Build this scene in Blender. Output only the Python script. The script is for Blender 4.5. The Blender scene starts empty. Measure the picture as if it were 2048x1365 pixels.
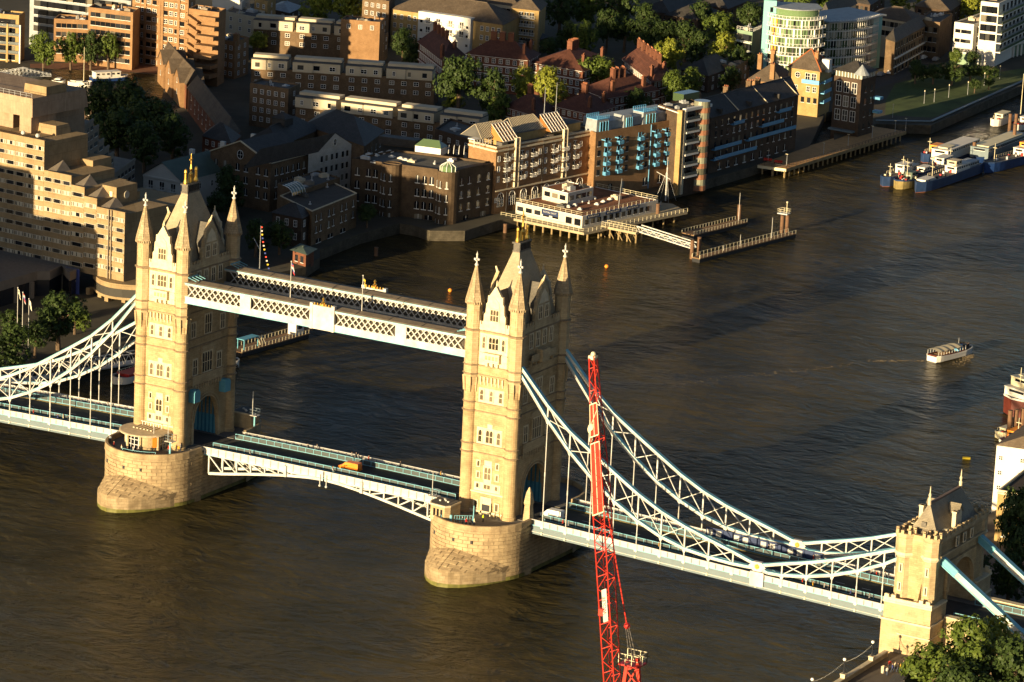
import bpy, math, random
from mathutils import Vector, Matrix
# ---------------------------------------------------------------- camera, sky, sun, exposure
SC = bpy.context.scene
COL = SC.collection
CAM = Vector((420.82, -680.37, 246.41))
YAW, PITCH, ROLL, FPX = math.radians(29.244), math.radians(-14.43), math.radians(2.788), 7790.8
_F = Vector((-math.sin(YAW) * math.cos(PITCH), math.cos(YAW) * math.cos(PITCH), math.sin(PITCH)))
_R = Vector((math.cos(YAW), math.sin(YAW), 0))
_U = _R.cross(_F)
_R2 = _R * math.cos(ROLL) + _U * math.sin(ROLL)
_U2 = _U * math.cos(ROLL) - _R * math.sin(ROLL)
cam = bpy.data.cameras.new('camera')
cam.sensor_width = 36.0
cam.sensor_fit = 'HORIZONTAL'
cam.lens = FPX / 2048 * 36
cam.clip_start = 1.0
cam.clip_end = 8000.0
camo = bpy.data.objects.new('camera', cam)
COL.objects.link(camo)
camo.matrix_world = Matrix(((_R2.x, _U2.x, -_F.x, CAM.x), (_R2.y, _U2.y, -_F.y, CAM.y), (_R2.z, _U2.z, -_F.z, CAM.z), (0, 0, 0, 1)))
SC.camera = camo
SUN_AZ, SUN_EL = math.radians(7.5), math.radians(7.6)      # azimuth from -Y towards -X
sun_dir = Vector((-math.sin(SUN_AZ) * math.cos(SUN_EL), -math.cos(SUN_AZ) * math.cos(SUN_EL), math.sin(SUN_EL)))
W = bpy.data.worlds.new('World')
SC.world = W
W.use_nodes = True
nt = W.node_tree
sky = nt.nodes.new('ShaderNodeTexSky')
sky.sky_type = 'NISHITA'
sky.sun_disc = False
sky.sun_elevation = SUN_EL
sky.sun_rotation = math.atan2(sun_dir.x, sun_dir.y)
sky.air_density = 0.6
sky.dust_density = 1.0
sky.ozone_density = 1.0
nt.nodes['Background'].inputs['Strength'].default_value = 0.05
nt.links.new(sky.outputs[0], nt.nodes['Background'].inputs['Color'])
sl = bpy.data.lights.new('sun', 'SUN')
sl.energy = 5.0
sl.angle = math.radians(0.55)
sl.color = (1.0, 0.77, 0.45)
so = bpy.data.objects.new('sun', sl)
COL.objects.link(so)
so.location = (-300, -900, 400)
so.rotation_euler = sun_dir.to_track_quat('Z', 'Y').to_euler()
SC.view_settings.view_transform = 'Standard'
SC.view_settings.look = 'None'
SC.view_settings.gamma = 1.0
SC.view_settings.exposure = 1.34
SC.view_settings.use_curve_mapping = False
SC.cycles.max_bounces = 6
SC.cycles.diffuse_bounces = 3
SC.cycles.glossy_bounces = 3
RND = random.Random(7)
def at(u, v, z):
 """a surveyed point: the place at height z seen at photograph pixel (u, v)"""
 d = _F * FPX + _R2 * (u - 1024) + _U2 * (682.5 - v)
 p = CAM + d * ((z - LOW - CAM.z) / d.z)
 p.z = z
 return p
LOW = 0.0        # the far bank is surveyed from a datum this much above the bridge's
def top_z(x, y, v):
 """height on the vertical through (x, y) that is seen at pixel row v"""
 lo, hi = -20.0, 200.0
 for _ in range(40):
  m = (lo + hi) / 2
  d = Vector((x, y, m)) - CAM
  vv = 682.5 - FPX * d.dot(_U2) / d.dot(_F)
  if vv > v:
   lo = m
  else:
   hi = m
 return lo + LOW
# ---------------------------------------------------------------- mesh building
class MB:
 def __init__(s):
  s.v, s.f, s.m, s.k = [], [], [], 0
 def add(s, vs, fs):
  o = len(s.v)
  s.v.extend(tuple(p) for p in vs)
  for f in fs:
   s.f.append(tuple(i + o for i in f))
   s.m.append(s.k)
  return s
 def face(s, pts):
  return s.add(pts, [tuple(range(len(pts)))])
 def box(s, x0, y0, z0, x1, y1, z1):
  return s.add([(x0, y0, z0), (x1, y0, z0), (x1, y1, z0), (x0, y1, z0), (x0, y0, z1), (x1, y0, z1), (x1, y1, z1), (x0, y1, z1)],
      [(0, 3, 2, 1), (4, 5, 6, 7), (0, 1, 5, 4), (1, 2, 6, 5), (2, 3, 7, 6), (3, 0, 4, 7)])
 def beam(s, p, q, w, h, up=(0, 0, 1)):
  p, q = Vector(p), Vector(q)
  d = (q - p).normalized()
  a = d.cross(Vector(up))
  if a.length < 1e-4:
   a = d.cross(Vector((0, 1, 0)))
  a.normalize()
  b = a.cross(d)
  a, b = a * w / 2, b * h / 2
  vs = [p - a - b, p + a - b, p + a + b, p - a + b, q - a - b, q + a - b, q + a + b, q - a + b]
  return s.add(vs, [(0, 1, 2, 3), (7, 6, 5, 4), (0, 4, 5, 1), (1, 5, 6, 2), (2, 6, 7, 3), (3, 7, 4, 0)])
 def tube(s, p, q, r0, r1=None, n=6):
  r1 = r0 if r1 is None else r1
  p, q = Vector(p), Vector(q)
  d = (q - p).normalized()
  a = d.orthogonal().normalized()
  b = d.cross(a)
  vs = []
  for c, r in ((p, r0), (q, r1)):
   for i in range(n):
    t = 2 * math.pi * i / n
    vs.append(c + a * (r * math.cos(t)) + b * (r * math.sin(t)))
  fs = [(i, (i + 1) % n, n + (i + 1) % n, n + i) for i in range(n)]
  fs += [tuple(range(n - 1, -1, -1)), tuple(range(n, 2 * n))]
  return s.add(vs, fs)
 def rings(s, rings, closed=True, cap0=True, cap1=True):
  n = len(rings[0])
  vs = [p for r in rings for p in r]
  fs = []
  for j in range(len(rings) - 1):
   for i in range(n if closed else n - 1):
    i2 = (i + 1) % n
    fs.append((j * n + i, j * n + i2, (j + 1) * n + i2, (j + 1) * n + i))
  if cap0:
   fs.append(tuple(range(n - 1, -1, -1)))
  if cap1:
   fs.append(tuple(range((len(rings) - 1) * n, len(rings) * n)))
  return s.add(vs, fs)
 def prism(s, poly, z0, z1, cap0=True, cap1=True):
  a = sum(poly[i][0] * poly[(i + 1) % len(poly)][1] - poly[(i + 1) % len(poly)][0] * poly[i][1] for i in range(len(poly)))
  if a < 0:
   poly = poly[::-1]
  return s.rings([[(x, y, z0) for x, y, *_ in poly], [(x, y, z1) for x, y, *_ in poly]], True, cap0, cap1)
 def xzprism(s, poly, y0, y1):
  """polygon in the x-z plane, extruded along y"""
  a = sum(poly[i][0] * poly[(i + 1) % len(poly)][1] - poly[(i + 1) % len(poly)][0] * poly[i][1] for i in range(len(poly)))
  if a < 0:
   poly = poly[::-1]
  y0, y1 = max(y0, y1), min(y0, y1)
  return s.rings([[(x, y0, z) for x, z in poly], [(x, y1, z) for x, z in poly]])
 def yzprism(s, poly, x0, x1):
  a = sum(poly[i][0] * poly[(i + 1) % len(poly)][1] - poly[(i + 1) % len(poly)][0] * poly[i][1] for i in range(len(poly)))
  if a < 0:
   poly = poly[::-1]
  x0, x1 = min(x0, x1), max(x0, x1)
  return s.rings([[(x0, y, z) for y, z in poly], [(x1, y, z) for y, z in poly]])
 def lathe(s, prof, cx=0, cy=0, n=12, ph=0.0):
  rs = []
  for r, z in prof:
   rs.append([(cx + r * math.cos(ph + 2 * math.pi * i / n), cy + r * math.sin(ph + 2 * math.pi * i / n), z) for i in range(n)])
  return s.rings(rs)
 def sphere(s, c, r, n=8, m=5, sx=1, sy=1, sz=1):
  prof = [(max(1e-3, r * math.sin(math.pi * j / m)), -r * math.cos(math.pi * j / m)) for j in range(m + 1)]
  rs = [[(c[0] + sx * q * math.cos(2 * math.pi * i / n), c[1] + sy * q * math.sin(2 * math.pi * i / n), c[2] + sz * z) for i in range(n)] for q, z in prof]
  return s.rings(rs)
 def mat(s, k):
  s.k = k
  return s
 def mesh(s, name, mats, smooth=False):
  me = bpy.data.meshes.new(name)
  me.from_pydata(s.v, [], s.f)
  for m in (mats if isinstance(mats, (list, tuple)) else [mats]):
   me.materials.append(m)
  if max(s.m, default=0):
   me.polygons.foreach_set('material_index', s.m)
  if smooth:
   me.polygons.foreach_set('use_smooth', [True] * len(s.f))
  me.update()
  return me
 def build(s, name, mats, parent=None, smooth=False, **kw):
  return put(name, s.mesh(name, mats, smooth), parent, **kw)
def put(name, me, parent=None, loc=None, rot=None, scale=None, label=None, cat=None, group=None, kind=None):
 o = bpy.data.objects.new(name, me)
 COL.objects.link(o)
 if parent is not None:
  o.parent = parent
 if loc is not None:
  o.location = loc
 if parent is None and LOW:
  o.location.z -= LOW
 if rot is not None:
  o.rotation_euler = (0, 0, rot) if isinstance(rot, (int, float)) else rot
 if scale is not None:
  o.scale = scale
 return tag(o, label, cat, group, kind)
def tag(o, label=None, cat=None, group=None, kind=None):
 if label: o['label'] = label
 if cat: o['category'] = cat
 if group: o['group'] = group
 if kind: o['kind'] = kind
 return o
def thing(name, label, cat, loc=(0, 0, 0), rot=0.0, group=None):
 return put(name, None, None, loc, rot, None, label, cat, group)
def copy_tree(o, parent=None):
 c = o.copy()
 COL.objects.link(c)
 c.parent = parent
 for ch in KIDS.get(o.name, []):
  copy_tree(ch, c)
 return c
KIDS = {}
def index_kids(o):
 """remember the children of a thing before it is copied"""
 KIDS[o.name] = [c for c in o.children]
 for c in o.children:
  index_kids(c)
# ---------------------------------------------------------------- materials
def nodemat(name):
 m = bpy.data.materials.new(name)
 m.use_nodes = True
 return m, m.node_tree, m.node_tree.nodes['Principled BSDF']
def paint(name, col, rough=0.6, metal=0.0, var=0.12, scale=0.6, bump=0.0, spec=0.3, dirt=None, bscale=None):
 """plain surface with mottled colour and optional fine relief"""
 m, t, b = nodemat(name)
 b.inputs['Roughness'].default_value = rough
 b.inputs['Metallic'].default_value = metal
 b.inputs['Specular IOR Level'].default_value = spec
 tc = t.nodes.new('ShaderNodeTexCoord')
 no = t.nodes.new('ShaderNodeTexNoise')
 no.inputs['Scale'].default_value = scale
 no.inputs['Detail'].default_value = 6
 no.inputs['Roughness'].default_value = 0.65
 t.links.new(tc.outputs['Object'], no.inputs['Vector'])
 rp = t.nodes.new('ShaderNodeValToRGB')
 lo = [c * (1 - var) for c in col]
 hi = [min(1, c * (1 + var)) for c in col]
 if dirt:
  lo = dirt
 rp.color_ramp.elements[0].position = 0.3
 rp.color_ramp.elements[1].position = 0.7
 rp.color_ramp.elements[0].color = (*lo, 1)
 rp.color_ramp.elements[1].color = (*hi, 1)
 t.links.new(no.outputs['Fac'], rp.inputs['Fac'])
 t.links.new(rp.outputs['Color'], b.inputs['Base Color'])
 if bump:
  bn = t.nodes.new('ShaderNodeTexNoise')
  bn.inputs['Scale'].default_value = bscale or scale * 6
  bn.inputs['Detail'].default_value = 4
  t.links.new(tc.outputs['Object'], bn.inputs['Vector'])
  bp = t.nodes.new('ShaderNodeBump')
  bp.inputs['Strength'].default_value = bump
  bp.inputs['Distance'].default_value = 0.1
  t.links.new(bn.outputs['Fac'], bp.inputs['Height'])
  t.links.new(bp.outputs['Normal'], b.inputs['Normal'])
 return m
def masonry(name, c1, c2, mortar, bw=0.9, bh=0.4, rough=0.85, stain=0.25, bump=0.5, msize=0.02):
 """coursed stone or brick, projected along the two wall directions by height and run"""
 m, t, b = nodemat(name)
 b.inputs['Roughness'].default_value = rough
 b.inputs['Specular IOR Level'].default_value = 0.2
 g = t.nodes.new('ShaderNodeNewGeometry')
 sp = t.nodes.new('ShaderNodeSeparateXYZ')
 t.links.new(g.outputs['Position'], sp.inputs[0])
 ad = t.nodes.new('ShaderNodeMath')
 ad.operation = 'ADD'
 mu = t.nodes.new('ShaderNodeMath')
 mu.operation = 'MULTIPLY'
 mu.inputs[1].default_value = 0.83
 t.links.new(sp.outputs['Y'], mu.inputs[0])
 t.links.new(sp.outputs['X'], ad.inputs[0])
 t.links.new(mu.outputs[0], ad.inputs[1])
 cb = t.nodes.new('ShaderNodeCombineXYZ')
 t.links.new(ad.outputs[0], cb.inputs['X'])
 t.links.new(sp.outputs['Z'], cb.inputs['Y'])
 br = t.nodes.new('ShaderNodeTexBrick')
 br.inputs['Scale'].default_value = 1.0
 br.inputs['Brick Width'].default_value = bw
 br.inputs['Row Height'].default_value = bh
 br.inputs['Mortar Size'].default_value = msize
 br.inputs['Color1'].default_value = (*c1, 1)
 br.inputs['Color2'].default_value = (*c2, 1)
 br.inputs['Mortar'].default_value = (*mortar, 1)
 t.links.new(cb.outputs[0], br.inputs['Vector'])
 no = t.nodes.new('ShaderNodeTexNoise')
 no.inputs['Scale'].default_value = 0.35
 no.inputs['Detail'].default_value = 8
 no.inputs['Roughness'].default_value = 0.7
 t.links.new(g.outputs['Position'], no.inputs['Vector'])
 rp = t.nodes.new('ShaderNodeValToRGB')
 rp.color_ramp.elements[0].position = 0.33
 rp.color_ramp.elements[1].position = 0.66
 d = 1 - stain
 rp.color_ramp.elements[0].color = (d, d * 0.97, d * 0.93, 1)
 rp.color_ramp.elements[1].color = (1.08, 1.08, 1.08, 1)
 t.links.new(no.outputs['Fac'], rp.inputs['Fac'])
 mx = t.nodes.new('ShaderNodeMix')
 mx.data_type = 'RGBA'
 mx.blend_type = 'MULTIPLY'
 mx.inputs[0].default_value = 1.0
 t.links.new(br.outputs['Color'], mx.inputs[6])
 t.links.new(rp.outputs['Color'], mx.inputs[7])
 t.links.new(mx.outputs[2], b.inputs['Base Color'])
 if bump:
  bp = t.nodes.new('ShaderNodeBump')
  bp.inputs['Strength'].default_value = bump
  bp.inputs['Distance'].default_value = 0.03
  t.links.new(br.outputs['Fac'], bp.inputs['Height'])
  bp.invert = True
  t.links.new(bp.outputs['Normal'], b.inputs['Normal'])
 return m
def glass(name, col=(0.012, 0.014, 0.016), rough=0.08, spec=0.6, var=0.5):
 m, t, b = nodemat(name)
 b.inputs['Roughness'].default_value = rough
 b.inputs['Specular IOR Level'].default_value = spec
 oi = t.nodes.new('ShaderNodeObjectInfo')
 rp = t.nodes.new('ShaderNodeValToRGB')
 rp.color_ramp.elements[0].color = (*[c * (1 - var) for c in col], 1)
 rp.color_ramp.elements[1].color = (*[c * (1 + 3 * var) for c in col], 1)
 t.links.new(oi.outputs['Random'], rp.inputs['Fac'])
 t.links.new(rp.outputs['Color'], b.inputs['Base Color'])
 return m
M = {}
M['granite'] = masonry('granite', (0.46, 0.345, 0.185), (0.38, 0.275, 0.145), (0.25, 0.18, 0.095), 1.1, 0.42, stain=0.34, msize=0.014)
M['pier_stone'] = masonry('pier_stone', (0.36, 0.28, 0.17), (0.28, 0.21, 0.12), (0.20, 0.15, 0.09), 1.5, 0.62, stain=0.4)
M['portland'] = paint('portland', (0.55, 0.465, 0.31), 0.8, var=0.2, scale=0.9, bump=0.2)
M['ashlar'] = masonry('ashlar', (0.47, 0.37, 0.215), (0.40, 0.305, 0.175), (0.27, 0.2, 0.115), 1.3, 0.45, stain=0.3, msize=0.012)
M['slate'] = masonry('slate', (0.15, 0.135, 0.11), (0.12, 0.11, 0.09), (0.08, 0.075, 0.065), 0.5, 0.28, rough=0.55, stain=0.3)
M['spire'] = masonry('spire', (0.42, 0.335, 0.21), (0.31, 0.235, 0.14), (0.2, 0.15, 0.1), 0.7, 0.5, stain=0.3)
M['moulding'] = paint('moulding', (0.24, 0.175, 0.105), 0.85, var=0.3, scale=1.0)
M['gold'] = paint('gold', (0.75, 0.47, 0.10), 0.3, metal=0.9, var=0.1)
M['white'] = paint('white', (0.52, 0.525, 0.50), 0.45, var=0.06, scale=0.35, dirt=(0.36, 0.335, 0.285))
M['paleblue'] = paint('paleblue', (0.125, 0.165, 0.18), 0.45, var=0.08)
M['teal'] = paint('teal', (0.10, 0.30, 0.38), 0.45, var=0.1)
M['tealdark'] = paint('tealdark', (0.03, 0.16, 0.24), 0.5, var=0.15)
M['bluetop'] = paint('bluetop', (0.17, 0.40, 0.47), 0.4, var=0.08)
M['asphalt'] = paint('asphalt', (0.045, 0.044, 0.043), 0.9, var=0.25, scale=0.8, bump=0.3)
M['footway'] = paint('footway', (0.13, 0.12, 0.105), 0.9, var=0.2, scale=1.2)
M['darkglass'] = glass('darkglass')
_r = [n for n in M['darkglass'].node_tree.nodes if n.type == 'VALTORGB'][0].color_ramp
_r.interpolation = 'CONSTANT'
for _p, _c in ((.0, (.008, .009, .011)), (.55, (.02, .022, .026)), (.78, (.055, .052, .045)), (.9, (.17, .15, .11))):
 _e = _r.elements.new(_p) if _p not in (.0, .9) else _r.elements[0 if _p == .0 else -1]
 _e.position = _p
 _e.color = (*_c, 1)
M['leadglass'] = glass('leadglass', (0.06, 0.048, 0.03), 0.2, 0.5, 0.6)
M['ironblack'] = paint('ironblack', (0.02, 0.02, 0.022), 0.5)
M['steel'] = paint('steel', (0.45, 0.46, 0.46), 0.4, metal=0.4)
M['glasspanel'] = paint('glasspanel', (0.075, 0.09, 0.088), 0.25, var=0.2, spec=0.6)
M['walkroof'] = paint('walkroof', (0.15, 0.12, 0.085), 0.8, var=0.25, scale=0.5)
M['yellowline'] = paint('yellowline', (0.6, 0.42, 0.05), 0.7)
M['roadwhite'] = paint('roadwhite', (0.7, 0.7, 0.66), 0.7)
M['red'] = paint('red', (0.50, 0.035, 0.018), 0.45, var=0.15)
M['reddeep'] = paint('reddeep', (0.40, 0.025, 0.02), 0.45, var=0.15)
# ================================================================ river and banks
def water_mat():
 m, t, b = nodemat('river_water')
 b.inputs['Specular IOR Level'].default_value = 0.14
 b.inputs['IOR'].default_value = 1.33
 b.inputs['Roughness'].default_value = 0.2
 tc = t.nodes.new('ShaderNodeNewGeometry')
 mp = t.nodes.new('ShaderNodeMapping')
 mp.inputs['Rotation'].default_value = (0, 0, 0.35)
 mp.inputs['Scale'].default_value = (0.5, 0.8, 1)
 t.links.new(tc.outputs['Position'], mp.inputs['Vector'])
 hs = []
 for sc, det, w in ((1.5, 5, .7), (0.36, 6, 4.2), (0.09, 5, 7.0)):
  n = t.nodes.new('ShaderNodeTexNoise')
  n.inputs['Scale'].default_value = sc
  n.inputs['Detail'].default_value = det
  n.inputs['Roughness'].default_value = 0.55
  n.inputs['Distortion'].default_value = 1.2
  t.links.new(mp.outputs[0], n.inputs['Vector'])
  q = t.nodes.new('ShaderNodeMath')
  q.operation = 'MULTIPLY'
  q.inputs[1].default_value = w
  t.links.new(n.outputs['Fac'], q.inputs[0])
  hs.append(q)
 a = t.nodes.new('ShaderNodeMath')
 t.links.new(hs[0].outputs[0], a.inputs[0])
 t.links.new(hs[1].outputs[0], a.inputs[1])
 a2 = t.nodes.new('ShaderNodeMath')
 t.links.new(a.outputs[0], a2.inputs[0])
 t.links.new(hs[2].outputs[0], a2.inputs[1])
 # where the tide runs rough and where it lies smooth
 pn = t.nodes.new('ShaderNodeTexNoise')
 pn.inputs['Scale'].default_value = 0.018
 pn.inputs['Detail'].default_value = 5
 pn.inputs['Distortion'].default_value = 1.2
 t.links.new(mp.outputs[0], pn.inputs['Vector'])
 pr = t.nodes.new('ShaderNodeMapRange')
 pr.inputs['From Min'].default_value = 0.35
 pr.inputs['From Max'].default_value = 0.65
 pr.inputs['To Min'].default_value = 0.35
 pr.inputs['To Max'].default_value = 1.0
 t.links.new(pn.outputs['Fac'], pr.inputs['Value'])
 bp = t.nodes.new('ShaderNodeBump')
 bp.inputs['Distance'].default_value = 0.75
 t.links.new(pr.outputs[0], bp.inputs['Strength'])
 t.links.new(a2.outputs[0], bp.inputs['Height'])
 t.links.new(bp.outputs['Normal'], b.inputs['Normal'])
 # silt: broad drifts and small golden boils
 fac = []
 for sc, w in ((0.03, .62), (0.16, .38)):
  cn = t.nodes.new('ShaderNodeTexNoise')
  cn.inputs['Scale'].default_value = sc
  cn.inputs['Detail'].default_value = 7
  cn.inputs['Roughness'].default_value = 0.7
  cn.inputs['Distortion'].default_value = 1.5
  t.links.new(mp.outputs[0], cn.inputs['Vector'])
  q = t.nodes.new('ShaderNodeMath')
  q.operation = 'MULTIPLY'
  q.inputs[1].default_value = w
  t.links.new(cn.outputs['Fac'], q.inputs[0])
  fac.append(q)
 s_ = t.nodes.new('ShaderNodeMath')
 t.links.new(fac[0].outputs[0], s_.inputs[0])
 t.links.new(fac[1].outputs[0], s_.inputs[1])
 rp = t.nodes.new('ShaderNodeValToRGB')
 rp.color_ramp.elements[0].position = 0.36
 rp.color_ramp.elements[0].color = (0.0085, 0.0095, 0.0055, 1)
 rp.color_ramp.elements[1].position = 0.66
 rp.color_ramp.elements[1].color = (0.054, 0.041, 0.0145, 1)
 t.links.new(s_.outputs[0], rp.inputs['Fac'])
 t.links.new(rp.outputs['Color'], b.inputs['Base Color'])
 return m
M['water'] = water_mat()
MB().face([(-4000, -4000, 0), (4000, -4000, 0), (4000, 6000, 0), (-4000, 6000, 0)]).build('river', M['water'], kind='structure')
M['riverwall'] = masonry('riverwall', (0.10, 0.085, 0.06), (0.075, 0.065, 0.045), (0.045, 0.04, 0.03), 1.2, 0.5, stain=0.5)
M['ground'] = paint('ground', (0.062, 0.054, 0.036), 0.95, var=0.3, scale=0.08, bump=0.2)
M['paving'] = paint('paving', (0.115, 0.095, 0.072), 0.9, var=0.2, scale=0.3)
QZ = 5.0
NB_PX = [(490, 545), (560, 545), (612, 534), (640, 515), (640, 500), (720, 468), (800, 447), (830, 452), (860, 462), (930, 462), (1000, 440), (1100, 425), (1190, 412),
   (1360, 375), (1500, 335), (1620, 292), (1650, 226), (1668, 222), (1668, 280), (1752, 248), (1862, 251), (2047, 170)]
nb = [(-420, -400), (-150, -400), (-136, -20), (-128, 45), (-112, 60), (-112, 82), (-128, 112)]
LOW = 2.0
nb += [tuple(at(u, v, QZ).xy) for u, v in NB_PX]
nb += [(-62, 720), (-20, 1100), (200, 3500), (-3500, 3500), (-3500, -400)]
def bank(name, poly, z, mat):
 mb = MB()
 a = sum(poly[i][0] * poly[(i + 1) % len(poly)][1] - poly[(i + 1) % len(poly)][0] * poly[i][1] for i in range(len(poly)))
 if a < 0:
  poly = poly[::-1]
 mb.mat(0).face([(x, y, z) for x, y in poly])
 mb.mat(1).rings([[(x, y, -3) for x, y in poly], [(x, y, z) for x, y in poly]], True, False, False)
 return mb.build(name, mat, kind='structure')
bank('north_bank', nb, QZ, [M['ground'], M['riverwall']])
LOW = 0.0
sb = [(136, -600), (136, -16), (134, 16), (134, 40), (116, 46), (114, 100), (119, 140), (150, 260), (260, 700), (900, 1500), (3000, 2000), (3000, -3000), (136, -3000)]
SZ = 2.6
bank('south_bank', sb, SZ, [M['paving'], M['riverwall']])
# ================================================================ bridge
H = 41.15
TA, TB = 5.14, 9.30
ROAD = 10.7
def pointed(w, h, n=4, arch=0.45):
 """outline of a window light with a pointed head, in (x, z), sill at 0"""
 a = min(w * arch * 2, h * 0.5)
 pts = [(-w / 2, 0), (w / 2, 0), (w / 2, h - a)]
 for i in range(1, n):
  t = i / n
  pts.append((w / 2 * (1 - t ** 1.6), h - a + a * math.sin(t * math.pi / 2) ** 0.9))
 pts.append((0, h))
 for i in range(n - 1, 0, -1):
  t = i / n
  pts.append((-w / 2 * (1 - t ** 1.6), h - a + a * math.sin(t * math.pi / 2) ** 0.9))
 pts.append((-w / 2, h - a))
 return pts
_GW = {}
def gothic_window(w, h, lights=1, head=True, transom=True, sur=0.22):
 """stone surround with dark pointed lights; faces -Y, sill centre at the origin"""
 key = (w, h, lights, head, transom, sur)
 if key in _GW:
  return _GW[key]
 mb = MB()
 tw = w
 mb.mat(0)
 mb.box(-tw / 2 - sur, -0.14, -sur * 0.8, -tw / 2, 0.05, h + sur)
 mb.box(tw / 2, -0.14, -sur * 0.8, tw / 2 + sur, 0.05, h + sur)
 mb.box(-tw / 2, -0.14, h, tw / 2, 0.05, h + sur)
 mb.box(-tw / 2, -0.2, -sur * 0.8, tw / 2, 0.05, 0)
 mb.box(-tw / 2, -0.02, 0, tw / 2, 0.04, h)
 lw = (tw - 0.12 * (lights - 1)) / lights
 for i in range(lights):
  x = -tw / 2 + lw / 2 + i * (lw + 0.12)
  mb.mat(1)
  o = pointed(lw * 0.92, h * 0.97) if head else [(-lw * .46, 0), (lw * .46, 0), (lw * .46, h * .96), (-lw * .46, h * .96)]
  mb.face([(x + a, -0.045, z + 0.02) for a, z in o])
  if i:
   mb.mat(0).box(x - lw / 2 - 0.12, -0.13, 0, x - lw / 2, -0.02, h)
 if transom and h > 1.6:
  mb.mat(0).box(-tw / 2, -0.12, h * 0.5 - 0.06, tw / 2, -0.02, h * 0.5 + 0.06)
 _GW[key] = mb.mesh('window', [M['portland'], M['leadglass']])
 return _GW[key]
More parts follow.
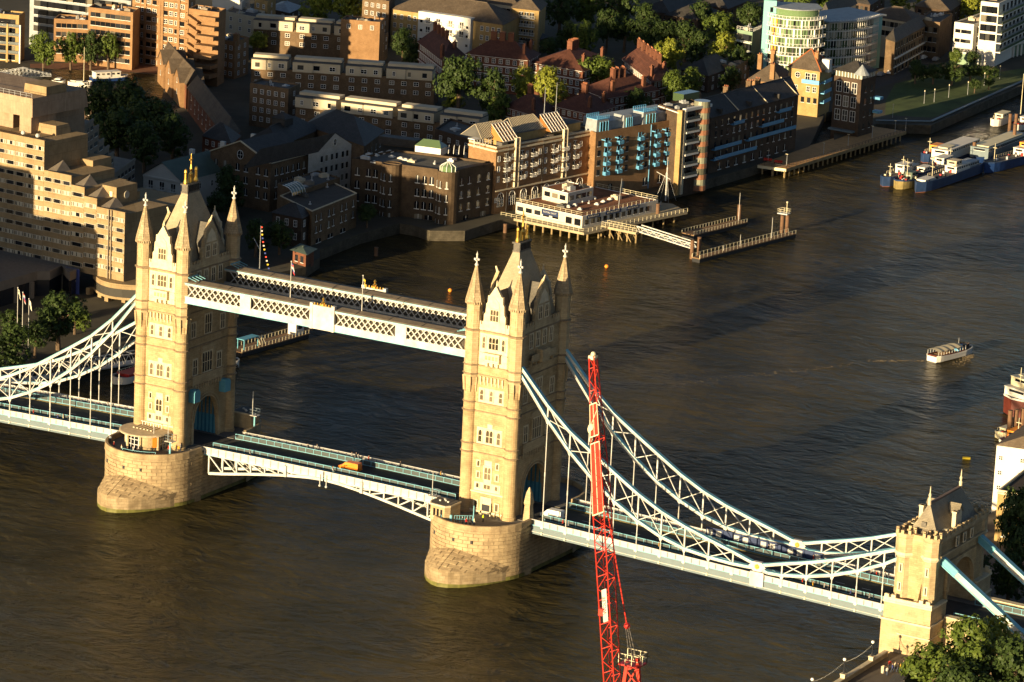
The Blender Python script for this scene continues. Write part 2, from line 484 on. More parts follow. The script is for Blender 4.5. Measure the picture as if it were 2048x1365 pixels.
def bridge_tower(cx, label, land):
 """land = +1 when the land side is +X (south tower), -1 when it is -X (north tower)"""
 t = thing('bridge_tower', label, 'tower', (cx, 0, ROAD))
 L = (0, 0, -ROAD)
 S = M['granite']
 # walls: two flanks beside the road passage, the block over it, arched faces
 mb = MB()
 mb.box(-5.5, -9.75, ROAD - 0.4, 5.5, -5.4, 50)
 mb.box(-5.5, 5.4, ROAD - 0.4, 5.5, 9.75, 50)
 mb.box(-5.496, -5.4, 21.6, 5.496, 5.4, 50)
 mb.build('wall', S, t, loc=L)
 for sx in (-1, 1):
  mb = MB()
  n = 14
  for i in range(n):
   y0, y1 = -5.4 + 10.8 * i / n, -5.4 + 10.8 * (i + 1) / n
   f = lambda y: 15.6 + 5.2 * max(0.0, 1 - (abs(y) / 4.7) ** 2.2) ** 0.6 if abs(y) < 4.7 else ROAD - .3
   za, zb = f(y0 + 1e-4), f(y1 - 1e-4)
   mb.yzprism([(y0, za), (y1, zb), (y1, 21.6), (y0, 21.6)], sx * 4.7, sx * 5.49)
  mb.build('arch_face', S, t, loc=L)
  mb = MB()
  for r, pr in ((4.75, 0.35), (5.35, 0.22)):
   prev = None
   for i in range(25):
    a = math.pi * i / 24
    y, z = r * math.cos(a), 15.6 + (r + 0.45) * math.sin(a) ** 0.9
    if prev:
     mb.beam((sx * 5.5, *prev), (sx * 5.5, y, z), 0.28, pr * 2, up=(1, 0, 0))
    prev = (y, z)
  for y in (-5.1, 5.1):
   mb.box(sx * 5.5 - 0.3, y - 0.35, ROAD, sx * 5.5 + 0.3, y + 0.35, 15.7)
  mb.build('arch_moulding', M['ashlar'], t, loc=L)
 mb = MB()
 for s in (-1, 1):
  mb.mat(0).box(-4.6, s * 5.38 - 0.06 * s, ROAD, 4.6, s * 5.38, 15.0)
  for x in range(-4, 5):
   mb.mat(1).box(x - 0.12, s * 5.2 - 0.12, ROAD, x + 0.12, s * 5.2 + 0.12, 20.4)
 mb.build('passage_panel', [M['teal'], M['tealdark']], t, loc=L)
 # teal maintenance hoods over the arch on the bascule side
 for y in (-5.6, 6.1):
  mb = MB()
  x0 = -land * 5.5
  x1 = -land * 7.1
  mb.yzprism([(y - 1.1, 20.6), (y + 1.1, 20.6), (y + 1.1, 22.8), (y + 0.6, 23.4), (y - 0.6, 23.4), (y - 1.1, 22.8)], x0, x1)
  mb.build('hood', M['teal'], t, loc=L)
 # string courses round wall and turrets
 for z, pr, h in ((11.6, .25, .5), (15.6, .16, .35), (23.9, .26, .2), (25.75, .2, .18), (32.7, .26, .2), (34.5, .2, .18), (40.5, .24, .2), (42.4, .2, .18), (49.8, .3, .26)):
  mb = MB()
  oct_ = z > 40
  if z > 22:
   mb.box(-5.5 - pr, -9.75 - pr, z - h, 5.5 + pr, 9.75 + pr, z)
  else:
   for s in (-1, 1):
    MB().box(-5.4, s * 9.75, z - h, 5.4, s * (9.75 + pr), z).build('string_course', M['portland'], t, loc=L)
   continue
  r = (1.72 if oct_ else 1.47)
  for sx in (-1, 1):
   for sy in (-1, 1):
    mb.lathe([(r, z - h * 1.4), (r + pr, z - h * 0.7), (r + pr + .05, z + .004), (r, z + 0.15)], sx * TA, sy * TB, 8 if oct_ else 16, math.pi / 8)
  mb.build('string_course', M['moulding'], t, loc=L)
 # corner turrets with spires and crosses
 for sx in (-1, 1):
  for sy in (-1, 1):
   mb = MB()
   mb.lathe([(1.62, ROAD - .3), (1.62, 11.2), (1.46, 11.4), (1.44, 38.0)], 0, 0, 20)
   tu = mb.build('turret', M['granite'], t, loc=(sx * TA, sy * TB, -ROAD), smooth=False)
   mb = MB()
   mb.lathe([(1.44, 38.0), (1.72, 40.3), (1.72, 49.6), (1.62, 49.9), (1.62, 54.6), (1.72, 54.9), (1.9, 55.4), (1.95, 55.6)], 0, 0, 8, math.pi / 8)
   for i in range(8):
    a = math.pi / 4 * i + math.pi / 8
    mb.beam((1.5 * math.cos(a), 1.5 * math.sin(a), 36.6), (1.76 * math.cos(a), 1.76 * math.sin(a), 39.8), .12, .35)
   for i in range(8):
    a = math.pi / 4 * i
    for dz in (51.2,):
     c = Vector((1.5 * math.cos(a), 1.5 * math.sin(a), dz))
     mb.beam(c, c + Vector((0, 0, 2.6)), 0.5, 0.12, up=(math.cos(a), math.sin(a), 0))
   mb.build('turret_top', M['ashlar'], tu)
   mb = MB()
   mb.lathe([(2.02, 55.55), (2.0, 55.75), (1.72, 56.6), (0.22, 63.0)], 0, 0, 8, math.pi / 8)
   for i in range(8):
    a = math.pi / 8 + math.pi / 4 * i
    mb.beam((1.98 * math.cos(a), 1.98 * math.sin(a), 55.7), (.2 * math.cos(a), .2 * math.sin(a), 62.95), .09, .09)
    for q in range(3):
     b = a + (q - 1) * 0.26 + math.pi / 8
     mb.box(1.88 * math.cos(b) - .1, 1.88 * math.sin(b) - .1, 55.1, 1.88 * math.cos(b) + .1, 1.88 * math.sin(b) + .1, 55.6)
   sp = mb.build('spire', M['spire'], tu)
   mb = MB()
   mb.lathe([(.22, 62.8), (.42, 63.0), (.42, 63.2), (.2, 63.4), (.17, 65.1), (.25, 65.25), (.1, 65.5), (.02, 65.9)], 0, 0, 8)
   mb.box(-.62, -.15, 64.05, .62, .15, 64.42)
   mb.box(-.15, -.62, 64.055, .15, .62, 64.415)
   mb.build('cross', M['white'], sp)
 # windows: west and east faces
 def win(face, a, z, w, h, lights=1, **k):
  me = gothic_window(w, h, lights, **k)
  if face == 'W':
   put('window', me, t, (a, -9.77, z - ROAD), 0)
  elif face == 'E':
   put('window', me, t, (a, 9.77, z - ROAD), math.pi)
  elif face == 'S':
   put('window', me, t, (5.52, a, z - ROAD), math.pi / 2)
  else:
   put('window', me, t, (-5.52, a, z - ROAD), -math.pi / 2)
 for f in ('W', 'E'):
  win(f, -2.3, 46.1, .62, 2.4)
  win(f, 2.3, 46.1, .62, 2.4)
  win(f, 0, 46.1, 2.2, 2.5, 3)
  for x in (-2.25, 0, 2.25):
   win(f, x, 35.1, .75, 2.2)
  win(f, -2.2, 26.2, .8, 2.6)
  win(f, 2.2, 26.2, .8, 2.6)
  win(f, 0, 26.2, 1.6, 2.7, 2)
  for x in (-2.25, 2.25):
   win(f, x, 20.95, .55, 1.15)
   win(f, x, 18.5, .55, 1.25)
   win(f, x, 16.35, .6, .9, head=False)
  win(f, 0, 18.4, 1.5, 2.6, 2, sur=.3)
  win(f, 0, 16.35, 1.5, .9, 2, head=False)
  win(f, -2.5, 12.0, .7, 1.5, head=False)
  win(f, 2.5, 12.0, .7, 1.5, head=False)
  s = -1 if f == 'W' else 1
  mb = MB()
  mb.mat(0).box(-1.3, s * 9.75, ROAD, -.95, s * 10.0, 14.4)
  mb.box(.95, s * 9.75, ROAD, 1.3, s * 10.0, 14.4)
  mb.box(-1.3, s * 9.75, 14.1, 1.3, s * 10.05, 14.6)
  mb.box(-.95, s * 9.75, 13.0, .95, s * 9.9, 14.1)
  mb.mat(1).box(-.95, s * 9.75, ROAD, .95, s * 9.82, 13.0)
  mb.build('door', [M['portland'], M['ironblack']], t, loc=L)
  # balcony under the top windows, with brackets, darker front panels and side ledges
  mb = MB()
  mb.mat(0).box(-1.9, s * 9.75, 43.4, 1.9, s * 10.75, 43.65)
  mb.box(-1.8, s * 9.75, 43.65, 1.8, s * 10.6, 45.1)
  mb.box(-1.95, s * 9.75, 45.1, 1.95, s * 10.8, 45.35)
  for x in (-1.2, 0, 1.2):
   mb.xzprism([(x - .22, 42.5), (x + .22, 42.5), (x + .22, 43.4), (x - .22, 43.4)], s * 9.75, s * 10.35)
  for x in (-1.2, -.4, .4, 1.2):
   mb.mat(1).box(x - .28, s * 10.6, 43.95, x + .28, s * 10.63, 44.8)
  mb.mat(0).box(-3.3, s * 9.75, 45.0, -1.95, s * 10.0, 45.2)
  mb.box(1.95, s * 9.75, 45.0, 3.3, s * 10.0, 45.2)
  mb.box(-3.3, s * 9.75, 43.5, -1.95, s * 9.9, 43.7)
  mb.box(1.95, s * 9.75, 43.5, 3.3, s * 9.9, 43.7)
  mb.build('balcony', [M['portland'], M['ashlar']], t, loc=L)
  for i in range(7):
   x = -2.6 + 5.2 * i / 6
   mb = MB()
   mb.xzprism([(x - .13, 38.9), (x + .13, 38.9), (x + .13, 40.1), (x - .13, 40.1)], s * 9.75, s * 10.1)
   mb.xzprism([(x - .1, 38.3), (x + .1, 38.3), (x + .1, 38.9), (x - .1, 38.9)], s * 9.75, s * 9.9)
   mb.build('corbel', M['portland'], t, loc=L)
  # stone panelling bands that carry the window groups
  mb = MB()
  mb.box(-3.0, s * 9.75, 25.8, 3.0, s * 9.8, 29.3)
  mb.box(-3.0, s * 9.75, 34.6, 3.0, s * 9.8, 37.7)
  mb.box(-3.1, s * 9.75, 15.7, 3.1, s * 9.8, 17.6)
  mb.box(-.6, s * 9.75, 29.3, .6, s * 9.8, 30.2)
  mb.box(-.9, s * 9.75, 17.6, .9, s * 9.8, 22.4)
  mb.box(-3.3, s * 9.75, 42.5, 3.3, s * 9.79, 49.2)
  mb.build('stone_panel', M['portland'], t, loc=L)
  # gable
  g = [(-2.6, 49.9), (2.6, 49.9), (2.55, 53.2), (2.2, 53.7), (2.1, 55.5), (1.8, 55.9), (1.75, 57.3), (1.4, 57.3), (0, 59.5), (-1.4, 57.3), (-1.75, 57.3), (-1.8, 55.9), (-2.1, 55.5), (-2.2, 53.7), (-2.55, 53.2)]
  mb = MB()
  mb.xzprism(g, s * 9.2, s * 9.95)
  ga = mb.build('gable', M['portland'], t, loc=L)
  put('window', gothic_window(1.9, 2.4, 3), ga, (0, s * 9.97, 52.1), 0 if s < 0 else math.pi)
  mb = MB()
  mb.xzprism([(-1.1, 54.8), (1.1, 54.8), (.9, 56), (0, 56.9), (-.9, 56)], s * 9.95, s * 10.05)
  mb.tube((0, s * 9.6, 59.4), (0, s * 9.6, 60.6), .2, .1)
  mb.build('gable_crest', M['portland'], ga)
  mb = MB()
  mb.xzprism([(-1.9, 51), (1.9, 51), (1.9, 54.8), (0, 58.3), (-1.9, 54.8)], s * 3.0, s * 9.2)
  mb.build('gable_roof', M['slate'], ga)
  for x0, x1 in ((-3.5, -2.6), (2.6, 3.5)):
   mb = MB()
   mb.box(x0, s * 9.35, 49.8, x1, s * 9.85, 51.0)
   mb.box(x0, s * 9.35, 51.0, x0 + .35, s * 9.85, 51.7)
   mb.box(x1 - .35, s * 9.35, 51.0, x1, s * 9.85, 51.7)
   mb.build('battlement', M['portland'], t, loc=L)
 # north and south faces
 for f, s in (('S', 1), ('N', -1)):
  for y in (-4.1, -1.4, 1.4, 4.1):
   win(f, y, 46.2, 1.2, 3.0, 2)
  win(f, 0.0, 34.9, 2.4, 4.2, 3)
  win(f, -5.6, 34.9, 1.5, 3.2, 2)
  win(f, 5.6, 34.9, 1.5, 3.2, 2)
  win(f, 0.0, 26.3, 3.6, 4.4, 4)
  win(f, -4.6, 26.3, 1.5, 3.4, 2)
  win(f, 4.6, 26.3, 1.5, 3.4, 2)
  mb = MB()
  mb.mat(0).yzprism([(-5, 43.4), (5, 43.4), (5, 43.7), (-5, 43.7)], s * 5.5, s * 6.5)
  mb.yzprism([(-4.9, 43.7), (4.9, 43.7), (4.9, 44.9), (-4.9, 44.9)], s * 6.25, s * 6.45)
  mb.yzprism([(-1.5, 43.0), (1.5, 43.0), (1.6, 45.6), (-1.6, 45.6)], s * 5.5, s * 7.0)
  for y in (-4.4, -2.6, -.9, .9, 2.6, 4.4):
   mb.yzprism([(y - .15, 42.5), (y + .15, 42.5), (y + .15, 43.4), (y - .15, 43.4)], s * 5.5, s * 6.2)
  mb.build('balcony', [M['ashlar']], t, loc=L)
  mb = MB()
  mb.yzprism([(-5.8, 24.1), (5.8, 24.1), (5.8, 26.1), (-5.8, 26.1)], s * 5.5, s * 5.9)
  for i in range(12):
   y = -5.3 + i * 10.6 / 11
   mb.yzprism([(y - .2, 22.9), (y + .2, 22.9), (y + .2, 24.1), (y - .2, 24.1)], s * 5.5, s * 5.8)
  mb.yzprism([(-3.2, 30.9), (3.2, 30.9), (2.2, 32.2), (-2.2, 32.2)], s * 5.5, s * 5.7)
  mb.yzprism([(-2.4, 25.9), (-2.0, 25.9), (-2.0, 31.5), (-2.4, 31.5)], s * 5.5, s * 5.8)
  mb.yzprism([(2.0, 25.9), (2.4, 25.9), (2.4, 31.5), (2.0, 31.5)], s * 5.5, s * 5.8)
  mb.build('stone_panel', [M['ashlar']], t, loc=L)
  g = [(-3.2, 49.9), (3.2, 49.9), (3.2, 53.8), (2.7, 54.4), (2.6, 56), (2.1, 56.4), (1.9, 57.6), (0, 60.0), (-1.9, 57.6), (-2.1, 56.4), (-2.6, 56), (-2.7, 54.4), (-3.2, 53.8)]
  mb = MB()
  mb.yzprism(g, s * 5.0, s * 5.75)
  ga = mb.build('gable', M['ashlar'], t, loc=L)
  for y in (-1.3, 1.3):
   put('window', gothic_window(1.3, 2.6, 2), ga, (s * 5.77, y, 52.0), s * math.pi / 2)
  mb = MB()
  mb.tube((s * 5.4, 0, 59.8), (s * 5.9, 0, 61.0), .28, .18)
  mb.yzprism([(-1.9, 55.2), (1.9, 55.2), (1.3, 56.8), (0, 58.2), (-1.3, 56.8)], s * 5.75, s * 5.87)
  mb.build('gable_crest', M['portland'], ga)
  mb = MB()
  mb.yzprism([(-2.6, 51), (2.6, 51), (2.6, 55.2), (0, 59.2), (-2.6, 55.2)], s * 1.0, s * 5.0)
  mb.build('gable_roof', M['slate'], ga)
  for y0, y1 in ((-7.6, -3.2), (3.2, 7.6)):
   mb = MB()
   mb.box(s * 5.15, y0, 49.8, s * 5.65, y1, 51.0)
   k = 4
   for i in range(k):
    yy = y0 + (y1 - y0) * (i + .25) / k
    mb.box(s * 5.15, yy, 51.0, s * 5.65, yy + (y1 - y0) * .5 / k, 51.75)
   mb.build('battlement', M['ashlar'], t, loc=L)
 # main roof
 mb = MB()
 mb.rings([[(-5.0, -9.0, 50.0), (5.0, -9.0, 50.0), (5.0, 9.0, 50.0), (-5.0, 9.0, 50.0)],
    [(-4.3, -8.2, 51.5), (4.3, -8.2, 51.5), (4.3, 8.2, 51.5), (-4.3, 8.2, 51.5)],
    [(-.8, -2.2, 65.3), (.8, -2.2, 65.3), (.8, 2.2, 65.3), (-.8, 2.2, 65.3)]])
 ro = mb.build('roof', M['roofstone'], t, loc=L)
 mb = MB()
 mb.mat(0).box(-.85, -2.35, 65.25, .85, 2.35, 65.6)
 mb.box(-.7, -2.2, 65.6, .7, 2.2, 67.0)
 mb.box(-.95, -2.45, 67.0, .95, 2.45, 67.3)
 for i in range(8):
  y = -2.0 + 4 * i / 7
  for s in (-1, 1):
   mb.mat(1).box(s * .7, y - .12, 65.5, s * .84, y + .12, 66.9)
 mb.build('ridge_crest', [M['slate'], M['ironblack']], ro)
 mb = MB()
 for y in (-2.0, 2.0):
  mb.lathe([(.5, 67.3), (.5, 67.6), (.32, 68.2), (.3, 69.6), (.38, 69.8), (.3, 70.3), (.05, 70.6)], 0, y, 8)
 mb.lathe([(.3, 67.3), (.2, 68.5), (.4, 69.2), (.2, 69.7), (.32, 70.3), (.16, 71.3), (.2, 72.8), (.12, 73.0), (.12, 73.3), (.03, 73.7)], 0, 0, 8)
 mb.box(-.1, -.55, 72.2, .1, .55, 72.5)
 for y in (-1.1, -.6, .6, 1.1):
  mb.tube((0, y, 67.3), (0, y * .7, 69.4), .12, .06)
 mb.build('finial', M['gold'], ro)
 return t
M['roofstone'] = masonry('roofstone', (0.36, 0.305, 0.205), (0.32, 0.265, 0.175), (0.26, 0.215, 0.14), 0.45, 0.3, rough=0.75, stain=0.2)
bridge_tower(-H, 'stone bridge tower with gold roof crest, nearer the stepped hotel', -1)
bridge_tower(H, 'stone bridge tower with gold roof crest, behind the red crane', 1)
# ---------------------------------------------------------------- piers
M['jointdark'] = paint('jointdark', (0.13, 0.095, 0.055), 0.9)
def pier(cx, label):
 t = thing('river_pier', label, 'pier', (cx, 0, 0))
 R, YC = 10.5, 11.3
 def plan(r, n=18):
  pts = []
  for i in range(n + 1):
   a = math.pi * i / n
   pts.append((r * math.cos(a), YC + r * math.sin(a)))
  for i in range(n + 1):
   a = math.pi + math.pi * i / n
   pts.append((r * math.cos(a), -YC + r * math.sin(a)))
  return pts
 MB().prism(plan(R - .12), -3, 10.66).build('core', [M['pier_stone']], t)
 # courses of granite blocks with open joints
 courses = [(-1.2, 0.0), (0.0, .85)] + [(0.85 + .78 * i, .85 + .78 * (i + 1)) for i in range(12)]
 mb = MB()
 per = 2 * math.pi * R + 4 * YC
 def along(s, r):
  s %= per
  q = math.pi * R
  if s < q:
   a = s / R
   return r * math.cos(a), YC + r * math.sin(a)
  s -= q
  if s < 2 * YC:
   return -r, YC - s
  s -= 2 * YC
  if s < q:
   a = math.pi + s / R
   return r * math.cos(a), -YC + r * math.sin(a)
  s -= q
  return r, -YC + s
 for j, (z0, z1) in enumerate(courses):
  n = 52
  for i in range(n):
   s0 = (i + (.5 if j % 2 else 0)) / n * per
   s1 = s0 + per / n
   pr = RND.uniform(-.02, .03)
   g = .05
   mb.mat(0 if z1 > .9 else 1)
   a0, a1, am = along(s0 + g, R + pr), along(s1 - g, R + pr), along((s0 + s1) / 2, R + pr)
   c0, c1 = along(s0 + g, R - .3), along(s1 - g, R - .3)
   vs = [(*a0, z0 + g), (*am, z0 + g), (*a1, z0 + g), (*a0, z1 - g), (*am, z1 - g), (*a1, z1 - g), (*c0, z0 + g), (*c1, z0 + g), (*c0, z1 - g), (*c1, z1 - g)]
   mb.add(vs, [(0, 1, 4, 3), (1, 2, 5, 4), (3, 4, 5, 9, 8), (0, 3, 8, 6), (2, 7, 9, 5), (0, 6, 7, 2, 1)])
 mb.build('block_course', [M['pier_block'], M['algae']], t, kind='stuff')
 mb = MB()
 o, i_ = plan(R + .22), plan(R - .75)
 mb.rings([[(x, y, 10.3) for x, y in o], [(x, y, 10.75) for x, y in o]], True, False, False)
 o2 = plan(R + .12)
 mb.rings([[(x, y, 10.75) for x, y in o2], [(x, y, 11.75) for x, y in o2], [(x, y, 11.85) for x, y in plan(R)], [(x, y, 11.85) for x, y in plan(R - .45)], [(x, y, 11.75) for x, y in plan(R - .55)], [(x, y, 10.6) for x, y in plan(R - .55)]], True, False, False)
 mb.rings([[(x, y, 10.75) for x, y in o], [(x, y, 10.75) for x, y in o2]], True, False, False)
 # the parapet is open where the road passes
 for sy in (-1, 1):
  half = MB()
  ids = {}
  for f in mb.f:
   if not all(abs(mb.v[i][1]) < 11.4 for i in f) and mb.v[f[0]][1] * sy > 0:
    half.f.append(tuple(ids.setdefault(i, len(ids)) for i in f))
  half.v = [mb.v[i] for i in ids]
  half.build('parapet', M['pier_block'], t)
  for sx in (-1, 1):
   MB().box(sx * (R + .12), sy * 8.6, 10.75, sx * (R - .55), sy * 11.4, 11.8).build('parapet_end', M['pier_block'], t)
 MB().prism(plan(R - .6), 10.6, 10.69).build('footway', M['footway'], t)
 # cutwaters, stone by stone on the weathered cap
 for sy in (-1, 1):
  def outer(s):      # s in -1..1, gothic-arch plan
   a = abs(s)
   x = math.copysign((R + .35) * (1 - (1 - a) ** 1.35 * 1.0) if a < 1 else R + .35, s)
   y = YC - 2.5 + (28.35 - YC + 2.5) * (1 - a ** 1.75)
   return x, y
  def inner(s):
   a = math.pi / 2 * (1 - s)
   return R * math.cos(a), YC + R * math.sin(a)
  zs = lambda s: 3.7 - 2.4 * abs(s) ** 1.3
  zi = lambda s: 6.6 - 5.0 * abs(s) ** 1.25
  n = 14
  S = [-1 + 2 * i / n for i in range(n + 1)]
  mb = MB()
  for a, b in zip(S, S[1:]):
   pa, pb = outer(a), outer(b)
   for k in range(5):
    f0, f1 = k / 5, (k + 1) / 5
    za0, za1 = -1.0 + (zs(a) + 1.0) * f0, -1.0 + (zs(a) + 1.0) * f1
    zb0, zb1 = -1.0 + (zs(b) + 1.0) * f0, -1.0 + (zs(b) + 1.0) * f1
    mb.mat(1 if k < 2 else 2)
    mb.face([(pa[0], sy * pa[1], za0), (pb[0], sy * pb[1], zb0), (pb[0], sy * pb[1], zb1), (pa[0], sy * pa[1], za1)][::-sy])
   qa, qb = inner(a), inner(b)
   mb.mat(0)
   mb.face([(pa[0], sy * pa[1], zs(a) - .12), (pb[0], sy * pb[1], zs(b) - .12), (qb[0], sy * qb[1], zi(b) - .12), (qa[0], sy * qa[1], zi(a) - .12)][::-sy])
  cw = mb.build('cutwater', [M['jointdark'], M['algae'], M['pier_stone']], t)
  for k in range(6):
   f0, f1 = k / 6, (k + 1) / 6
   m = 12
   off = 0.5 if k % 2 else 0
   for i in range(-1, m + 1):
    s0, s1 = -1 + 2 * (i + off) / m, -1 + 2 * (i + 1 + off) / m
    s0, s1 = max(-.93, s0), min(.93, s1)
    if s1 - s0 < .04:
     continue
    parts_ = [(s0, s1)] if not (s0 < -1e-6 < s1 and s1 > 1e-6) else [(s0, 0), (0, s1)]
    for u0, u1 in parts_:
     if u1 - u0 < .03:
      continue
     g = .005
     vs = []
     lift = RND.uniform(.0, .03)
     for s, f in ((u0 + g, f0 + .013), (u1 - g, f0 + .013), (u1 - g, f1 - .013), (u0 + g, f1 - .013)):
      po, pi_ = outer(s), inner(s)
      z = zs(s) + (zi(s) - zs(s)) * (f + 0.02 * math.sin(f * math.pi))
      vs.append((po[0] + (pi_[0] - po[0]) * f, sy * (po[1] + (pi_[1] - po[1]) * f), z))
     low = [(x, y, z - .3) for x, y, z in vs]
     vs = [(x, y, z + lift) for x, y, z in vs]
     b_ = MB()
     b_.add(vs + low, [(0, 1, 2, 3), (0, 4, 5, 1), (1, 5, 6, 2), (2, 6, 7, 3), (3, 7, 4, 0)] if sy > 0 else [(3, 2, 1, 0), (1, 5, 4, 0), (2, 6, 5, 1), (3, 7, 6, 2), (0, 4, 7, 3)])
     b_.build('stone', M['pier_block'], cw)
 mb = MB()
 for a in (-.62, -.05, .33):
  x, y = R * math.sin(a), -YC - R * math.cos(a)
  mb.box(x - .28, y - .06, 8.0, x + .28, y + .3, 8.7)
 mb.build('drain_opening', M['ironblack'], t)
 return t
M['pier_block'] = paint('pier_block', (0.35, 0.265, 0.15), 0.85, var=0.2, scale=0.45, bump=0.3, dirt=(0.19, 0.135, 0.075), bscale=3)
M['algae'] = paint('algae', (0.12, 0.115, 0.03), 0.6, var=0.5, scale=0.5, bump=0.3)
pier(-H, 'rounded granite pier under the tower nearer the stepped hotel')
pier(H, 'rounded granite pier under the tower behind the red crane')
# ---------------------------------------------------------------- high-level walkways
def walkway(s, label):
 t = thing('high_walkway', label, 'walkway', (0, s * 8.1, 43.6))
 yo, yi = 2.1 * s, -2.1 * s
 X0 = 36.4
 mb = MB()
 mb.mat(0).box(-X0, -2.0, .15, X0, 2.0, .5)
 for y in (-2.1, 2.1):
  q = math.copysign(1, y)
  mb.mat(0).box(-X0, y - .12, .06, X0, y + .12, 1.38)
  mb.mat(1).box(-X0, y - .25, -.06, X0, y + .25, .06)
  mb.mat(0).box(-X0, y - .2, 1.38, X0, y + .2, 1.5)
 mb.build('girder', [M['white'], M['bluetop']], t)
 mb = MB()
 for y in (-2.1, 2.1):
  mb.mat(0).box(-X0, y - .2, 3.92, X0, y + .2, 4.3)
  mb.mat(1).box(-X0, y - .28, 4.3, X0, y + .28, 4.42)
 mb.build('top_chord', [M['white'], M['bluetop']], t)
 MB().rings([[(-X0, -2.3, 4.44), (-X0, 2.3, 4.44), (-X0, 2.0, 4.62), (-X0, 0, 4.9), (-X0, -2.0, 4.62)], [(X0, -2.3, 4.44), (X0, 2.3, 4.44), (X0, 2.0, 4.62), (X0, 0, 4.9), (X0, -2.0, 4.62)]]).build('roof', M['walkroof'], t)
 mb = MB()
 for x in range(-32, 33, 8):
  mb.beam((x, -2.28, 4.52), (x, -2.0, 4.66), .08, .08)
  mb.beam((x, -2.0, 4.68), (x, 0, 4.95), .1, .08)
  mb.beam((x, 0, 4.95), (x, 2.0, 4.68), .1, .08)
 mb.build('roof_seam', M['slate'], t)
 MB().box(-X0, -1.6, .5, X0, 1.6, .55).build('floor', M['footway'], t)
 mb = MB()
 mb.box(-X0, -1.5, .55, X0, -1.46, 3.9)
 mb.box(-X0, 1.46, .55, X0, 1.5, 3.9)
 mb.build('window_band', M['walkglass'], t)
 bars = [MB().beam((-1.15, 0, 1.46), (1.15, 0, 3.95), .2, .1, up=(0, 1, 0)).mesh('lattice_bar', M['white']),
   MB().beam((1.15, 0, 1.46), (-1.15, 0, 3.95), .2, .1, up=(0, 1, 0)).mesh('lattice_bar', M['white'])]
 posts = [(-19.3, 1.35), (0, 2.9), (19.3, 1.35)]
 for y in (yo, yi):
  q = math.copysign(1, y)
  n = int(66 / 1.5)
  for i in range(n + 1):
   x = -33 + i * 1.5
   if y == yo and any(abs(x - px) < w + .3 for px, w in posts):
    continue
   put('lattice_bar', bars[0], t, (x, y + .05 * q, 0))
   put('lattice_bar', bars[1], t, (x, y + .16 * q, 0))
 q = math.copysign(1, yo)
 for px, w in posts[::2]:
  MB().box(px - w, yo - .3, 1.2, px + w, yo + .32, 4.3).build('panel_post', M['white'], t)
 mb = MB()
 mb.mat(0).box(-2.9, yo - .35, -.1, 2.9, yo + .35, 5.0)
 for x in (-2.7, 2.7):
  mb.box(x - .35, yo - .45, -.15, x + .35, yo + .45, 5.4)
 mb.box(-2.3, yo + .33 * q - .06, .6, 2.3, yo + .33 * q + .1, 4.3)
 mb.mat(1)
 for i in range(7):
  x = -2.1 + 4.2 * i / 6
  mb.lathe([(.16, 5.0), (.16, 5.25), (.06, 5.5)], x, yo, 6)
 mb.lathe([(.5, 5.0), (.35, 5.4), (.5, 5.8), (.15, 6.1), (.35, 6.5), (.04, 6.9)], 0, yo, 6)
 mb.build('crest_panel', [M['white'], M['gold']], t)
 for x in (-34.4, 34.4):
  for y in (-1.7, -.6, .6, 1.7):
   MB().beam((x, y, 5.5), (x * .94, y, 4.95), .1, .1).build('stay', M['bluetop'], t)
  MB().box(x - .1, -1.8, 5.4, x + .1, 1.8, 5.6).build('stay_bar', M['bluetop'], t)
 return t
M['walkglass'] = paint('walkglass', (0.06, 0.05, 0.035), 0.3, var=0.4, scale=0.8, spec=0.6)
walkway(-1, 'west high-level lattice walkway with two flagpoles on its roof')
walkway(1, 'east high-level lattice walkway, behind the one with flagpoles')
def flagpole(x, y, z, h, label, flagcols, group=None, r=.09, fl=1.8):
 t = thing('flagpole', label, 'flagpole', (x, y, z), 0, group)
 MB().tube((0, 0, 0), (0, 0, h), r, r * .6).sphere((0, 0, h), .16).build('pole', M['white'], t)
 mb = MB()
 n, kx = 6, 3
 for i in range(n):
  for j in range(kx):
   def p(a, b):
    u, v = a / n, b / kx
    return (fl * .55 * u, .22 * math.sin(5 * u + v) * (.3 + u), h - .2 - fl * .62 * v - 1.1 * fl * u * (.55 + .3 * u))
   mb.mat((i // 2 + j) % len(flagcols))
   mb.face([p(i, j), p(i, j + 1), p(i + 1, j + 1), p(i + 1, j)])
 mb.build('flag', [M[c] for c in flagcols], t)
 return t
M['flagblue'] = paint('flagblue', (0.04, 0.06, 0.22), 0.8)
M['flagyellow'] = paint('flagyellow', (0.6, 0.4, 0.03), 0.8)
flagpole(-9.6, -8.1, 48.1, 8.2, 'flagpole with red, white and blue flag on the high walkway roof', ['flagblue', 'red', 'white'])
flagpole(8.2, -8.1, 48.1, 8.0, 'flagpole with dark flag edged yellow on the high walkway roof', ['ironblack', 'flagyellow'])
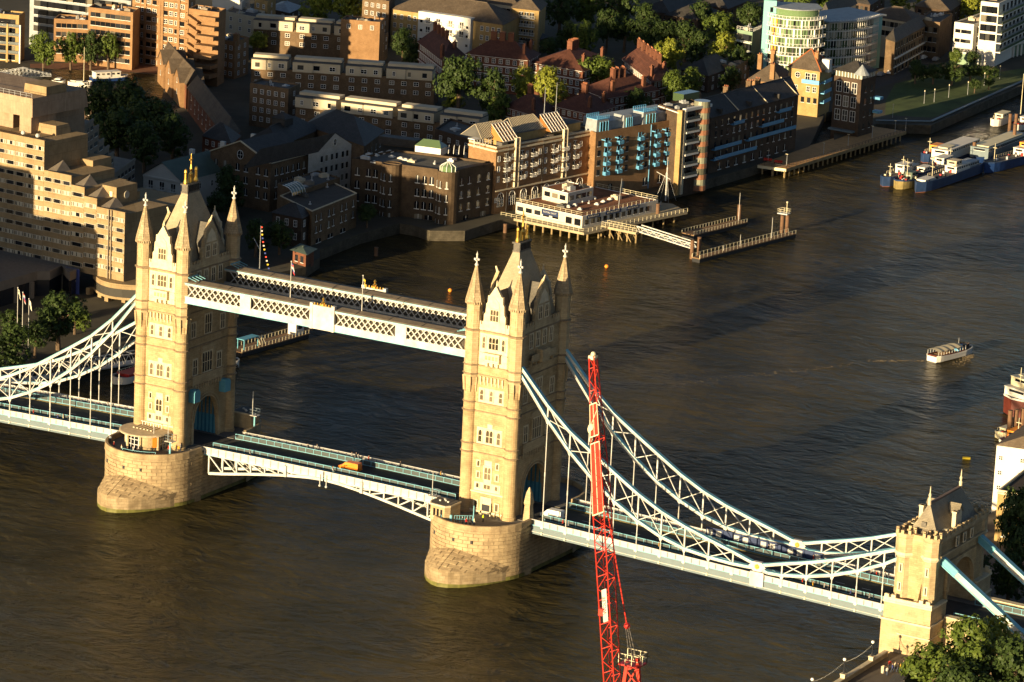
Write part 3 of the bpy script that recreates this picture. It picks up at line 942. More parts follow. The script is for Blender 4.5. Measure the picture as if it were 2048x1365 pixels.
# ---------------------------------------------------------------- bascule leaves
def rail_run(parent, x0, x1, y, zf, step=2.0, h=1.15, mats=('bluetop', 'glasspanel')):
 """guard rail along the road: posts, rails and infill panels as parts"""
 n = max(1, round((x1 - x0) / step))
 d = (x1 - x0) / n
 post = MB().box(-.05, -.06, 0, .05, .06, h).mesh('rail_post', M[mats[0]])
 pan = MB().box(-d / 2 + .08, -.015, .15, d / 2 - .08, .015, h - .12).mesh('rail_panel', M[mats[1]])
 for i in range(n + 1):
  x = x0 + d * i
  put('rail_post', post, parent, (x, y, zf(x)))
  if i < n:
   put('rail_panel', pan, parent, (x + d / 2, y, zf(x + d / 2)))
 mb = MB()
 for i in range(n):
  a, b = x0 + d * i, x0 + d * (i + 1)
  mb.beam((a, y, zf(a) + h), (b, y, zf(b) + h), .14, .1)
  mb.beam((a, y, zf(a) + .1), (b, y, zf(b) + .1), .1, .12)
 mb.build('hand_rail', M[mats[0]], parent)
def bascule(s, label):
 """s=-1: leaf from the north pier, s=+1: from the south pier; both meet at x=0"""
 t = thing('bascule_leaf', label, 'bridge deck')
 X1 = 30.75
 zr = lambda x: 10.7 + 0.25 * (1 - (x / 31.0) ** 2)
 a, b = (0.03 * s, X1 * s) if s > 0 else (X1 * s, 0.03 * s)
 n = 8
 mb = MB()
 for i in range(n):
  x0, x1 = a + (b - a) * i / n, a + (b - a) * (i + 1) / n
  for y0, y1, dz, k in ((-7.4, -4.45, .14, 1), (-4.45, 4.45, 0, 0), (4.45, 7.4, .14, 1)):
   mb.mat(k)
   q = [(x0, y0, zr(x0) + dz), (x1, y0, zr(x1) + dz), (x1, y1, zr(x1) + dz), (x0, y1, zr(x0) + dz)]
   lo = [(x, y, z - .45) for x, y, z in q]
   mb.rings([lo, q])
 mb.build('deck', [M['asphalt'], M['footway']], t)
 mb = MB()
 for i in range(6):
  x = a + (b - a) * (i + .5) / 6
  mb.beam((x - 1, 0, zr(x - 1) + .006), (x + 1, 0, zr(x + 1) + .006), .12, .01)
 mb.build('lane_mark', M['roadwhite'], t)
 np_ = 16
 d = (b - a) / np_
 for sy in (-1, 1):
  pan = MB().box(-d / 2 + .12, -.05, -.55, d / 2 - .12, .05, .98).mesh('parapet_panel', M['white'])
  rib = MB().box(-.11, -.03, -.6, .11, .03, 1.05).mesh('parapet_rib', M['paleblue'])
  for i in range(np_):
   x = a + d * (i + .5)
   put('parapet_panel', pan, t, (x, sy * 7.5, zr(x)))
   if i:
    put('parapet_rib', rib, t, (a + d * i, sy * 7.5, zr(a + d * i)))
  mb = MB()
  for i in range(np_):
   x0, x1 = a + d * i, a + d * (i + 1)
   mb.mat(0).beam((x0, sy * 7.5, zr(x0) + 1.02), (x1, sy * 7.5, zr(x1) + 1.02), .26, .1)
   mb.mat(1).beam((x0, sy * 7.5, zr(x0) - .62), (x1, sy * 7.5, zr(x1) - .62), .3, .14)
  mb.build('parapet_rail', [M['white'], M['bluetop']], t)
 # curved trusses below
 ch = [(0.2, 10.05), (4, 9.85), (8.2, 9.4), (11.5, 8.95), (15, 8.4), (18.6, 7.8), (22.2, 7.15), (25.8, 6.5), (29.4, 5.95)]
 for y in (-7.35, -2.4, 2.4, 7.35):
  mb = MB()
  for (xa, za), (xb, zb) in zip(ch, ch[1:]):
   mb.mat(0).beam((s * xa, y, za), (s * xb, y, zb), .42, .55)
   mb.mat(1).beam((s * xa, y, za + .33), (s * xb, y, zb + .33), .6, .07)
  mb.build('bottom_chord', [M['white'], M['paleblue']], t)
  MB().box(min(s * .2, s * 30.4), y - .14, 9.95, max(s * .2, s * 30.4), y + .14, 10.22).build('top_chord', M['white'], t)
  for i, (xa, za) in enumerate(ch):
   if xa < 8:
    continue
   MB().beam((s * xa, y, za), (s * xa, y, 10.1), .3, .3, up=(0, 1, 0)).build('strut', M['white'], t)
   if i + 1 < len(ch):
    xb, zb = ch[i + 1]
    MB().beam((s * xa, y, za + .1), (s * xb, y, 10.0), .26, .36, up=(0, 1, 0)).build('brace', M['white'], t)
 mb = MB()
 for x, z in ch[1:]:
  mb.box(s * x - .12, -7.2, z - .1, s * x + .12, 7.2, z + .1)
  mb.box(s * x - .14, -7.2, 9.9, s * x + .14, 7.2, 10.18)
 mb.build('cross_girder', M['paleblue'], t)
 for y in (-4.35, 4.35):
  rail_run(t, min(a, b) + .3, max(a, b) - .1, y, lambda x: zr(x) + .12)
 mb = MB()
 for y in (-7.75, 7.75):
  mb.box(s * 9.6 - .3, y - .2, 9.0, s * 9.6 + .3, y + .2, 11.4)
  mb.tube((s * .8, y, 8.8), (s * .8, y, 11.2), .09).sphere((s * .8, y, 8.7), .28)
 mb.build('navigation_lamp', M['white'], t)
 return t
bascule(-1, 'raised-arch bascule span half beside the pier with the round ticket pavilion')
bascule(1, 'bascule span half carrying the orange van')
# road over each pier, through the tower
for s, lb in ((-1, 'road surface through the tower nearer the hotel'), (1, 'road surface through the tower behind the crane')):
 mb = MB()
 mb.mat(0).box(s * H - 10.38, -4.45, 10.69, s * H + 10.38, 4.45, 10.705)
 for y0, y1 in ((-8.5, -4.45), (4.45, 8.5)):
  mb.mat(1).box(s * H - 10.38, y0, 10.69, s * H + 10.38, y1, 10.82)
 mb.build('road', [M['asphalt'], M['footway']], kind='structure')
# ---------------------------------------------------------------- suspended side spans
HX = [54.25 + 5.46 * k for k in range(15)]
def zside(x):
 """road level on the side spans and beyond"""
 x = abs(x)
 return 10.72 - (x - 51.6) / 82.0 * 2.1 if x > 51.6 else 10.72
def side_span(s, label, x_end):
 t = thing('suspended_deck', label, 'bridge deck')
 x0, x1 = 51.75, x_end
 n = 12
 mb = MB()
 for i in range(n):
  xa, xb = x0 + (x1 - x0) * i / n, x0 + (x1 - x0) * (i + 1) / n
  for y0, y1, dz, k in ((-9.0, -5.3, .14, 1), (-5.3, 5.3, 0, 0), (5.3, 9.0, .14, 1)):
   q = [(s * xa, y0, zside(xa) + dz), (s * xb, y0, zside(xb) + dz), (s * xb, y1, zside(xb) + dz), (s * xa, y1, zside(xa) + dz)]
   if s < 0:
    q = q[::-1]
   mb.mat(k).rings([[(x, y, z - .5) for x, y, z in q], q])
 mb.build('deck', [M['asphalt'], M['footway']], t)
 mb = MB()
 for i in range(14):
  x = x0 + 2 + i * 5.8
  mb.beam((s * (x - 1), 0, zside(x - 1) + .006), (s * (x + 1), 0, zside(x + 1) + .006), .12, .01)
 mb.build('lane_mark', M['roadwhite'], t)
 mb = MB()
 for y in (-5.05, 5.05):
  mb.beam((s * x0, y, zside(x0) + .006), (s * x1, y, zside(x1) + .006), .14, .01)
 mb.build('kerb_line', M['yellowline'], t)
 step = 5.46 / 3
 N = int((x1 - x0) / step)
 d = step
 for sy in (-1, 1):
  pan = MB().box(-d / 2 + .12, -.06, -.1, d / 2 - .12, .06, .95).mesh('parapet_panel', M['white'])
  rib = MB().box(-.11, -.03, -.15, .11, .03, 1.0).mesh('parapet_rib', M['paleblue'])
  ped = MB().mat(0).box(-.32, -.2, -.5, .32, .2, 1.08).mat(1).box(-.2, -.23, .15, .2, .23, .7).mesh('parapet_pedestal', [M['white'], M['shield']])
  xs0 = HX[0] - step * 1
  for i in range(N):
   x = xs0 + (i + .5) * step
   if x + d / 2 > x1:
    break
   put('parapet_panel', pan, t, (s * x, sy * 9.2, zside(x) + .1))
   if i % 3 == 1:
    put('parapet_pedestal', ped, t, (s * (x - step / 2), sy * 9.2, zside(x) + .1))
   else:
    put('parapet_rib', rib, t, (s * (x - step / 2), sy * 9.2, zside(x) + .1))
  mb = MB()
  mb.mat(0).beam((s * x0, sy * 9.2, zside(x0) + 1.1), (s * x1, sy * 9.2, zside(x1) + 1.1), .28, .1)
  mb.mat(1).beam((s * x0, sy * 9.2, zside(x0) - .05), (s * x1, sy * 9.2, zside(x1) - .05), .3, .14)
  mb.build('parapet_rail', [M['white'], M['bluetop']], t)
  mb = MB()
  mb.mat(0).beam((s * x0, sy * 9.15, zside(x0) - .75), (s * x1, sy * 9.15, zside(x1) - .75), .12, 1.2)
  mb.mat(1).beam((s * x0, sy * 9.15, zside(x0) - 1.4), (s * x1, sy * 9.15, zside(x1) - 1.4), .55, .12)
  mb.mat(0).beam((s * x0, sy * 9.0, zside(x0) - 1.75), (s * x1, sy * 9.0, zside(x1) - 1.75), .2, .5)
  mb.build('edge_girder', [M['paleblue'], M['white']], t)
  for hx in HX:
   if hx < x1:
    MB().box(s * hx - .16, sy * 9.15 - .32, zside(hx) - 1.75, s * hx + .16, sy * 9.15 + .32, zside(hx) - 1.2).build('hanger_bracket', M['cream'], t)
  for hx in HX[::2]:
   if hx < x1 and sy > 0:
    MB().box(s * hx - .15, -8.9, zside(hx) - 1.5, s * hx + .15, 8.9, zside(hx) - .55).build('cross_girder', M['paleblue'], t)
  rail_run(t, min(s * (x0 + .4), s * (x1 - .6)), max(s * (x0 + .4), s * (x1 - .6)), sy * 5.45, lambda x: zside(x) + .12)
 return t
M['navyboard'] = paint('navyboard', (0.02, 0.035, 0.09), 0.6)
M['shield'] = paint('shield', (0.62, 0.42, 0.40), 0.6)
M['cream'] = paint('cream', (0.62, 0.55, 0.36), 0.6)
side_span(1, 'suspended side-span deck reaching the turreted abutment on the right', 133.9)
side_span(-1, 'suspended side-span deck running off the left edge', 133.9)
UP = [(47.6, 43.4), (54.25, 36.5), (59.7, 31.9), (65.2, 28.4), (70.6, 25.1), (76.1, 21.8), (81.6, 19.1), (87.0, 17.1), (92.5, 15.5), (98.0, 14.0), (101.6, 12.9), (103.6, 12.35)]
LO = [(47.6, 41.9), (54.25, 33.6), (59.7, 27.9), (65.2, 23.2), (70.6, 19.3), (76.1, 16.3), (81.6, 14.0), (87.0, 12.55), (92.5, 11.85), (98.0, 11.55), (101.6, 11.6), (103.6, 11.75)]
SU = [(103.6, 12.35), (106.0, 12.85), (108.9, 13.65), (114.3, 15.0), (119.8, 16.6), (125.2, 18.5), (130.7, 20.5), (134.5, 21.9)]
SL = [(103.6, 11.75), (106.0, 11.2), (108.9, 11.3), (114.3, 12.15), (119.8, 13.5), (125.2, 15.45), (130.7, 17.95), (134.5, 20.2)]
def chain(s, sy, label):
 t = thing('suspension_chain', label, 'chain')
 y = sy * 9.16
 P3 = lambda p: (s * p[0], y, p[1])
 for nm, pl in (('upper_chord', UP), ('lower_chord', LO), ('upper_chord', SU), ('lower_chord', SL)):
  mb = MB()
  for p, q in zip(pl, pl[1:]):
   mb.mat(0).beam(P3(p), P3(q), .42, .62, up=(0, 1, 0))
   dx, dz = q[0] - p[0], q[1] - p[1]
   l = math.hypot(dx, dz)
   nx, nz = -dz / l * .26, dx / l * .26
   for g in (1, -1):
    a_, b_ = (p[0] + g * nx, p[1] + g * nz), (q[0] + g * nx, q[1] + g * nz)
    mb.mat(1 if g > 0 else 0).beam(P3(a_), P3(b_), .1, .92, up=(0, 1, 0))
  mb.build(nm, [M['white'], M['bluetop']], t)
 for U_, L_ in ((UP[1:10], LO[1:10]), (SU[2:7], SL[2:7])):
  for i, (p, q) in enumerate(zip(U_, L_)):
   if p[1] - q[1] > .5:
    MB().beam(P3(p), P3(q), .3, .3, up=(0, 1, 0)).build('strut', M['white'], t)
   if i + 1 < len(U_):
    for a_, b_, o in ((p, L_[i + 1], .06), (q, U_[i + 1], -.06)):
     MB().beam((s * a_[0], y + o, a_[1]), (s * b_[0], y + o, b_[1]), .16, .24, up=(0, 1, 0)).build('brace', M['white'], t)
 # hangers
 for hx, hz in [(p[0], p[1]) for p in LO[1:9]] + [(p[0], p[1]) for p in SL[2:7]]:
  zb = zside(hx) - .6
  mb = MB()
  if hz - zb > 2.2:
   mb.tube((s * hx, y, hz - .2), (s * hx, y, zb), .105, .105, 8)
   mb.tube((s * hx, y, (hz + zb) / 2 - .5), (s * hx, y, (hz + zb) / 2 + .5), .15, .15, 8)
   mb.rings([[(s * hx - .5, y - .12, hz - .2), (s * hx + .5, y - .12, hz - .2), (s * hx + .5, y + .12, hz - .2), (s * hx - .5, y + .12, hz - .2)],
      [(s * hx - .14, y - .12, hz - 1.0), (s * hx + .14, y - .12, hz - 1.0), (s * hx + .14, y + .12, hz - 1.0), (s * hx - .14, y + .12, hz - 1.0)]][::-1])
  else:
   mb.rings([[(s * hx - .14, y - .12, zb), (s * hx + .14, y - .12, zb), (s * hx + .14, y + .12, zb), (s * hx - .14, y + .12, zb)],
      [(s * hx - .55, y - .12, hz - .1), (s * hx + .55, y - .12, hz - .1), (s * hx + .55, y + .12, hz - .1), (s * hx - .55, y + .12, hz - .1)]])
  mb.build('hanger', M['white'], t)
 # pin joint
 mb = MB()
 pts = [(1.9, 0), (.9, .95), (-.9, .95), (-1.9, 0), (-.9, -.95), (.9, -.95)]
 mb.mat(0).xzprism([(s * 103.6 + a, 12.05 + b) for a, b in pts], y - .45, y + .45)
 for g in (-1, 1):
  mb.mat(1).tube((s * 103.6, y + g * .44, 12.05), (s * 103.6, y + g * .52, 12.05), .52, .52, 14)
  mb.mat(2).tube((s * 103.6, y + g * .5, 12.05), (s * 103.6, y + g * .56, 12.05), .34, .34, 12)
 mb.mat(0).box(s * 103.6 - 1.5, y - .42, 7.9, s * 103.6 + 1.5, y + .42, 10.9)
 mb.build('pin_joint', [M['white'], M['gold'], M['orangepaint']], t)
 return t
M['orangepaint'] = paint('orangepaint', (0.75, 0.25, 0.03), 0.5)
chain(1, -1, 'white braced suspension chain on the side nearer the red crane')
chain(1, 1, 'white braced suspension chain across the road, behind the crane-side one')
chain(-1, -1, 'front white suspension chain falling to the left edge')
chain(-1, 1, 'rear white suspension chain falling to the left edge')
# ---------------------------------------------------------------- south abutment tower
def abutment():
 t = thing('abutment_tower', 'turreted stone abutment with slate roof at the right end of the bridge', 'tower', (138.6, 0, SZ))
 L = (-138.6, 0, -SZ)
 S, A_ = M['granite'], M['ashlar']
 xa, xb = 134.2, 143.0
 for sy in (-1, 1):
  mb = MB()
  mb.box(133.4, sy * 7.4, -2, 143.8, sy * 14.9, 9.1)
  mb.box(133.6, sy * 7.3, 9.1, 143.6, sy * 14.6, 12.4)
  mb.build('base_block', A_, t, loc=L)
  mb = MB()
  mb.box(133.3, sy * 7.35, 8.9, 143.9, sy * 15.1, 9.25)
  mb.box(137, sy * 7.35, 6.4, 143.9, sy * 15.0, 6.6)
  mb.box(133.4, sy * 7.28, 12.4, 143.8, sy * 14.8, 12.75)
  mb.build('base_moulding', M['portland'], t, loc=L)
  mb = MB()
  for x0, x1 in ((133.5, 143.7),):
   mb.box(x0, sy * 14.15, 12.7, x1, sy * 14.65, 13.4)
   for i in range(7):
    if i in (2, 3, 4):
     continue
    xx = x0 + (x1 - x0) * (i + .1) / 7
    mb.box(xx, sy * 14.15, 13.4, xx + .85, sy * 14.65, 14.0)
  mb.build('base_parapet', M['portland'], t, loc=L)
  # flank wall with two stair turrets
  mb = MB()
  mb.box(xa + .3, sy * 6.9, 9.0, xb - .3, sy * 11.0, 25.2)
  mb.build('wall', S, t, loc=L)
  for cx, r in ((135.9, 1.75), (141.4, 1.65)):
   mb = MB()
   mb.lathe([(r * 1.05, 9), (r, 12.9), (r * .92, 21.2), (r * 1.12, 22.0), (r * 1.12, 25.2), (r * 1.2, 25.4), (r * 1.2, 26.2), (r * .9, 26.2), (r * .9, 25.6)], cx, sy * 11.3, 8, math.pi / 8)
   for i in range(8):
    a = i * math.pi / 4
    c = (cx + r * 1.03 * math.cos(a), sy * 11.3 + r * 1.03 * math.sin(a))
    mb.box(c[0] - .3, c[1] - .3, 26.1, c[0] + .3, c[1] + .3, 26.9)
   tu = mb.build('turret', A_, t, loc=L)
   put('slit_window', slit_mesh(), tu, (cx, sy * (11.3 + r * .93), 18.4), 0 if sy < 0 else math.pi)
   put('slit_window', slit_mesh(), tu, (cx, sy * (11.3 + r * .95), 14.6), 0 if sy < 0 else math.pi)
   MB().lathe([(r * 1.0, 21.3), (r * 1.25, 21.9), (r * 1.12, 22.3)], cx, sy * 11.3, 8, math.pi / 8).build('turret_band', M['portland'], tu)
  mb = MB()
  mb.box(136.6, sy * 10.9, 9, 140.9, sy * 12.1, 25.2)
  mb.box(136.6, sy * 11.2, 25.2, 140.9, sy * 12.15, 26.1)
  mb.build('wall_bay', S, t, loc=L)
  MB().yzprism([(sy * 12.0, 12.7), (sy * 13.9, 12.7), (sy * 12.0, 17.4)], 139.4, 140.2).build('buttress', S, t, loc=L)
 # arch over the road and the block above it
 mb = MB()
 mb.box(xa + .32, -6.9, 20.2, xb - .32, 6.9, 25.2)
 mb.build('arch_block', S, t, loc=L)
 for xx in (xa, xb):
  mb = MB()
  n = 16
  for i in range(n):
   y0, y1 = -6.9 + 13.8 * i / n, -6.9 + 13.8 * (i + 1) / n
   f = lambda y: 14.0 + 5.6 * max(0.0, 1 - (abs(y) / 6.2) ** 2) ** .5 if abs(y) < 6.2 else 8.6
   mb.yzprism([(y0, f(y0 + 1e-4)), (y1, f(y1 - 1e-4)), (y1, 20.2), (y0, 20.2)], xx - .3, xx + .3)
  mb.build('arch_face', S, t, loc=L)
  mb = MB()
  prev = None
  for i in range(21):
   a = math.pi * i / 20
   p = (xx, 6.3 * math.cos(a), 14.0 + 5.75 * math.sin(a))
   if prev:
    mb.beam(prev, p, .5, .8, up=(1, 0, 0))
   prev = p
  mb.build('arch_moulding', A_, t, loc=L)
  sx = 1 if xx == xb else -1
  mb = MB()
  mb.box(xx - .35, -11, 22.0, xx + .35, 11, 22.4)
  mb.box(xx - .3, -11, 25.1, xx + .3, 11, 25.9)
  for i in range(11):
   y = -10 + 2 * i
   mb.box(xx - .3, y - .5, 25.9, xx + .3, y + .5, 26.7)
  mb.build('battlement', A_, t, loc=L)
  for y in (-3.5, 0, 3.5):
   put('window', gothic_window(.9, 1.6), t, (xx + sx * .32 - 138.6, y, 22.9 - SZ), sx * math.pi / 2)
 # roof: steep, hollow-sided
 mb = MB()
 mb.rings([[(134.8, -10.4, 25.2), (142.4, -10.4, 25.2), (142.4, 10.4, 25.2), (134.8, 10.4, 25.2)],
    [(136.0, -9.3, 26.6), (141.2, -9.3, 26.6), (141.2, 9.3, 26.6), (136.0, 9.3, 26.6)],
    [(137.2, -8.4, 28.8), (140.0, -8.4, 28.8), (140.0, 8.4, 28.8), (137.2, 8.4, 28.8)],
    [(138.4, -7.6, 31.3), (138.8, -7.6, 31.3), (138.8, 7.4, 31.3), (138.4, 7.4, 31.3)]])
 ro = mb.build('roof', M['leadroof'], t, loc=L)
 mb = MB().box(138.3, -7.5, 31.25, 138.9, 7.3, 31.6)
 mb.build('ridge', M['ridge'], ro)
 for y in (-7.6, 7.4):
  MB().lathe([(.38, 31.2), (.3, 31.9), (.36, 32.3), (.18, 32.6), (.3, 33.2), (.12, 33.6), (.1, 34.4), (.02, 35.0)], 138.6, y, 8).build('finial', M['portland'], ro)
 for sx in (-1, 1):
  mb = MB()
  x0, x1 = 138.6 + sx * 1.0, 138.6 + sx * 3.4
  mb.mat(0).yzprism([(-.9, 26), (.9, 26), (.9, 28.6), (0, 29.9), (-.9, 28.6)], x0, x1)
  mb.mat(1).yzprism([(-1.05, 28.55), (0, 30.0), (0, 30.25), (-1.2, 28.6)], x0, x1 + sx * .2)
  mb.yzprism([(1.05, 28.55), (0, 30.0), (0, 30.25), (1.2, 28.6)], x0, x1 + sx * .2)
  mb.build('dormer', [M['portland'], M['leadroof']], ro)
  MB().box(138.6 + sx * 3.1, -3.2, 25, 138.6 + sx * 3.9, -2.3, 29.4).box(138.6 + sx * 3.0, -3.3, 29.1, 138.6 + sx * 4.0, -2.2, 29.4).build('chimney', M['portland'], ro)
  MB().beam((138.6 + sx * 2.6, -6.4, 26.4), (138.6 + sx * 3.8, -6.4, 26.6), 1.0, .12).build('roof_hatch', M['cream'], ro)
 MB().box(137.9, -9.2, 27.0, 138.9, -8.85, 28.0).build('louvre', M['slate'], ro)
def slit_mesh():
 if 'slit' not in _GW:
  mb = MB()
  mb.mat(0).box(-.42, -.1, -.1, .42, .15, 1.8)
  mb.mat(1).box(-.14, -.13, .15, .14, -.09, 1.55)
  _GW['slit'] = mb.mesh('slit_window', [M['portland'], M['ironblack']])
 return _GW['slit']
M['leadroof'] = masonry('leadroof', (0.25, 0.215, 0.15), (0.21, 0.18, 0.125), (0.15, 0.13, 0.095), 0.5, 0.3, rough=0.5, stain=0.35)
M['ridge'] = paint('ridge', (0.16, 0.11, 0.08), 0.7)
abutment()
# land ties beyond the abutment
for sy, lb in ((-1, 'long white tie bar sloping down from the abutment, near side of road'), (1, 'long white tie bar sloping down from the abutment, far side of road')):
 mb = MB()
 p, q = (142.6, sy * 9.16, 21.3), (172.0, sy * 9.16, 2.2)
 mb.mat(0).beam(p, q, .9, 1.5, up=(0, 1, 0))
 mb = MB()
 d = Vector(q) - Vector(p)
 n = Vector((-d.z, 0, d.x)).normalized()
 if n.z < 0:
  n = -n
 t = thing('land_tie', lb, 'tie bar', q)
 L = tuple(-Vector(q))
 MB().beam(p, q, 1.2, .8, up=(0, 1, 0)).build('web', M['white'], t, loc=L)
 for g in (.65, -.65):
  MB().beam(Vector(p) + n * g, Vector(q) + n * g, .14, 1.35, up=(0, 1, 0)).build('flange', M['bluetop'], t, loc=L)
 MB().beam(Vector(p), Vector(p) + d * .12, 1.7, 1.0, up=(0, 1, 0)).build('socket', M['teal'], t, loc=L)
# approach viaduct to the south
t = thing('approach_viaduct', 'stone-walled approach road behind the abutment, right edge', 'bridge', (190, 0, 5))
L = (-190, 0, -5)
zr = lambda x: 8.6 - (x - 134) * .012
mb = MB()
for x0, x1 in ((133.9, 160), (160, 200), (200, 300)):
 for y0, y1, dz, k in ((-7.3, -5.2, .14, 1), (-5.2, 5.2, 0, 0), (5.2, 7.3, .14, 1)):
  q = [(x0, y0, zr(x0) + dz), (x1, y0, zr(x1) + dz), (x1, y1, zr(x1) + dz), (x0, y1, zr(x0) + dz)]
  mb.mat(k).rings([[(x, y, z - .5) for x, y, z in q], q])
mb.build('deck', [M['asphalt'], M['footway']], t, loc=L)
for sy in (-1, 1):
 mb = MB()
 mb.rings([[(143.9, sy * 7.3, 0), (300, sy * 7.3, 0), (300, sy * 8.6, 0), (143.9, sy * 8.6, 0)][::sy], [(143.9, sy * 7.3, zr(144) + 1.1), (300, sy * 7.3, zr(300) + 1.1), (300, sy * 8.6, zr(300) + 1.1), (143.9, sy * 8.6, zr(144) + 1.1)][::sy]])
 mb.build('side_wall', M['ashlar'], t, loc=L)
 mb = MB()
 mb.beam((143.9, sy * 7.95, zr(144) + 1.2), (300, sy * 7.95, zr(300) + 1.2), 1.6, .25)
 mb.beam((143.9, sy * 8.65, zr(144) - .8), (300, sy * 8.65, zr(300) - .8), .25, .25)
 mb.build('coping', M['portland'], t, loc=L)
t2 = t
rail_run(t2, 144.5 - 190, 200 - 190, -5.3, lambda x: zr(x + 190) + .12 - 5)
rail_run(t2, 144.5 - 190, 200 - 190, 5.3, lambda x: zr(x + 190) + .12 - 5)
t = thing('hoarding', 'navy site hoarding with pale posters along the far footway near the gold roundels', 'hoarding', (96, 8.4, zside(96) + .14))
for i in range(13):
 x = -12 + 2.05 * i
 z = zside(96 + x) - zside(96)
 pn = MB().box(-.98, -.06, 0, .98, .06, 2.0).build('panel', M['navyboard'], t, loc=(x, 0, z))
 if i % 3 != 2:
  MB().box(-.7, -.075, .35, .5, -.062, 1.6).build('poster', M['white'], pn)
# ================================================================ city on the far bank
LOW = 2.0
def V2(p):
 return Vector((p[0], p[1]))
M['concrete'] = masonry('concrete', (0.30, 0.22, 0.12), (0.265, 0.19, 0.10), (0.17, 0.12, 0.065), 3.3, 2.62, stain=0.22, bump=0.3, msize=0.035)
M['concretegrey'] = paint('concretegrey', (0.20, 0.165, 0.125), 0.9, var=0.2, scale=0.3)
M['stockbrick'] = masonry('stockbrick', (0.20, 0.13, 0.068), (0.15, 0.095, 0.05), (0.11, 0.08, 0.055), 0.45, 0.15, stain=0.4, bump=0.2)
M['orangebrick'] = masonry('orangebrick', (0.30, 0.17, 0.075), (0.235, 0.13, 0.057), (0.2, 0.125, 0.07), 0.45, 0.15, stain=0.25, bump=0.2)
M['yellowbrick'] = masonry('yellowbrick', (0.40, 0.27, 0.11), (0.33, 0.22, 0.085), (0.3, 0.22, 0.10), 0.45, 0.15, stain=0.25, bump=0.2)
M['redbrick'] = masonry('redbrick', (0.20, 0.072, 0.038), (0.15, 0.053, 0.028), (0.12, 0.065, 0.042), 0.45, 0.15, stain=0.35, bump=0.2)
M['darkbrick'] = masonry('darkbrick', (0.105, 0.067, 0.042), (0.075, 0.05, 0.033), (0.06, 0.045, 0.033), 0.45, 0.15, stain=0.4, bump=0.2)
M['shadebrick'] = masonry('shadebrick', (0.115, 0.076, 0.042), (0.085, 0.056, 0.032), (0.065, 0.048, 0.032), 0.45, 0.15, stain=0.4, bump=0.2)  # darker brick: the quay warehouse's shade is put into its colour
M['render'] = paint('render', (0.47, 0.40, 0.28), 0.85, var=0.1, scale=0.2)
M['renderwhite'] = paint('renderwhite', (0.60, 0.57, 0.50), 0.8, var=0.07, scale=0.2)
M['slateroof'] = masonry('slateroof', (0.062, 0.056, 0.05), (0.048, 0.044, 0.04), (0.034, 0.032, 0.03), 0.6, 0.3, rough=0.6, stain=0.35)
M['brownroof'] = masonry('brownroof', (0.13, 0.098, 0.068), (0.10, 0.077, 0.055), (0.07, 0.055, 0.04), 0.6, 0.3, rough=0.75, stain=0.3)
M['redroof'] = masonry('redroof', (0.135, 0.053, 0.033), (0.10, 0.04, 0.026), (0.065, 0.028, 0.02), 0.5, 0.3, rough=0.75, stain=0.35)
M['greenroof'] = paint('greenroof', (0.075, 0.105, 0.082), 0.6, var=0.2, scale=0.3)
M['flatroof'] = paint('flatroof', (0.085, 0.082, 0.075), 0.9, var=0.3, scale=0.2)
M['rustroof'] = paint('rustroof', (0.21, 0.085, 0.04), 0.85, var=0.4, scale=0.25)
M['frame'] = paint('frame', (0.68, 0.66, 0.60), 0.5, var=0.05)
M['bluesteel'] = paint('bluesteel', (0.09, 0.27, 0.44), 0.45, var=0.1)
M['skyblue'] = paint('skyblue', (0.12, 0.36, 0.58), 0.45, var=0.1)
M['turquoise'] = paint('turquoise', (0.20, 0.42, 0.43), 0.5, var=0.05)
M['orange'] = paint('orange', (0.80, 0.28, 0.03), 0.5, var=0.08)
M['greenglass'] = glass('greenglass', (0.055, 0.085, 0.04), 0.07, 0.9, 0.6)
M['curtain'] = paint('curtain', (0.42, 0.38, 0.29), 0.8, var=0.1)
M['timber'] = paint('timber', (0.20, 0.12, 0.06), 0.85, var=0.25, scale=0.6)
M['pile'] = paint('pile', (0.26, 0.19, 0.09), 0.9, var=0.3, scale=0.5)
M['chimneypot'] = paint('chimneypot', (0.34, 0.13, 0.06), 0.8)
_WM = {}
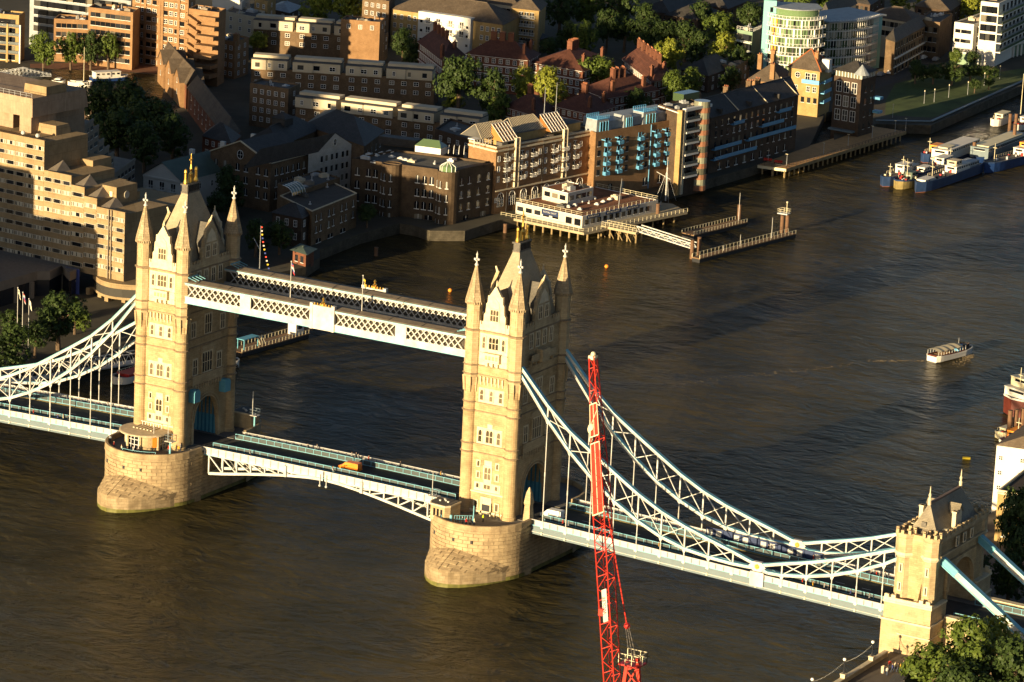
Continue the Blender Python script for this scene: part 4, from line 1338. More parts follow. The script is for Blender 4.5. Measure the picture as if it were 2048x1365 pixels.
def wmesh(kind, w, h):
 """window meshes, facing -Y, sill centre at the origin"""
 key = (kind, round(w, 2), round(h, 2))
 if key in _WM:
  return _WM[key]
 mb = MB()
 if kind == 'arch':             # segmental-headed warehouse window
  a = h * .14
  o = [(-w / 2, 0), (w / 2, 0), (w / 2, h - a), (w * .28, h - a * .25), (0, h), (-w * .28, h - a * .25), (-w / 2, h - a)]
  mb.mat(1).face([(x, -.03, z) for x, z in o])
  mb.mat(0).box(-w / 2 - .12, -.14, -.2, w / 2 + .12, .02, 0)
  mb.box(-.06, -.07, 0, .06, -.02, h * .97)
  mats = [M['frame'], M['darkglass']]
 elif kind == 'sash':
  f = .12
  mb.mat(0).box(-w / 2, -.1, 0, -w / 2 + f, .02, h).box(w / 2 - f, -.1, 0, w / 2, .02, h)
  mb.box(-w / 2 + f, -.1, h - f, w / 2 - f, .02, h).box(-w / 2 + f, -.13, 0, w / 2 - f, .02, f)
  mb.box(-.05, -.07, f, .05, -.01, h - f)
  mb.box(-w / 2 + f, -.065, h / 2 - .04, w / 2 - f, -.01, h / 2 + .04)
  mb.mat(1).face([(-w / 2 + f, -.03, f), (w / 2 - f, -.03, f), (w / 2 - f, -.03, h - f), (-w / 2 + f, -.03, h - f)])
  mats = [M['frame'], M['darkglass']]
 elif kind == 'strip':          # hotel room window: pale panels, sliding dark pane
  mb.mat(0).box(-w / 2, -.06, 0, w / 2, .02, h)
  r = random.Random(len(_WM))
  mb.mat(1).box(-w * .46, -.09, h * .12, -w * .40, -.05, h * .88)
  mb.box(w * .40, -.09, h * .12, w * .46, -.05, h * .88)
  mb.mat(2).box(-w * .36, -.085, h * .08, w * .36, -.05, h * .92)
  mats = [M['curtain'], M['darkglass'], M['darkglass']]
 elif kind == 'strip2':         # curtains drawn
  mb.mat(0).box(-w / 2, -.06, 0, w / 2, .02, h)
  for q in (-.44, -.30, .02, .40):
   mb.mat(1).box(w * q - .1, -.09, h * .1, w * q + .1, -.05, h * .9)
  mats = [M['curtain'], M['darkglass']]
 elif kind == 'strip3':
  mb.mat(0).box(-w / 2, -.06, 0, w / 2, .02, h)
  mb.mat(1).box(-w * .46, -.09, h * .1, -w * .41, -.05, h * .9)
  mb.box(-w * .10, -.09, h * .08, w * .2, -.05, h * .92)
  mb.box(w * .36, -.09, h * .1, w * .41, -.05, h * .9)
  mats = [M['curtain'], M['darkglass']]
 elif kind == 'plain':
  mb.mat(0).box(-w / 2 - .08, -.08, -.12, w / 2 + .08, .02, 0)
  mb.mat(1).box(-w / 2, -.05, 0, w / 2, .02, h)
  mats = [M['frame'], M['darkglass']]
 elif kind == 'tall':           # full-height round-headed gallery window with fan bars
  n = 8
  o = [(-w / 2, 0), (w / 2, 0)] + [(w / 2 * math.cos(math.pi * i / n), h - w / 2 + w / 2 * math.sin(math.pi * i / n)) for i in range(n + 1)]
  mb.mat(1).face([(x, -.03, z) for x, z in o])
  mb.mat(0)
  for (x0, z0), (x1, z1) in zip(o[2:], o[3:]):
   mb.beam((x0, -.08, z0), (x1, -.08, z1), .1, .16, up=(0, 1, 0))
  for x in (-w / 2, -w / 6, w / 6, w / 2):
   mb.box(x - .06, -.1, 0, x + .06, -.02, h - w / 2)
  for z in (h * .25, h * .5):
   mb.box(-w / 2, -.09, z - .05, w / 2, -.02, z + .05)
  mb.box(-.05, -.08, h - w / 2, .05, -.02, h)
  mats = [M['frame'], M['darkglass']]
 elif kind == 'round':
  n = 16
  o = [(w / 2 * math.cos(2 * math.pi * i / n), h / 2 + h / 2 * math.sin(2 * math.pi * i / n)) for i in range(n)]
  mb.mat(1).face([(x, -.03, z) for x, z in o])
  mb.mat(0)
  for i in range(n):
   (x0, z0), (x1, z1) = o[i], o[(i + 1) % n]
   mb.beam((x0, -.06, z0), (x1, -.06, z1), .12, .14, up=(0, 1, 0))
  mb.box(-.04, -.06, 0, .04, -.02, h).box(-w / 2, -.062, h / 2 - .04, w / 2, -.02, h / 2 + .04)
  mats = [M['frame'], M['darkglass']]
 elif kind == 'balcony':        # glazed door behind a railed iron balcony
  mb.mat(1).box(-w / 2, -.05, 0, w / 2, .02, h)
  mb.mat(0).box(-.06, -.08, 0, .06, -.04, h).box(-w / 2 - .1, -.08, h, w / 2 + .1, .02, h + .12)
  mb.box(-w * .85, -1.0, -.14, w * .85, 0, 0)
  mb.box(-w * .85, -1.0, .9, w * .85, -.92, 1.0)
  for i in range(7):
   x = -w * .85 + w * 1.7 * i / 6
   mb.box(x - .035, -1.0, 0, x + .035, -.94, .9)
  for s in (-1, 1):
   mb.box(s * w * .85 - .04, -1.0, .9, s * w * .85 + .04, 0, 1.0)
   mb.box(s * w * .85 - .03, -.5, 0, s * w * .85 + .03, -.44, .9)
  mats = [M['frame'], M['darkglass']]
 elif kind == 'bluebalcony':
  mb.mat(1).box(-w / 2, -.05, 0, w / 2, .02, h)
  mb.mat(0).box(-w / 2 - .1, -.1, 0, -w / 2, .02, h).box(w / 2, -.1, 0, w / 2 + .1, .02, h)
  mb.box(-w * .8, -1.2, -.14, w * .8, 0, 0)
  mb.box(-w * .8, -1.2, .9, w * .8, -1.1, 1.0)
  for i in range(6):
   x = -w * .8 + w * 1.6 * i / 5
   mb.box(x - .04, -1.2, 0, x + .04, -1.13, .9)
  for s in (-1, 1):
   mb.box(s * w * .8 - .04, -1.2, 0, s * w * .8 + .04, 0, .95)
  mb.beam((w * .8, 0, .9), (w * .8, -1.2, h * .9), .06, .06)
  mats = [M['bluesteel'], M['darkglass']]
 _WM[key] = mb.mesh('window', mats)
 return _WM[key]
class Bld:
 """a building standing on a footprint (counter-clockwise corners)"""
 def __init__(s, name, label, poly, z0, z1, wall, cat='building', roof='flatroof', parapet=.7, group=None, wallname='wall', coping=None):
  s.poly = [V2(p) for p in poly]
  a = sum(s.poly[i].x * s.poly[(i + 1) % len(poly)].y - s.poly[(i + 1) % len(poly)].x * s.poly[i].y for i in range(len(poly)))
  if a < 0:
   s.poly.reverse()
  s.z0, s.z1 = z0, z1
  c = sum(s.poly, Vector((0, 0))) / len(poly)
  s.c = Vector((c.x, c.y, z0))
  s.t = thing(name, label, cat, s.c, 0, group)
  s.L = tuple(-s.c)
  pp = [tuple(p) for p in s.poly]
  s.wall = MB().prism(pp, z0 - 1, z1, False, roof is not None).build(wallname, [M[wall]], s.t, loc=s.L)
  if roof and parapet:
   MB().prism([tuple(p) for p in s.inset(.35)], z1 - .02, z1 + .015).build('roof', M[roof], s.t, loc=s.L)
   q = s.inset(.35)
   mb = MB()
   for i in range(len(s.poly)):
    j = (i + 1) % len(s.poly)
    b = [s.poly[i], s.poly[j], q[j], q[i]]
    mb.rings([[(*p, z1 - .01) for p in b], [(*p, z1 + parapet) for p in b]])
   mb.build('parapet', M[coping or wall], s.t, loc=s.L)
   rr = random.Random(len(label) * 7 + int(z1 * 10))
   P4 = s.inset(1.6)
   for _ in range(rr.randint(4, 8)):
    a_, b_ = rr.random(), rr.random()
    p = P4[0].lerp(P4[1], a_).lerp(P4[-1].lerp(P4[2], a_), b_) if len(P4) == 4 else P4[0].lerp(P4[2], .3 + .4 * a_)
    if rr.random() < .5:
     w_, d_, h_ = rr.uniform(.5, 1.6), rr.uniform(.5, 1.4), rr.uniform(.3, 1.3)
     MB().box(-w_, -d_, 0, w_, d_, h_).box(-w_ * .6, -d_ * .6, h_, w_ * .3, d_ * .5, h_ + .25).build('plant_box', M[rr.choice(['steel', 'flatroof', 'render', 'concretegrey'])], s.t, loc=(p.x - s.c.x, p.y - s.c.y, z1 - s.c.z), rot=s.rot(0))
    else:
     MB().tube((0, 0, 0), (0, 0, rr.uniform(.6, 1.6)), .16, .16, 6).box(-.3, -.3, 0, .3, .3, .3).build('vent_pipe', M['steel'], s.t, loc=(p.x - s.c.x, p.y - s.c.y, z1 - s.c.z))
 def inset(s, d, poly=None):
  P_ = poly or s.poly
  n = len(P_)
  out = []
  for i in range(n):
   a, b, c = P_[i - 1], P_[i], P_[(i + 1) % n]
   d1, d2 = (b - a).normalized(), (c - b).normalized()
   n1, n2 = Vector((-d1.y, d1.x)), Vector((-d2.y, d2.x))
   k = (n1 + n2) / max(.3, 1 + n1.dot(n2))
   out.append(b + k * d)
  return out
 def edge(s, i):
  return s.poly[i], s.poly[(i + 1) % len(s.poly)]
 def on(s, i, f, z, out=0.0):
  """point on wall i at fraction f (or metres when > 1 is meant, use onm)"""
  a, b = s.edge(i)
  d = b - a
  n = Vector((d.y, -d.x)).normalized()
  p = a + d * f + n * out
  return Vector((p.x, p.y, z)) - s.c
 def rot(s, i):
  a, b = s.edge(i)
  d = b - a
  return math.atan2(-d.x, d.y) + math.pi / 2
 def win(s, i, fs, zs, kind, w, h, skip=(), name='window', parent=None, prob=None):
  a, b = s.edge(i)
  for ci, f in enumerate(fs):
   for ri, z in enumerate(zs):
    if (ci, ri) in skip:
     continue
    k = kind if isinstance(kind, str) else RND.choice(kind)
    put(name, wmesh(k, w, h), parent or s.t, s.on(i, f, z, .012), s.rot(i))
 def band(s, i, z, h, d, mat, f0=0, f1=1, name='band', out=0.0):
  """a moulding or slab along wall i"""
  a, b = s.edge(i)
  p, q = s.on(i, f0, z + h / 2, d / 2 + out), s.on(i, f1, z + h / 2, d / 2 + out)
  return MB().beam(p, q, d, h).build(name, M[mat], s.t)
 def hip(s, ze, zr, mat, over=.5, ridge=None, gable=False, name='roof'):
  """hipped (or gabled) roof on a four-cornered footprint, ridge along the longer side"""
  P_ = s.inset(-over)
  if (P_[1] - P_[0]).length < (P_[2] - P_[1]).length:
   P_ = P_[1:] + P_[:1]
  a, b, c, d = P_
  w = (c - b).length / 2
  m0, m1 = (a + d) / 2, (b + c) / 2
  u = (m1 - m0).normalized()
  k = 0.02 if gable else min(w * .95, (m1 - m0).length * .45)
  r0, r1 = m0 + u * k, m1 - u * k
  A = [Vector((p.x, p.y, ze)) - s.c for p in (a, b, c, d)]
  R0, R1 = Vector((r0.x, r0.y, zr)) - s.c, Vector((r1.x, r1.y, zr)) - s.c
  mb = MB()
  mb.face([A[0], A[1], R1, R0]).face([A[2], A[3], R0, R1]).face([A[1], A[2], R1]).face([A[3], A[0], R0])
  mb.face([A[3], A[2], A[1], A[0]])
  r = mb.build(name, M[mat], s.t)
  MB().beam(R0, R1, .35, .2).build('ridge', M[mat], r)
  return R0, R1, r
def lin(n, a=.08, b=.92):
 return [a + (b - a) * (i + .5) / n for i in range(n)]
def poly3(L, C, R, z):
 """footprint from the three seen roof corners"""
 l, c, r = (V2(at(*p, z)) for p in (L, C, R))
 return [l, c, r, l + r - c]
def chimney(parent, p, h=2.2, w=1.1, d=.7, pots=3, mat='redbrick', rot=0.0):
 mb = MB()
 mb.mat(0).box(-w / 2, -d / 2, -1.5, w / 2, d / 2, h - .3).box(-w / 2 - .1, -d / 2 - .1, h - .3, w / 2 + .1, d / 2 + .1, h)
 for i in range(pots):
  mb.mat(1).tube((-w / 2 + w * (i + .5) / pots, 0, h), (-w / 2 + w * (i + .5) / pots, 0, h + .5), .13, .11)
 return mb.build('chimney', [M[mat], M['chimneypot']], parent, loc=p, rot=rot)
def railing(parent, pts, z, h=1.0, mat='steel', step=1.6, off=(0, 0, 0)):
 mb = MB()
 for p, q in zip(pts, pts[1:]):
  p, q = Vector((p[0], p[1], z)), Vector((q[0], q[1], z))
  n = max(1, int((q - p).length / step))
  for i in range(n + 1):
   b = p.lerp(q, i / n)
   mb.box(b.x - .04, b.y - .04, z, b.x + .04, b.y + .04, z + h)
  mb.beam(p + Vector((0, 0, h)), q + Vector((0, 0, h)), .09, .07)
  mb.beam(p + Vector((0, 0, h * .5)), q + Vector((0, 0, h * .5)), .06, .05)
 return mb.build('railing', M[mat], parent, loc=off)
# ---------------------------------------------------------------- stepped concrete hotel
def hotel():
 zb = 10.4
 Lp, Cp = V2(at(132, 538, zb)), V2(at(250, 564.5, zb))
 e1 = (Lp - Cp).normalized()                 # to the left along the front
 e2 = Vector((-e1.y, e1.x))
 if e2.dot(V2(_F)) < 0:
  e2 = -e2
 t = thing('stepped_hotel', 'big stepped concrete hotel at the left edge, rows of windows half in sun', 'hotel', (Cp.x, Cp.y, QZ), 0)
 o = Vector((-Cp.x, -Cp.y, -QZ))
 def P_(s, d, z=None):
  p = Cp + e1 * s + e2 * d
  return (p.x, p.y) if z is None else Vector((p.x, p.y, z))
 def s_of(u, v):
  d = _F * FPX + _R2 * (u - 1024) + _U2 * (682.5 - v)
  n = Vector((e2.x, e2.y, 0))
  k = (Vector((Cp.x, Cp.y, 0)) - CAM).dot(n) / d.dot(n)
  p = CAM + d * k
  return (V2(p) - Cp).dot(e1), p.z + LOW
 rotf = math.atan2(e1.y, e1.x) + math.pi
 steps = [(250, 430), (194, 402), (169, 379.5), (142.7, 356), (89, 286)]
 S = [s_of(*q) for q in steps]
 SH = 2.62
 dep = 17
 bounds = [S[0][0]] + [q[0] for q in S[1:]] + [S[-1][0] + 46]
 tops = [q[1] for q in S]
 for i in range(5):
  s0, s1, zt = bounds[i], bounds[i + 1], tops[i]
  poly = [P_(s1, 0), P_(s0, 0), P_(s0, dep), P_(s1, dep)]
  MB().prism(poly, zb, zt).build('block', M['concrete'], t, loc=o)
  mb = MB().prism([P_(s1, -.02), P_(s0, -.02), P_(s0, .5), P_(s1, .5)], zt, zt + .55)
  mb.build('parapet', M['concrete'], t, loc=o)
  if i < 4:
   # sloped shoulder that closes each step
   pt = tops[i + 1] if i + 1 < 5 else zt
   mb = MB()
   a0, a1 = P_(s1 - .02, 1.2, zt), P_(s1 - .02, dep, zt)
   mb.rings([[P_(s1, 1.0, zt), P_(s1 - 3.0, 1.0, zt), P_(s1 - 3.0, 7, zt), P_(s1, 7, zt)],
      [P_(s1, 1.0, zt + .3), P_(s1 - .4, 1.0, zt + .3), P_(s1 - .4, 7, zt + 2.2), P_(s1, 7, zt + 2.2)]])
   mb.build('step_shoulder', M['concretegrey'], t, loc=o)
  # floors of windows
  z = zt - 2.25
  while z > zb + .3:
   n = max(1, int(round((s1 - s0) / 3.3)))
   mb = MB().prism([P_(s1, -.12), P_(s0 + .05, -.12), P_(s0 + .05, 0), P_(s1, 0)], z - .75, z - .35)
   mb.build('spandrel', M['concrete'], t, loc=o)
   for k in range(n):
    s = s0 + (s1 - s0) * (k + .5) / n
    kd = RND.choice(['strip', 'strip', 'strip2', 'strip3', 'strip2'])
    put('window', wmesh(kd, (s1 - s0) / n * .93, 1.15), t, P_(s, -.012, z) + o, rotf)
   z -= SH
 # dark vertical recess near the end of the front
 s, _ = s_of(221, 480)
 MB().prism([P_(s + .55, -.5), P_(s + .3, -.5), P_(s + .3, 0), P_(s + .55, 0)], zb, tops[0] + .5).build('fin', M['concretegrey'], t, loc=o)
 MB().prism([P_(s - .35, -.5), P_(s - .6, -.5), P_(s - .6, 0), P_(s - .35, 0)], zb, tops[0] + .5).build('fin', M['concretegrey'], t, loc=o)
 # rounded bay at the corner foot, on columns
 mb = MB()
 arc = [P_(1.5 + 9 * math.cos(a) * .9, 2 + -4.2 * math.sin(a)) for a in [math.pi * i / 10 for i in range(11)]]
 poly = [P_(-6.5, 8)] + [P_(12 - (x * 18.5), 1.5 - 4.5 * math.sin(math.pi * x)) for x in [i / 10 for i in range(11)]][::-1] + [P_(12, 8)]
 MB().prism(poly, zb - 1.4, zb - .1).build('bay_band', M['concrete'], t, loc=o)
 MB().prism([(p[0] * .985 + P_(3, 4)[0] * .015, p[1] * .985 + P_(3, 4)[1] * .015) for p in poly], zb - 3.6, zb - 1.4).build('bay_glazing', M['darkglass'], t, loc=o)
 MB().prism(poly, zb - 4.2, zb - 3.6).build('bay_floor', M['concrete'], t, loc=o)
 for s in (-4, 0, 4, 8, 12, -2.5):
  MB().prism([P_(s - .6, .5 - (3 if 0 < s < 8 else 1)), P_(s + .6, .5 - (3 if 0 < s < 8 else 1)), P_(s + .6, 2.2 - (3 if 0 < s < 8 else 1)), P_(s - .6, 2.2 - (3 if 0 < s < 8 else 1))], QZ - 1, zb - 3.6).build('column', M['concrete'], t, loc=o)
 # podium wing with sweeping terrace
 pts = []
 for u, v in ((0, 565), (40, 553), (75, 543), (100, 543), (126, 530), (140, 545)):
  pts.append(V2(at(u, v, 11.5)))
 back = [P_(15, .0), P_(60, .0)]
 poly = [tuple(pts[0] + (pts[0] - pts[1]) * 4)] + [tuple(p) for p in pts] + back
 MB().prism(poly, 9.2, 11.5).build('terrace_wall', M['concretegrey'], t, loc=o)
 cen = sum((V2(p) for p in poly), Vector((0, 0))) / len(poly)
 MB().prism([tuple(V2(p) * .985 + cen * .015) for p in poly], QZ, 9.2).build('terrace_glazing', M['darkglass'], t, loc=o)
 MB().prism([tuple(V2(p) * .95 + cen * .05) for p in poly], 11.5, 11.53).build('terrace_deck', M['footway'], t, loc=o)
 for f in (.25, .5, .75, .95):
  p = pts[0].lerp(pts[4], f) if f < .9 else pts[4]
  MB().box(p.x - .5, p.y - .5, QZ - .5, p.x + .5, p.y + .5, 9.3).build('column', M['concretegrey'], t, loc=o)
 # roof-top plant and stair towers
 def rbox(name, s0, s1, d0, d1, z0, z1, mat, slope=0):
  mb = MB()
  mb.rings([[P_(s1, d0, z0), P_(s0, d0, z0), P_(s0, d1, z0), P_(s1, d1, z0)], [P_(s1 - slope, d0 + slope, z1), P_(s0 + slope, d0 + slope, z1), P_(s0 + slope, d1 - slope, z1), P_(s1 - slope, d1 - slope, z1)]])
  return mb.build(name, M[mat], t, loc=o)
 T = tops
 rbox('plant_room', 32, 43, 9, 15, T[4], T[4] + 2.4, 'concrete', .5)
 rbox('lift_tower', 38.4, 42.4, 6.5, 16, T[4] - 3, 46.6, 'concreteribbed')
 rbox('lift_tower_head', 37.6, 75, 6, 28, 46.6, 51.5, 'concreteribbed', .5)
 rbox('lift_tower', 46, 75, 8, 26, T[4] - 3, 46.6, 'concreteribbed')
 rbox('plant_room', 38.2, 46, 12, 20, 51.5, 53.8, 'concrete', .2)
 rbox('stair_tower', 41, 44.2, 18, 31, 30, 46.6, 'concreteribbed', .25)
 rbox('plant_room', 23.5, 34, 14, 22, 28, 36.2, 'concrete', .35)
 rbox('clock_tower', 9.0, 14.0, 6.5, 15, 26, 32.6, 'concrete', .15)
 rbox('plant_screen', 10.2, 11.1, 6.3, 6.5, 29.2, 31.4, 'cream')
 put('clock_face', MB().tube((0, 0, 0), (0, -.15, 0), 1.0, 1.0, 16).mesh('clock_face', M['curtain']), t, P_(8.98, 10.5, 30.2) + o, math.atan2(e2.y, e2.x))
 put('roof_vent', MB().sphere((0, 0, .4), .6).mesh('roof_vent', M['white']), t, P_(33, 3, T[4] + .3) + o)
 put('roof_vent', MB().sphere((0, 0, .4), .6).mesh('roof_vent', M['white']), t, P_(38, 3, T[4] + .3) + o)
 railing(t, [P_(38.4, 6.6), P_(60, 6.6)], 51.5, 1.2, 'steel', 1.8, o)
 rbox('low_roof', 0.5, 20, 17, 30, QZ, 27.4, 'concrete')
 # rear wing: one long wall with a stepped top, in shade
 wd = (e1 * .41 + e2 * .91).normalized()
 A0 = Cp + e1 * 50 + e2 * 36
 rr = math.atan2(wd.y, wd.x)
 for k0, k1, z1 in ((0, 20.4, 36), (20.4, 25.4, 33.4), (25.4, 30.8, 28.6), (30.8, 36.2, 25.6), (36.2, 41, 22.8), (41, 63, 16.6)):
  p, q = A0 + wd * k0, A0 + wd * k1
  bk = e1 * 40
  MB().prism([tuple(p), tuple(q), tuple(q + bk), tuple(p + bk)], QZ, z1).build('rear_block', M['concretegrey'], t, loc=o)
  MB().prism([tuple(p - e1 * .15), tuple(q - e1 * .15), tuple(q + e1 * .4), tuple(p + e1 * .4)], z1, z1 + .7).build('parapet', M['concretegrey'], t, loc=o)
  n = max(1, int((k1 - k0) / 3.4))
  z = z1 - 2.2
  while z > QZ + 1:
   MB().prism([tuple(p - e1 * .12), tuple(q - e1 * .12), tuple(q), tuple(p)], z - .8, z - .2).build('spandrel', M['concretegrey'], t, loc=o)
   for i in range(n):
    w = p.lerp(q, (i + .5) / n) - e1 * .012
    put('window', wmesh('plain', (k1 - k0) / n * .6, 1.1), t, Vector((w.x, w.y, z)) + o, rr)
   z -= 2.6
 # banner by the entrance
 s, z = s_of(155, 560)
 me = MB().box(-2.4, -.08, 0, 2.4, 0, 6.6).mesh('banner', M['flagblue'])
 bn = put('banner', me, t, P_(s, -2.0, 4.4 + .6) + o, rotf)
 mb = MB()
 prev = None
 for k in range(9):
  a = math.pi * k / 8
  p = (1.3 * math.cos(a), -.1, 3.4 + 1.3 * math.sin(a))
  if prev:
   mb.beam(prev, p, .05, .45, up=(0, 1, 0))
  prev = p
 mb.box(-1.3, -.13, 3.15, 1.3, -.09, 3.35).box(-.9, -.13, 3.6, .9, -.09, 4.0).box(-.15, -.13, 2.0, .15, -.09, 2.3)
 mb.build('banner_emblem', M['white'], bn)
 return t
M['concreteribbed'] = masonry('concreteribbed', (0.36, 0.26, 0.17), (0.31, 0.22, 0.145), (0.24, 0.17, 0.11), 0.5, 6.0, stain=0.2, bump=0.4, msize=0.03)
hotel()
# ---------------------------------------------------------------- white pavilion with green roof
def pavilion():
 ze = 14.2
 A, B = V2(at(287, 348, ze)), V2(at(362, 362, ze))
 d = (B - A)
 n = Vector((-d.y, d.x)).normalized()
 if n.dot(V2(_F)) < 0: n = -n
 dep = 60
 b = Bld('pavilion', 'white pedimented house with long green roof between hotel and brick warehouse', [A, B, B + n * dep, A + n * dep], QZ, ze, 'renderwhite', parapet=0, roof='flatroof')
 apex = (A + B) / 2
 zr = ze + 4.2
 o = b.c
 f = lambda p, z: Vector((p.x, p.y, z)) - o
 mb = MB()
 mb.face([f(A, ze), f(B, ze), f(apex, zr)])
 mb.face([f(A + n * dep, ze), f(apex + n * dep, zr), f(B + n * dep, ze)])
 mb.build('pediment', M['renderwhite'], b.t)
 u = d.normalized()
 mb = MB()
 Ao, Bo, ap, nn = A - u * .5 - n * .5, B + u * .5 - n * .5, apex - n * .5, n * (dep + .5)
 for P1, P2 in ((Ao, ap), (ap, Bo)):
  z1 = ze - .2 if P1 is Ao else zr + .25
  z2 = zr + .25 if P2 is ap else ze - .2
  mb.face([f(P1, z1), f(P2, z2), f(P2 + nn, z2), f(P1 + nn, z1)])
 mb.build('roof', M['greenroof'], b.t)
 for k, fr in enumerate((.25, .5, .75)):
  MB().box(-.7, -.5, -1.5, .7, .5, 1.6).build('chimney', M['renderwhite'], b.t, loc=f(apex + n * dep * fr + u * (-.8), zr))
 b.win(0, lin(3, .05, .95), (10.6,), 'balcony', 1.4, 2.2)
 b.win(0, lin(3, .05, .95), (6.6,), 'sash', 1.6, 1.8)
 b.win(1, lin(9, .1, .98), (10.4, 7.0), 'sash', 1.2, 1.8)
 b.band(0, ze - .7, .5, .3, 'renderwhite')
 b.band(1, ze - .7, .5, .3, 'renderwhite')
pavilion()
# ---------------------------------------------------------------- brick warehouses round the dock mouth
def gabled(b, i0, ze, zr, mat, over=.3):
 return b.hip(ze, zr, mat, over, gable=True)
# A: brown brick with front gable and oval window
def brick_gable():
 ze = 19.2
 b = Bld('brick_warehouse', 'brown brick warehouse with round gable window and slate roof, beside the white house', poly3((421, 302), (541.5, 327), (620, 307), ze), QZ, ze, 'stockbrick', parapet=0)
 A, C_ = b.edge(0)
 ap = (A + C_) / 2
 o = b.c
 f = lambda p, z: Vector((p.x, p.y, z)) - o
 zr = ze + 4.6
 D, E_ = b.poly[2], b.poly[3]
 bk = (D + E_) / 2
 MB().face([f(A, ze), f(C_, ze), f(ap, zr)]).face([f(D, ze), f(E_, ze), f(bk, zr)]).build('gable', M['stockbrick'], b.t)
 mb = MB()
 dn = (A - E_).normalized() * .4
 su = (C_ - A).normalized() * .5
 mb.face([f(A + dn - su, ze - .2), f(ap + dn, zr + .2), f(bk, zr + .2), f(E_ - su, ze - .2)][::-1])
 mb.face([f(ap + dn, zr + .2), f(C_ + dn + su, ze - .2), f(D + su, ze - .2), f(bk, zr + .2)][::-1])
 mb.build('roof', M['slateroof'], b.t)
 mb = MB()
 for p, q in ((f(A + dn * .6, ze), f(ap + dn * .6, zr + .1)), (f(ap + dn * .6, zr + .1), f(C_ + dn * .6, ze))):
  mb.beam(p, q, .4, .3)
 mb.build('gable_coping', M['portland'], b.t)
 b.win(0, [.10, .25, .46, .60, .80, .93], (15.3, 11.9, 8.5), 'arch', 1.35, 2.0)
 put('round_window', wmesh('round', 2.2, 2.6), b.t, b.on(0, .5, 18.6, .05), b.rot(0))
 b.win(1, lin(6), (15.3, 11.9, 8.5), 'arch', 1.3, 2.0)
 b.band(1, ze - .25, .3, .3, 'portland')
brick_gable()
def white_gable():
 ze = 19.6
 L, C_, R = (617, 309), (635, 305), (703, 289)
 b = Bld('white_gabled_house', 'pale stone gabled warehouse front with small round window, among brown brick', poly3(L, C_, R, ze), QZ, ze, 'whitestone', parapet=0)
 A, B_ = b.edge(1)
 ap = (A + B_) / 2
 o = b.c
 f = lambda p, z: Vector((p.x, p.y, z)) - o
 zr = ze + 4.4
 n = (b.poly[0] - b.poly[1])
 n = n.normalized() * 34
 MB().face([f(A, ze), f(B_, ze), f(ap, zr)]).build('gable', M['whitestone'], b.t)
 mb = MB()
 k = n.normalized() * -.3
 mb.face([f(A + k, ze), f(ap + k, zr + .15), f(ap + n, zr + .15), f(A + n, ze)][::-1])
 mb.face([f(ap + k, zr + .15), f(B_ + k, ze), f(B_ + n, ze), f(ap + n, zr + .15)][::-1])
 mb.build('roof', M['slateroof'], b.t)
 b.win(1, [.13, .27, .43, .57, .75, .88], (16.4, 13.0, 9.6, 6.4), 'plain', 1.0, 1.7)
 put('round_window', wmesh('round', 1.5, 2.2), b.t, b.on(1, .5, 20.3, .05), b.rot(1))
M['whitestone'] = masonry('whitestone', (0.50, 0.465, 0.40), (0.44, 0.41, 0.35), (0.36, 0.33, 0.28), 1.0, 0.4, stain=0.15, bump=0.2)
white_gable()
def behind_roof():
 """wing behind the pale gable with big slate roof"""
 ze = 19.4
 b = Bld('slate_wing', 'long brick wing under a dark slate roof behind the pale gable', poly3((610, 250), (728, 292), (768, 262), ze), QZ, ze, 'stockbrick', parapet=0)
 b.hip(ze, ze + 4.6, 'slateroof', .4)
 b.win(1, lin(4), (15.5, 12.2), 'arch', 1.2, 1.9)
 b2 = Bld('slate_hall', 'low hall with dark slate roof and lantern, left of the pale gable', poly3((487, 285), (560, 292), (640, 258), 19.0), QZ, 19.0, 'stockbrick', parapet=0)
 R0, R1, r = b2.hip(19.0, 23.2, 'slateroof', .4)
 MB().box(-2.2, -2.2, -1, 2.2, 2.2, 1.2).rings([[(-2.6, -2.6, 1.2), (2.6, -2.6, 1.2), (2.6, 2.6, 1.2), (-2.6, 2.6, 1.2)], [(-.1, -.1, 2.8), (.1, -.1, 2.8), (.1, .1, 2.8), (-.1, .1, 2.8)]]).build('lantern', M['slateroof'], r, loc=(R0 + R1) / 2)
behind_roof()
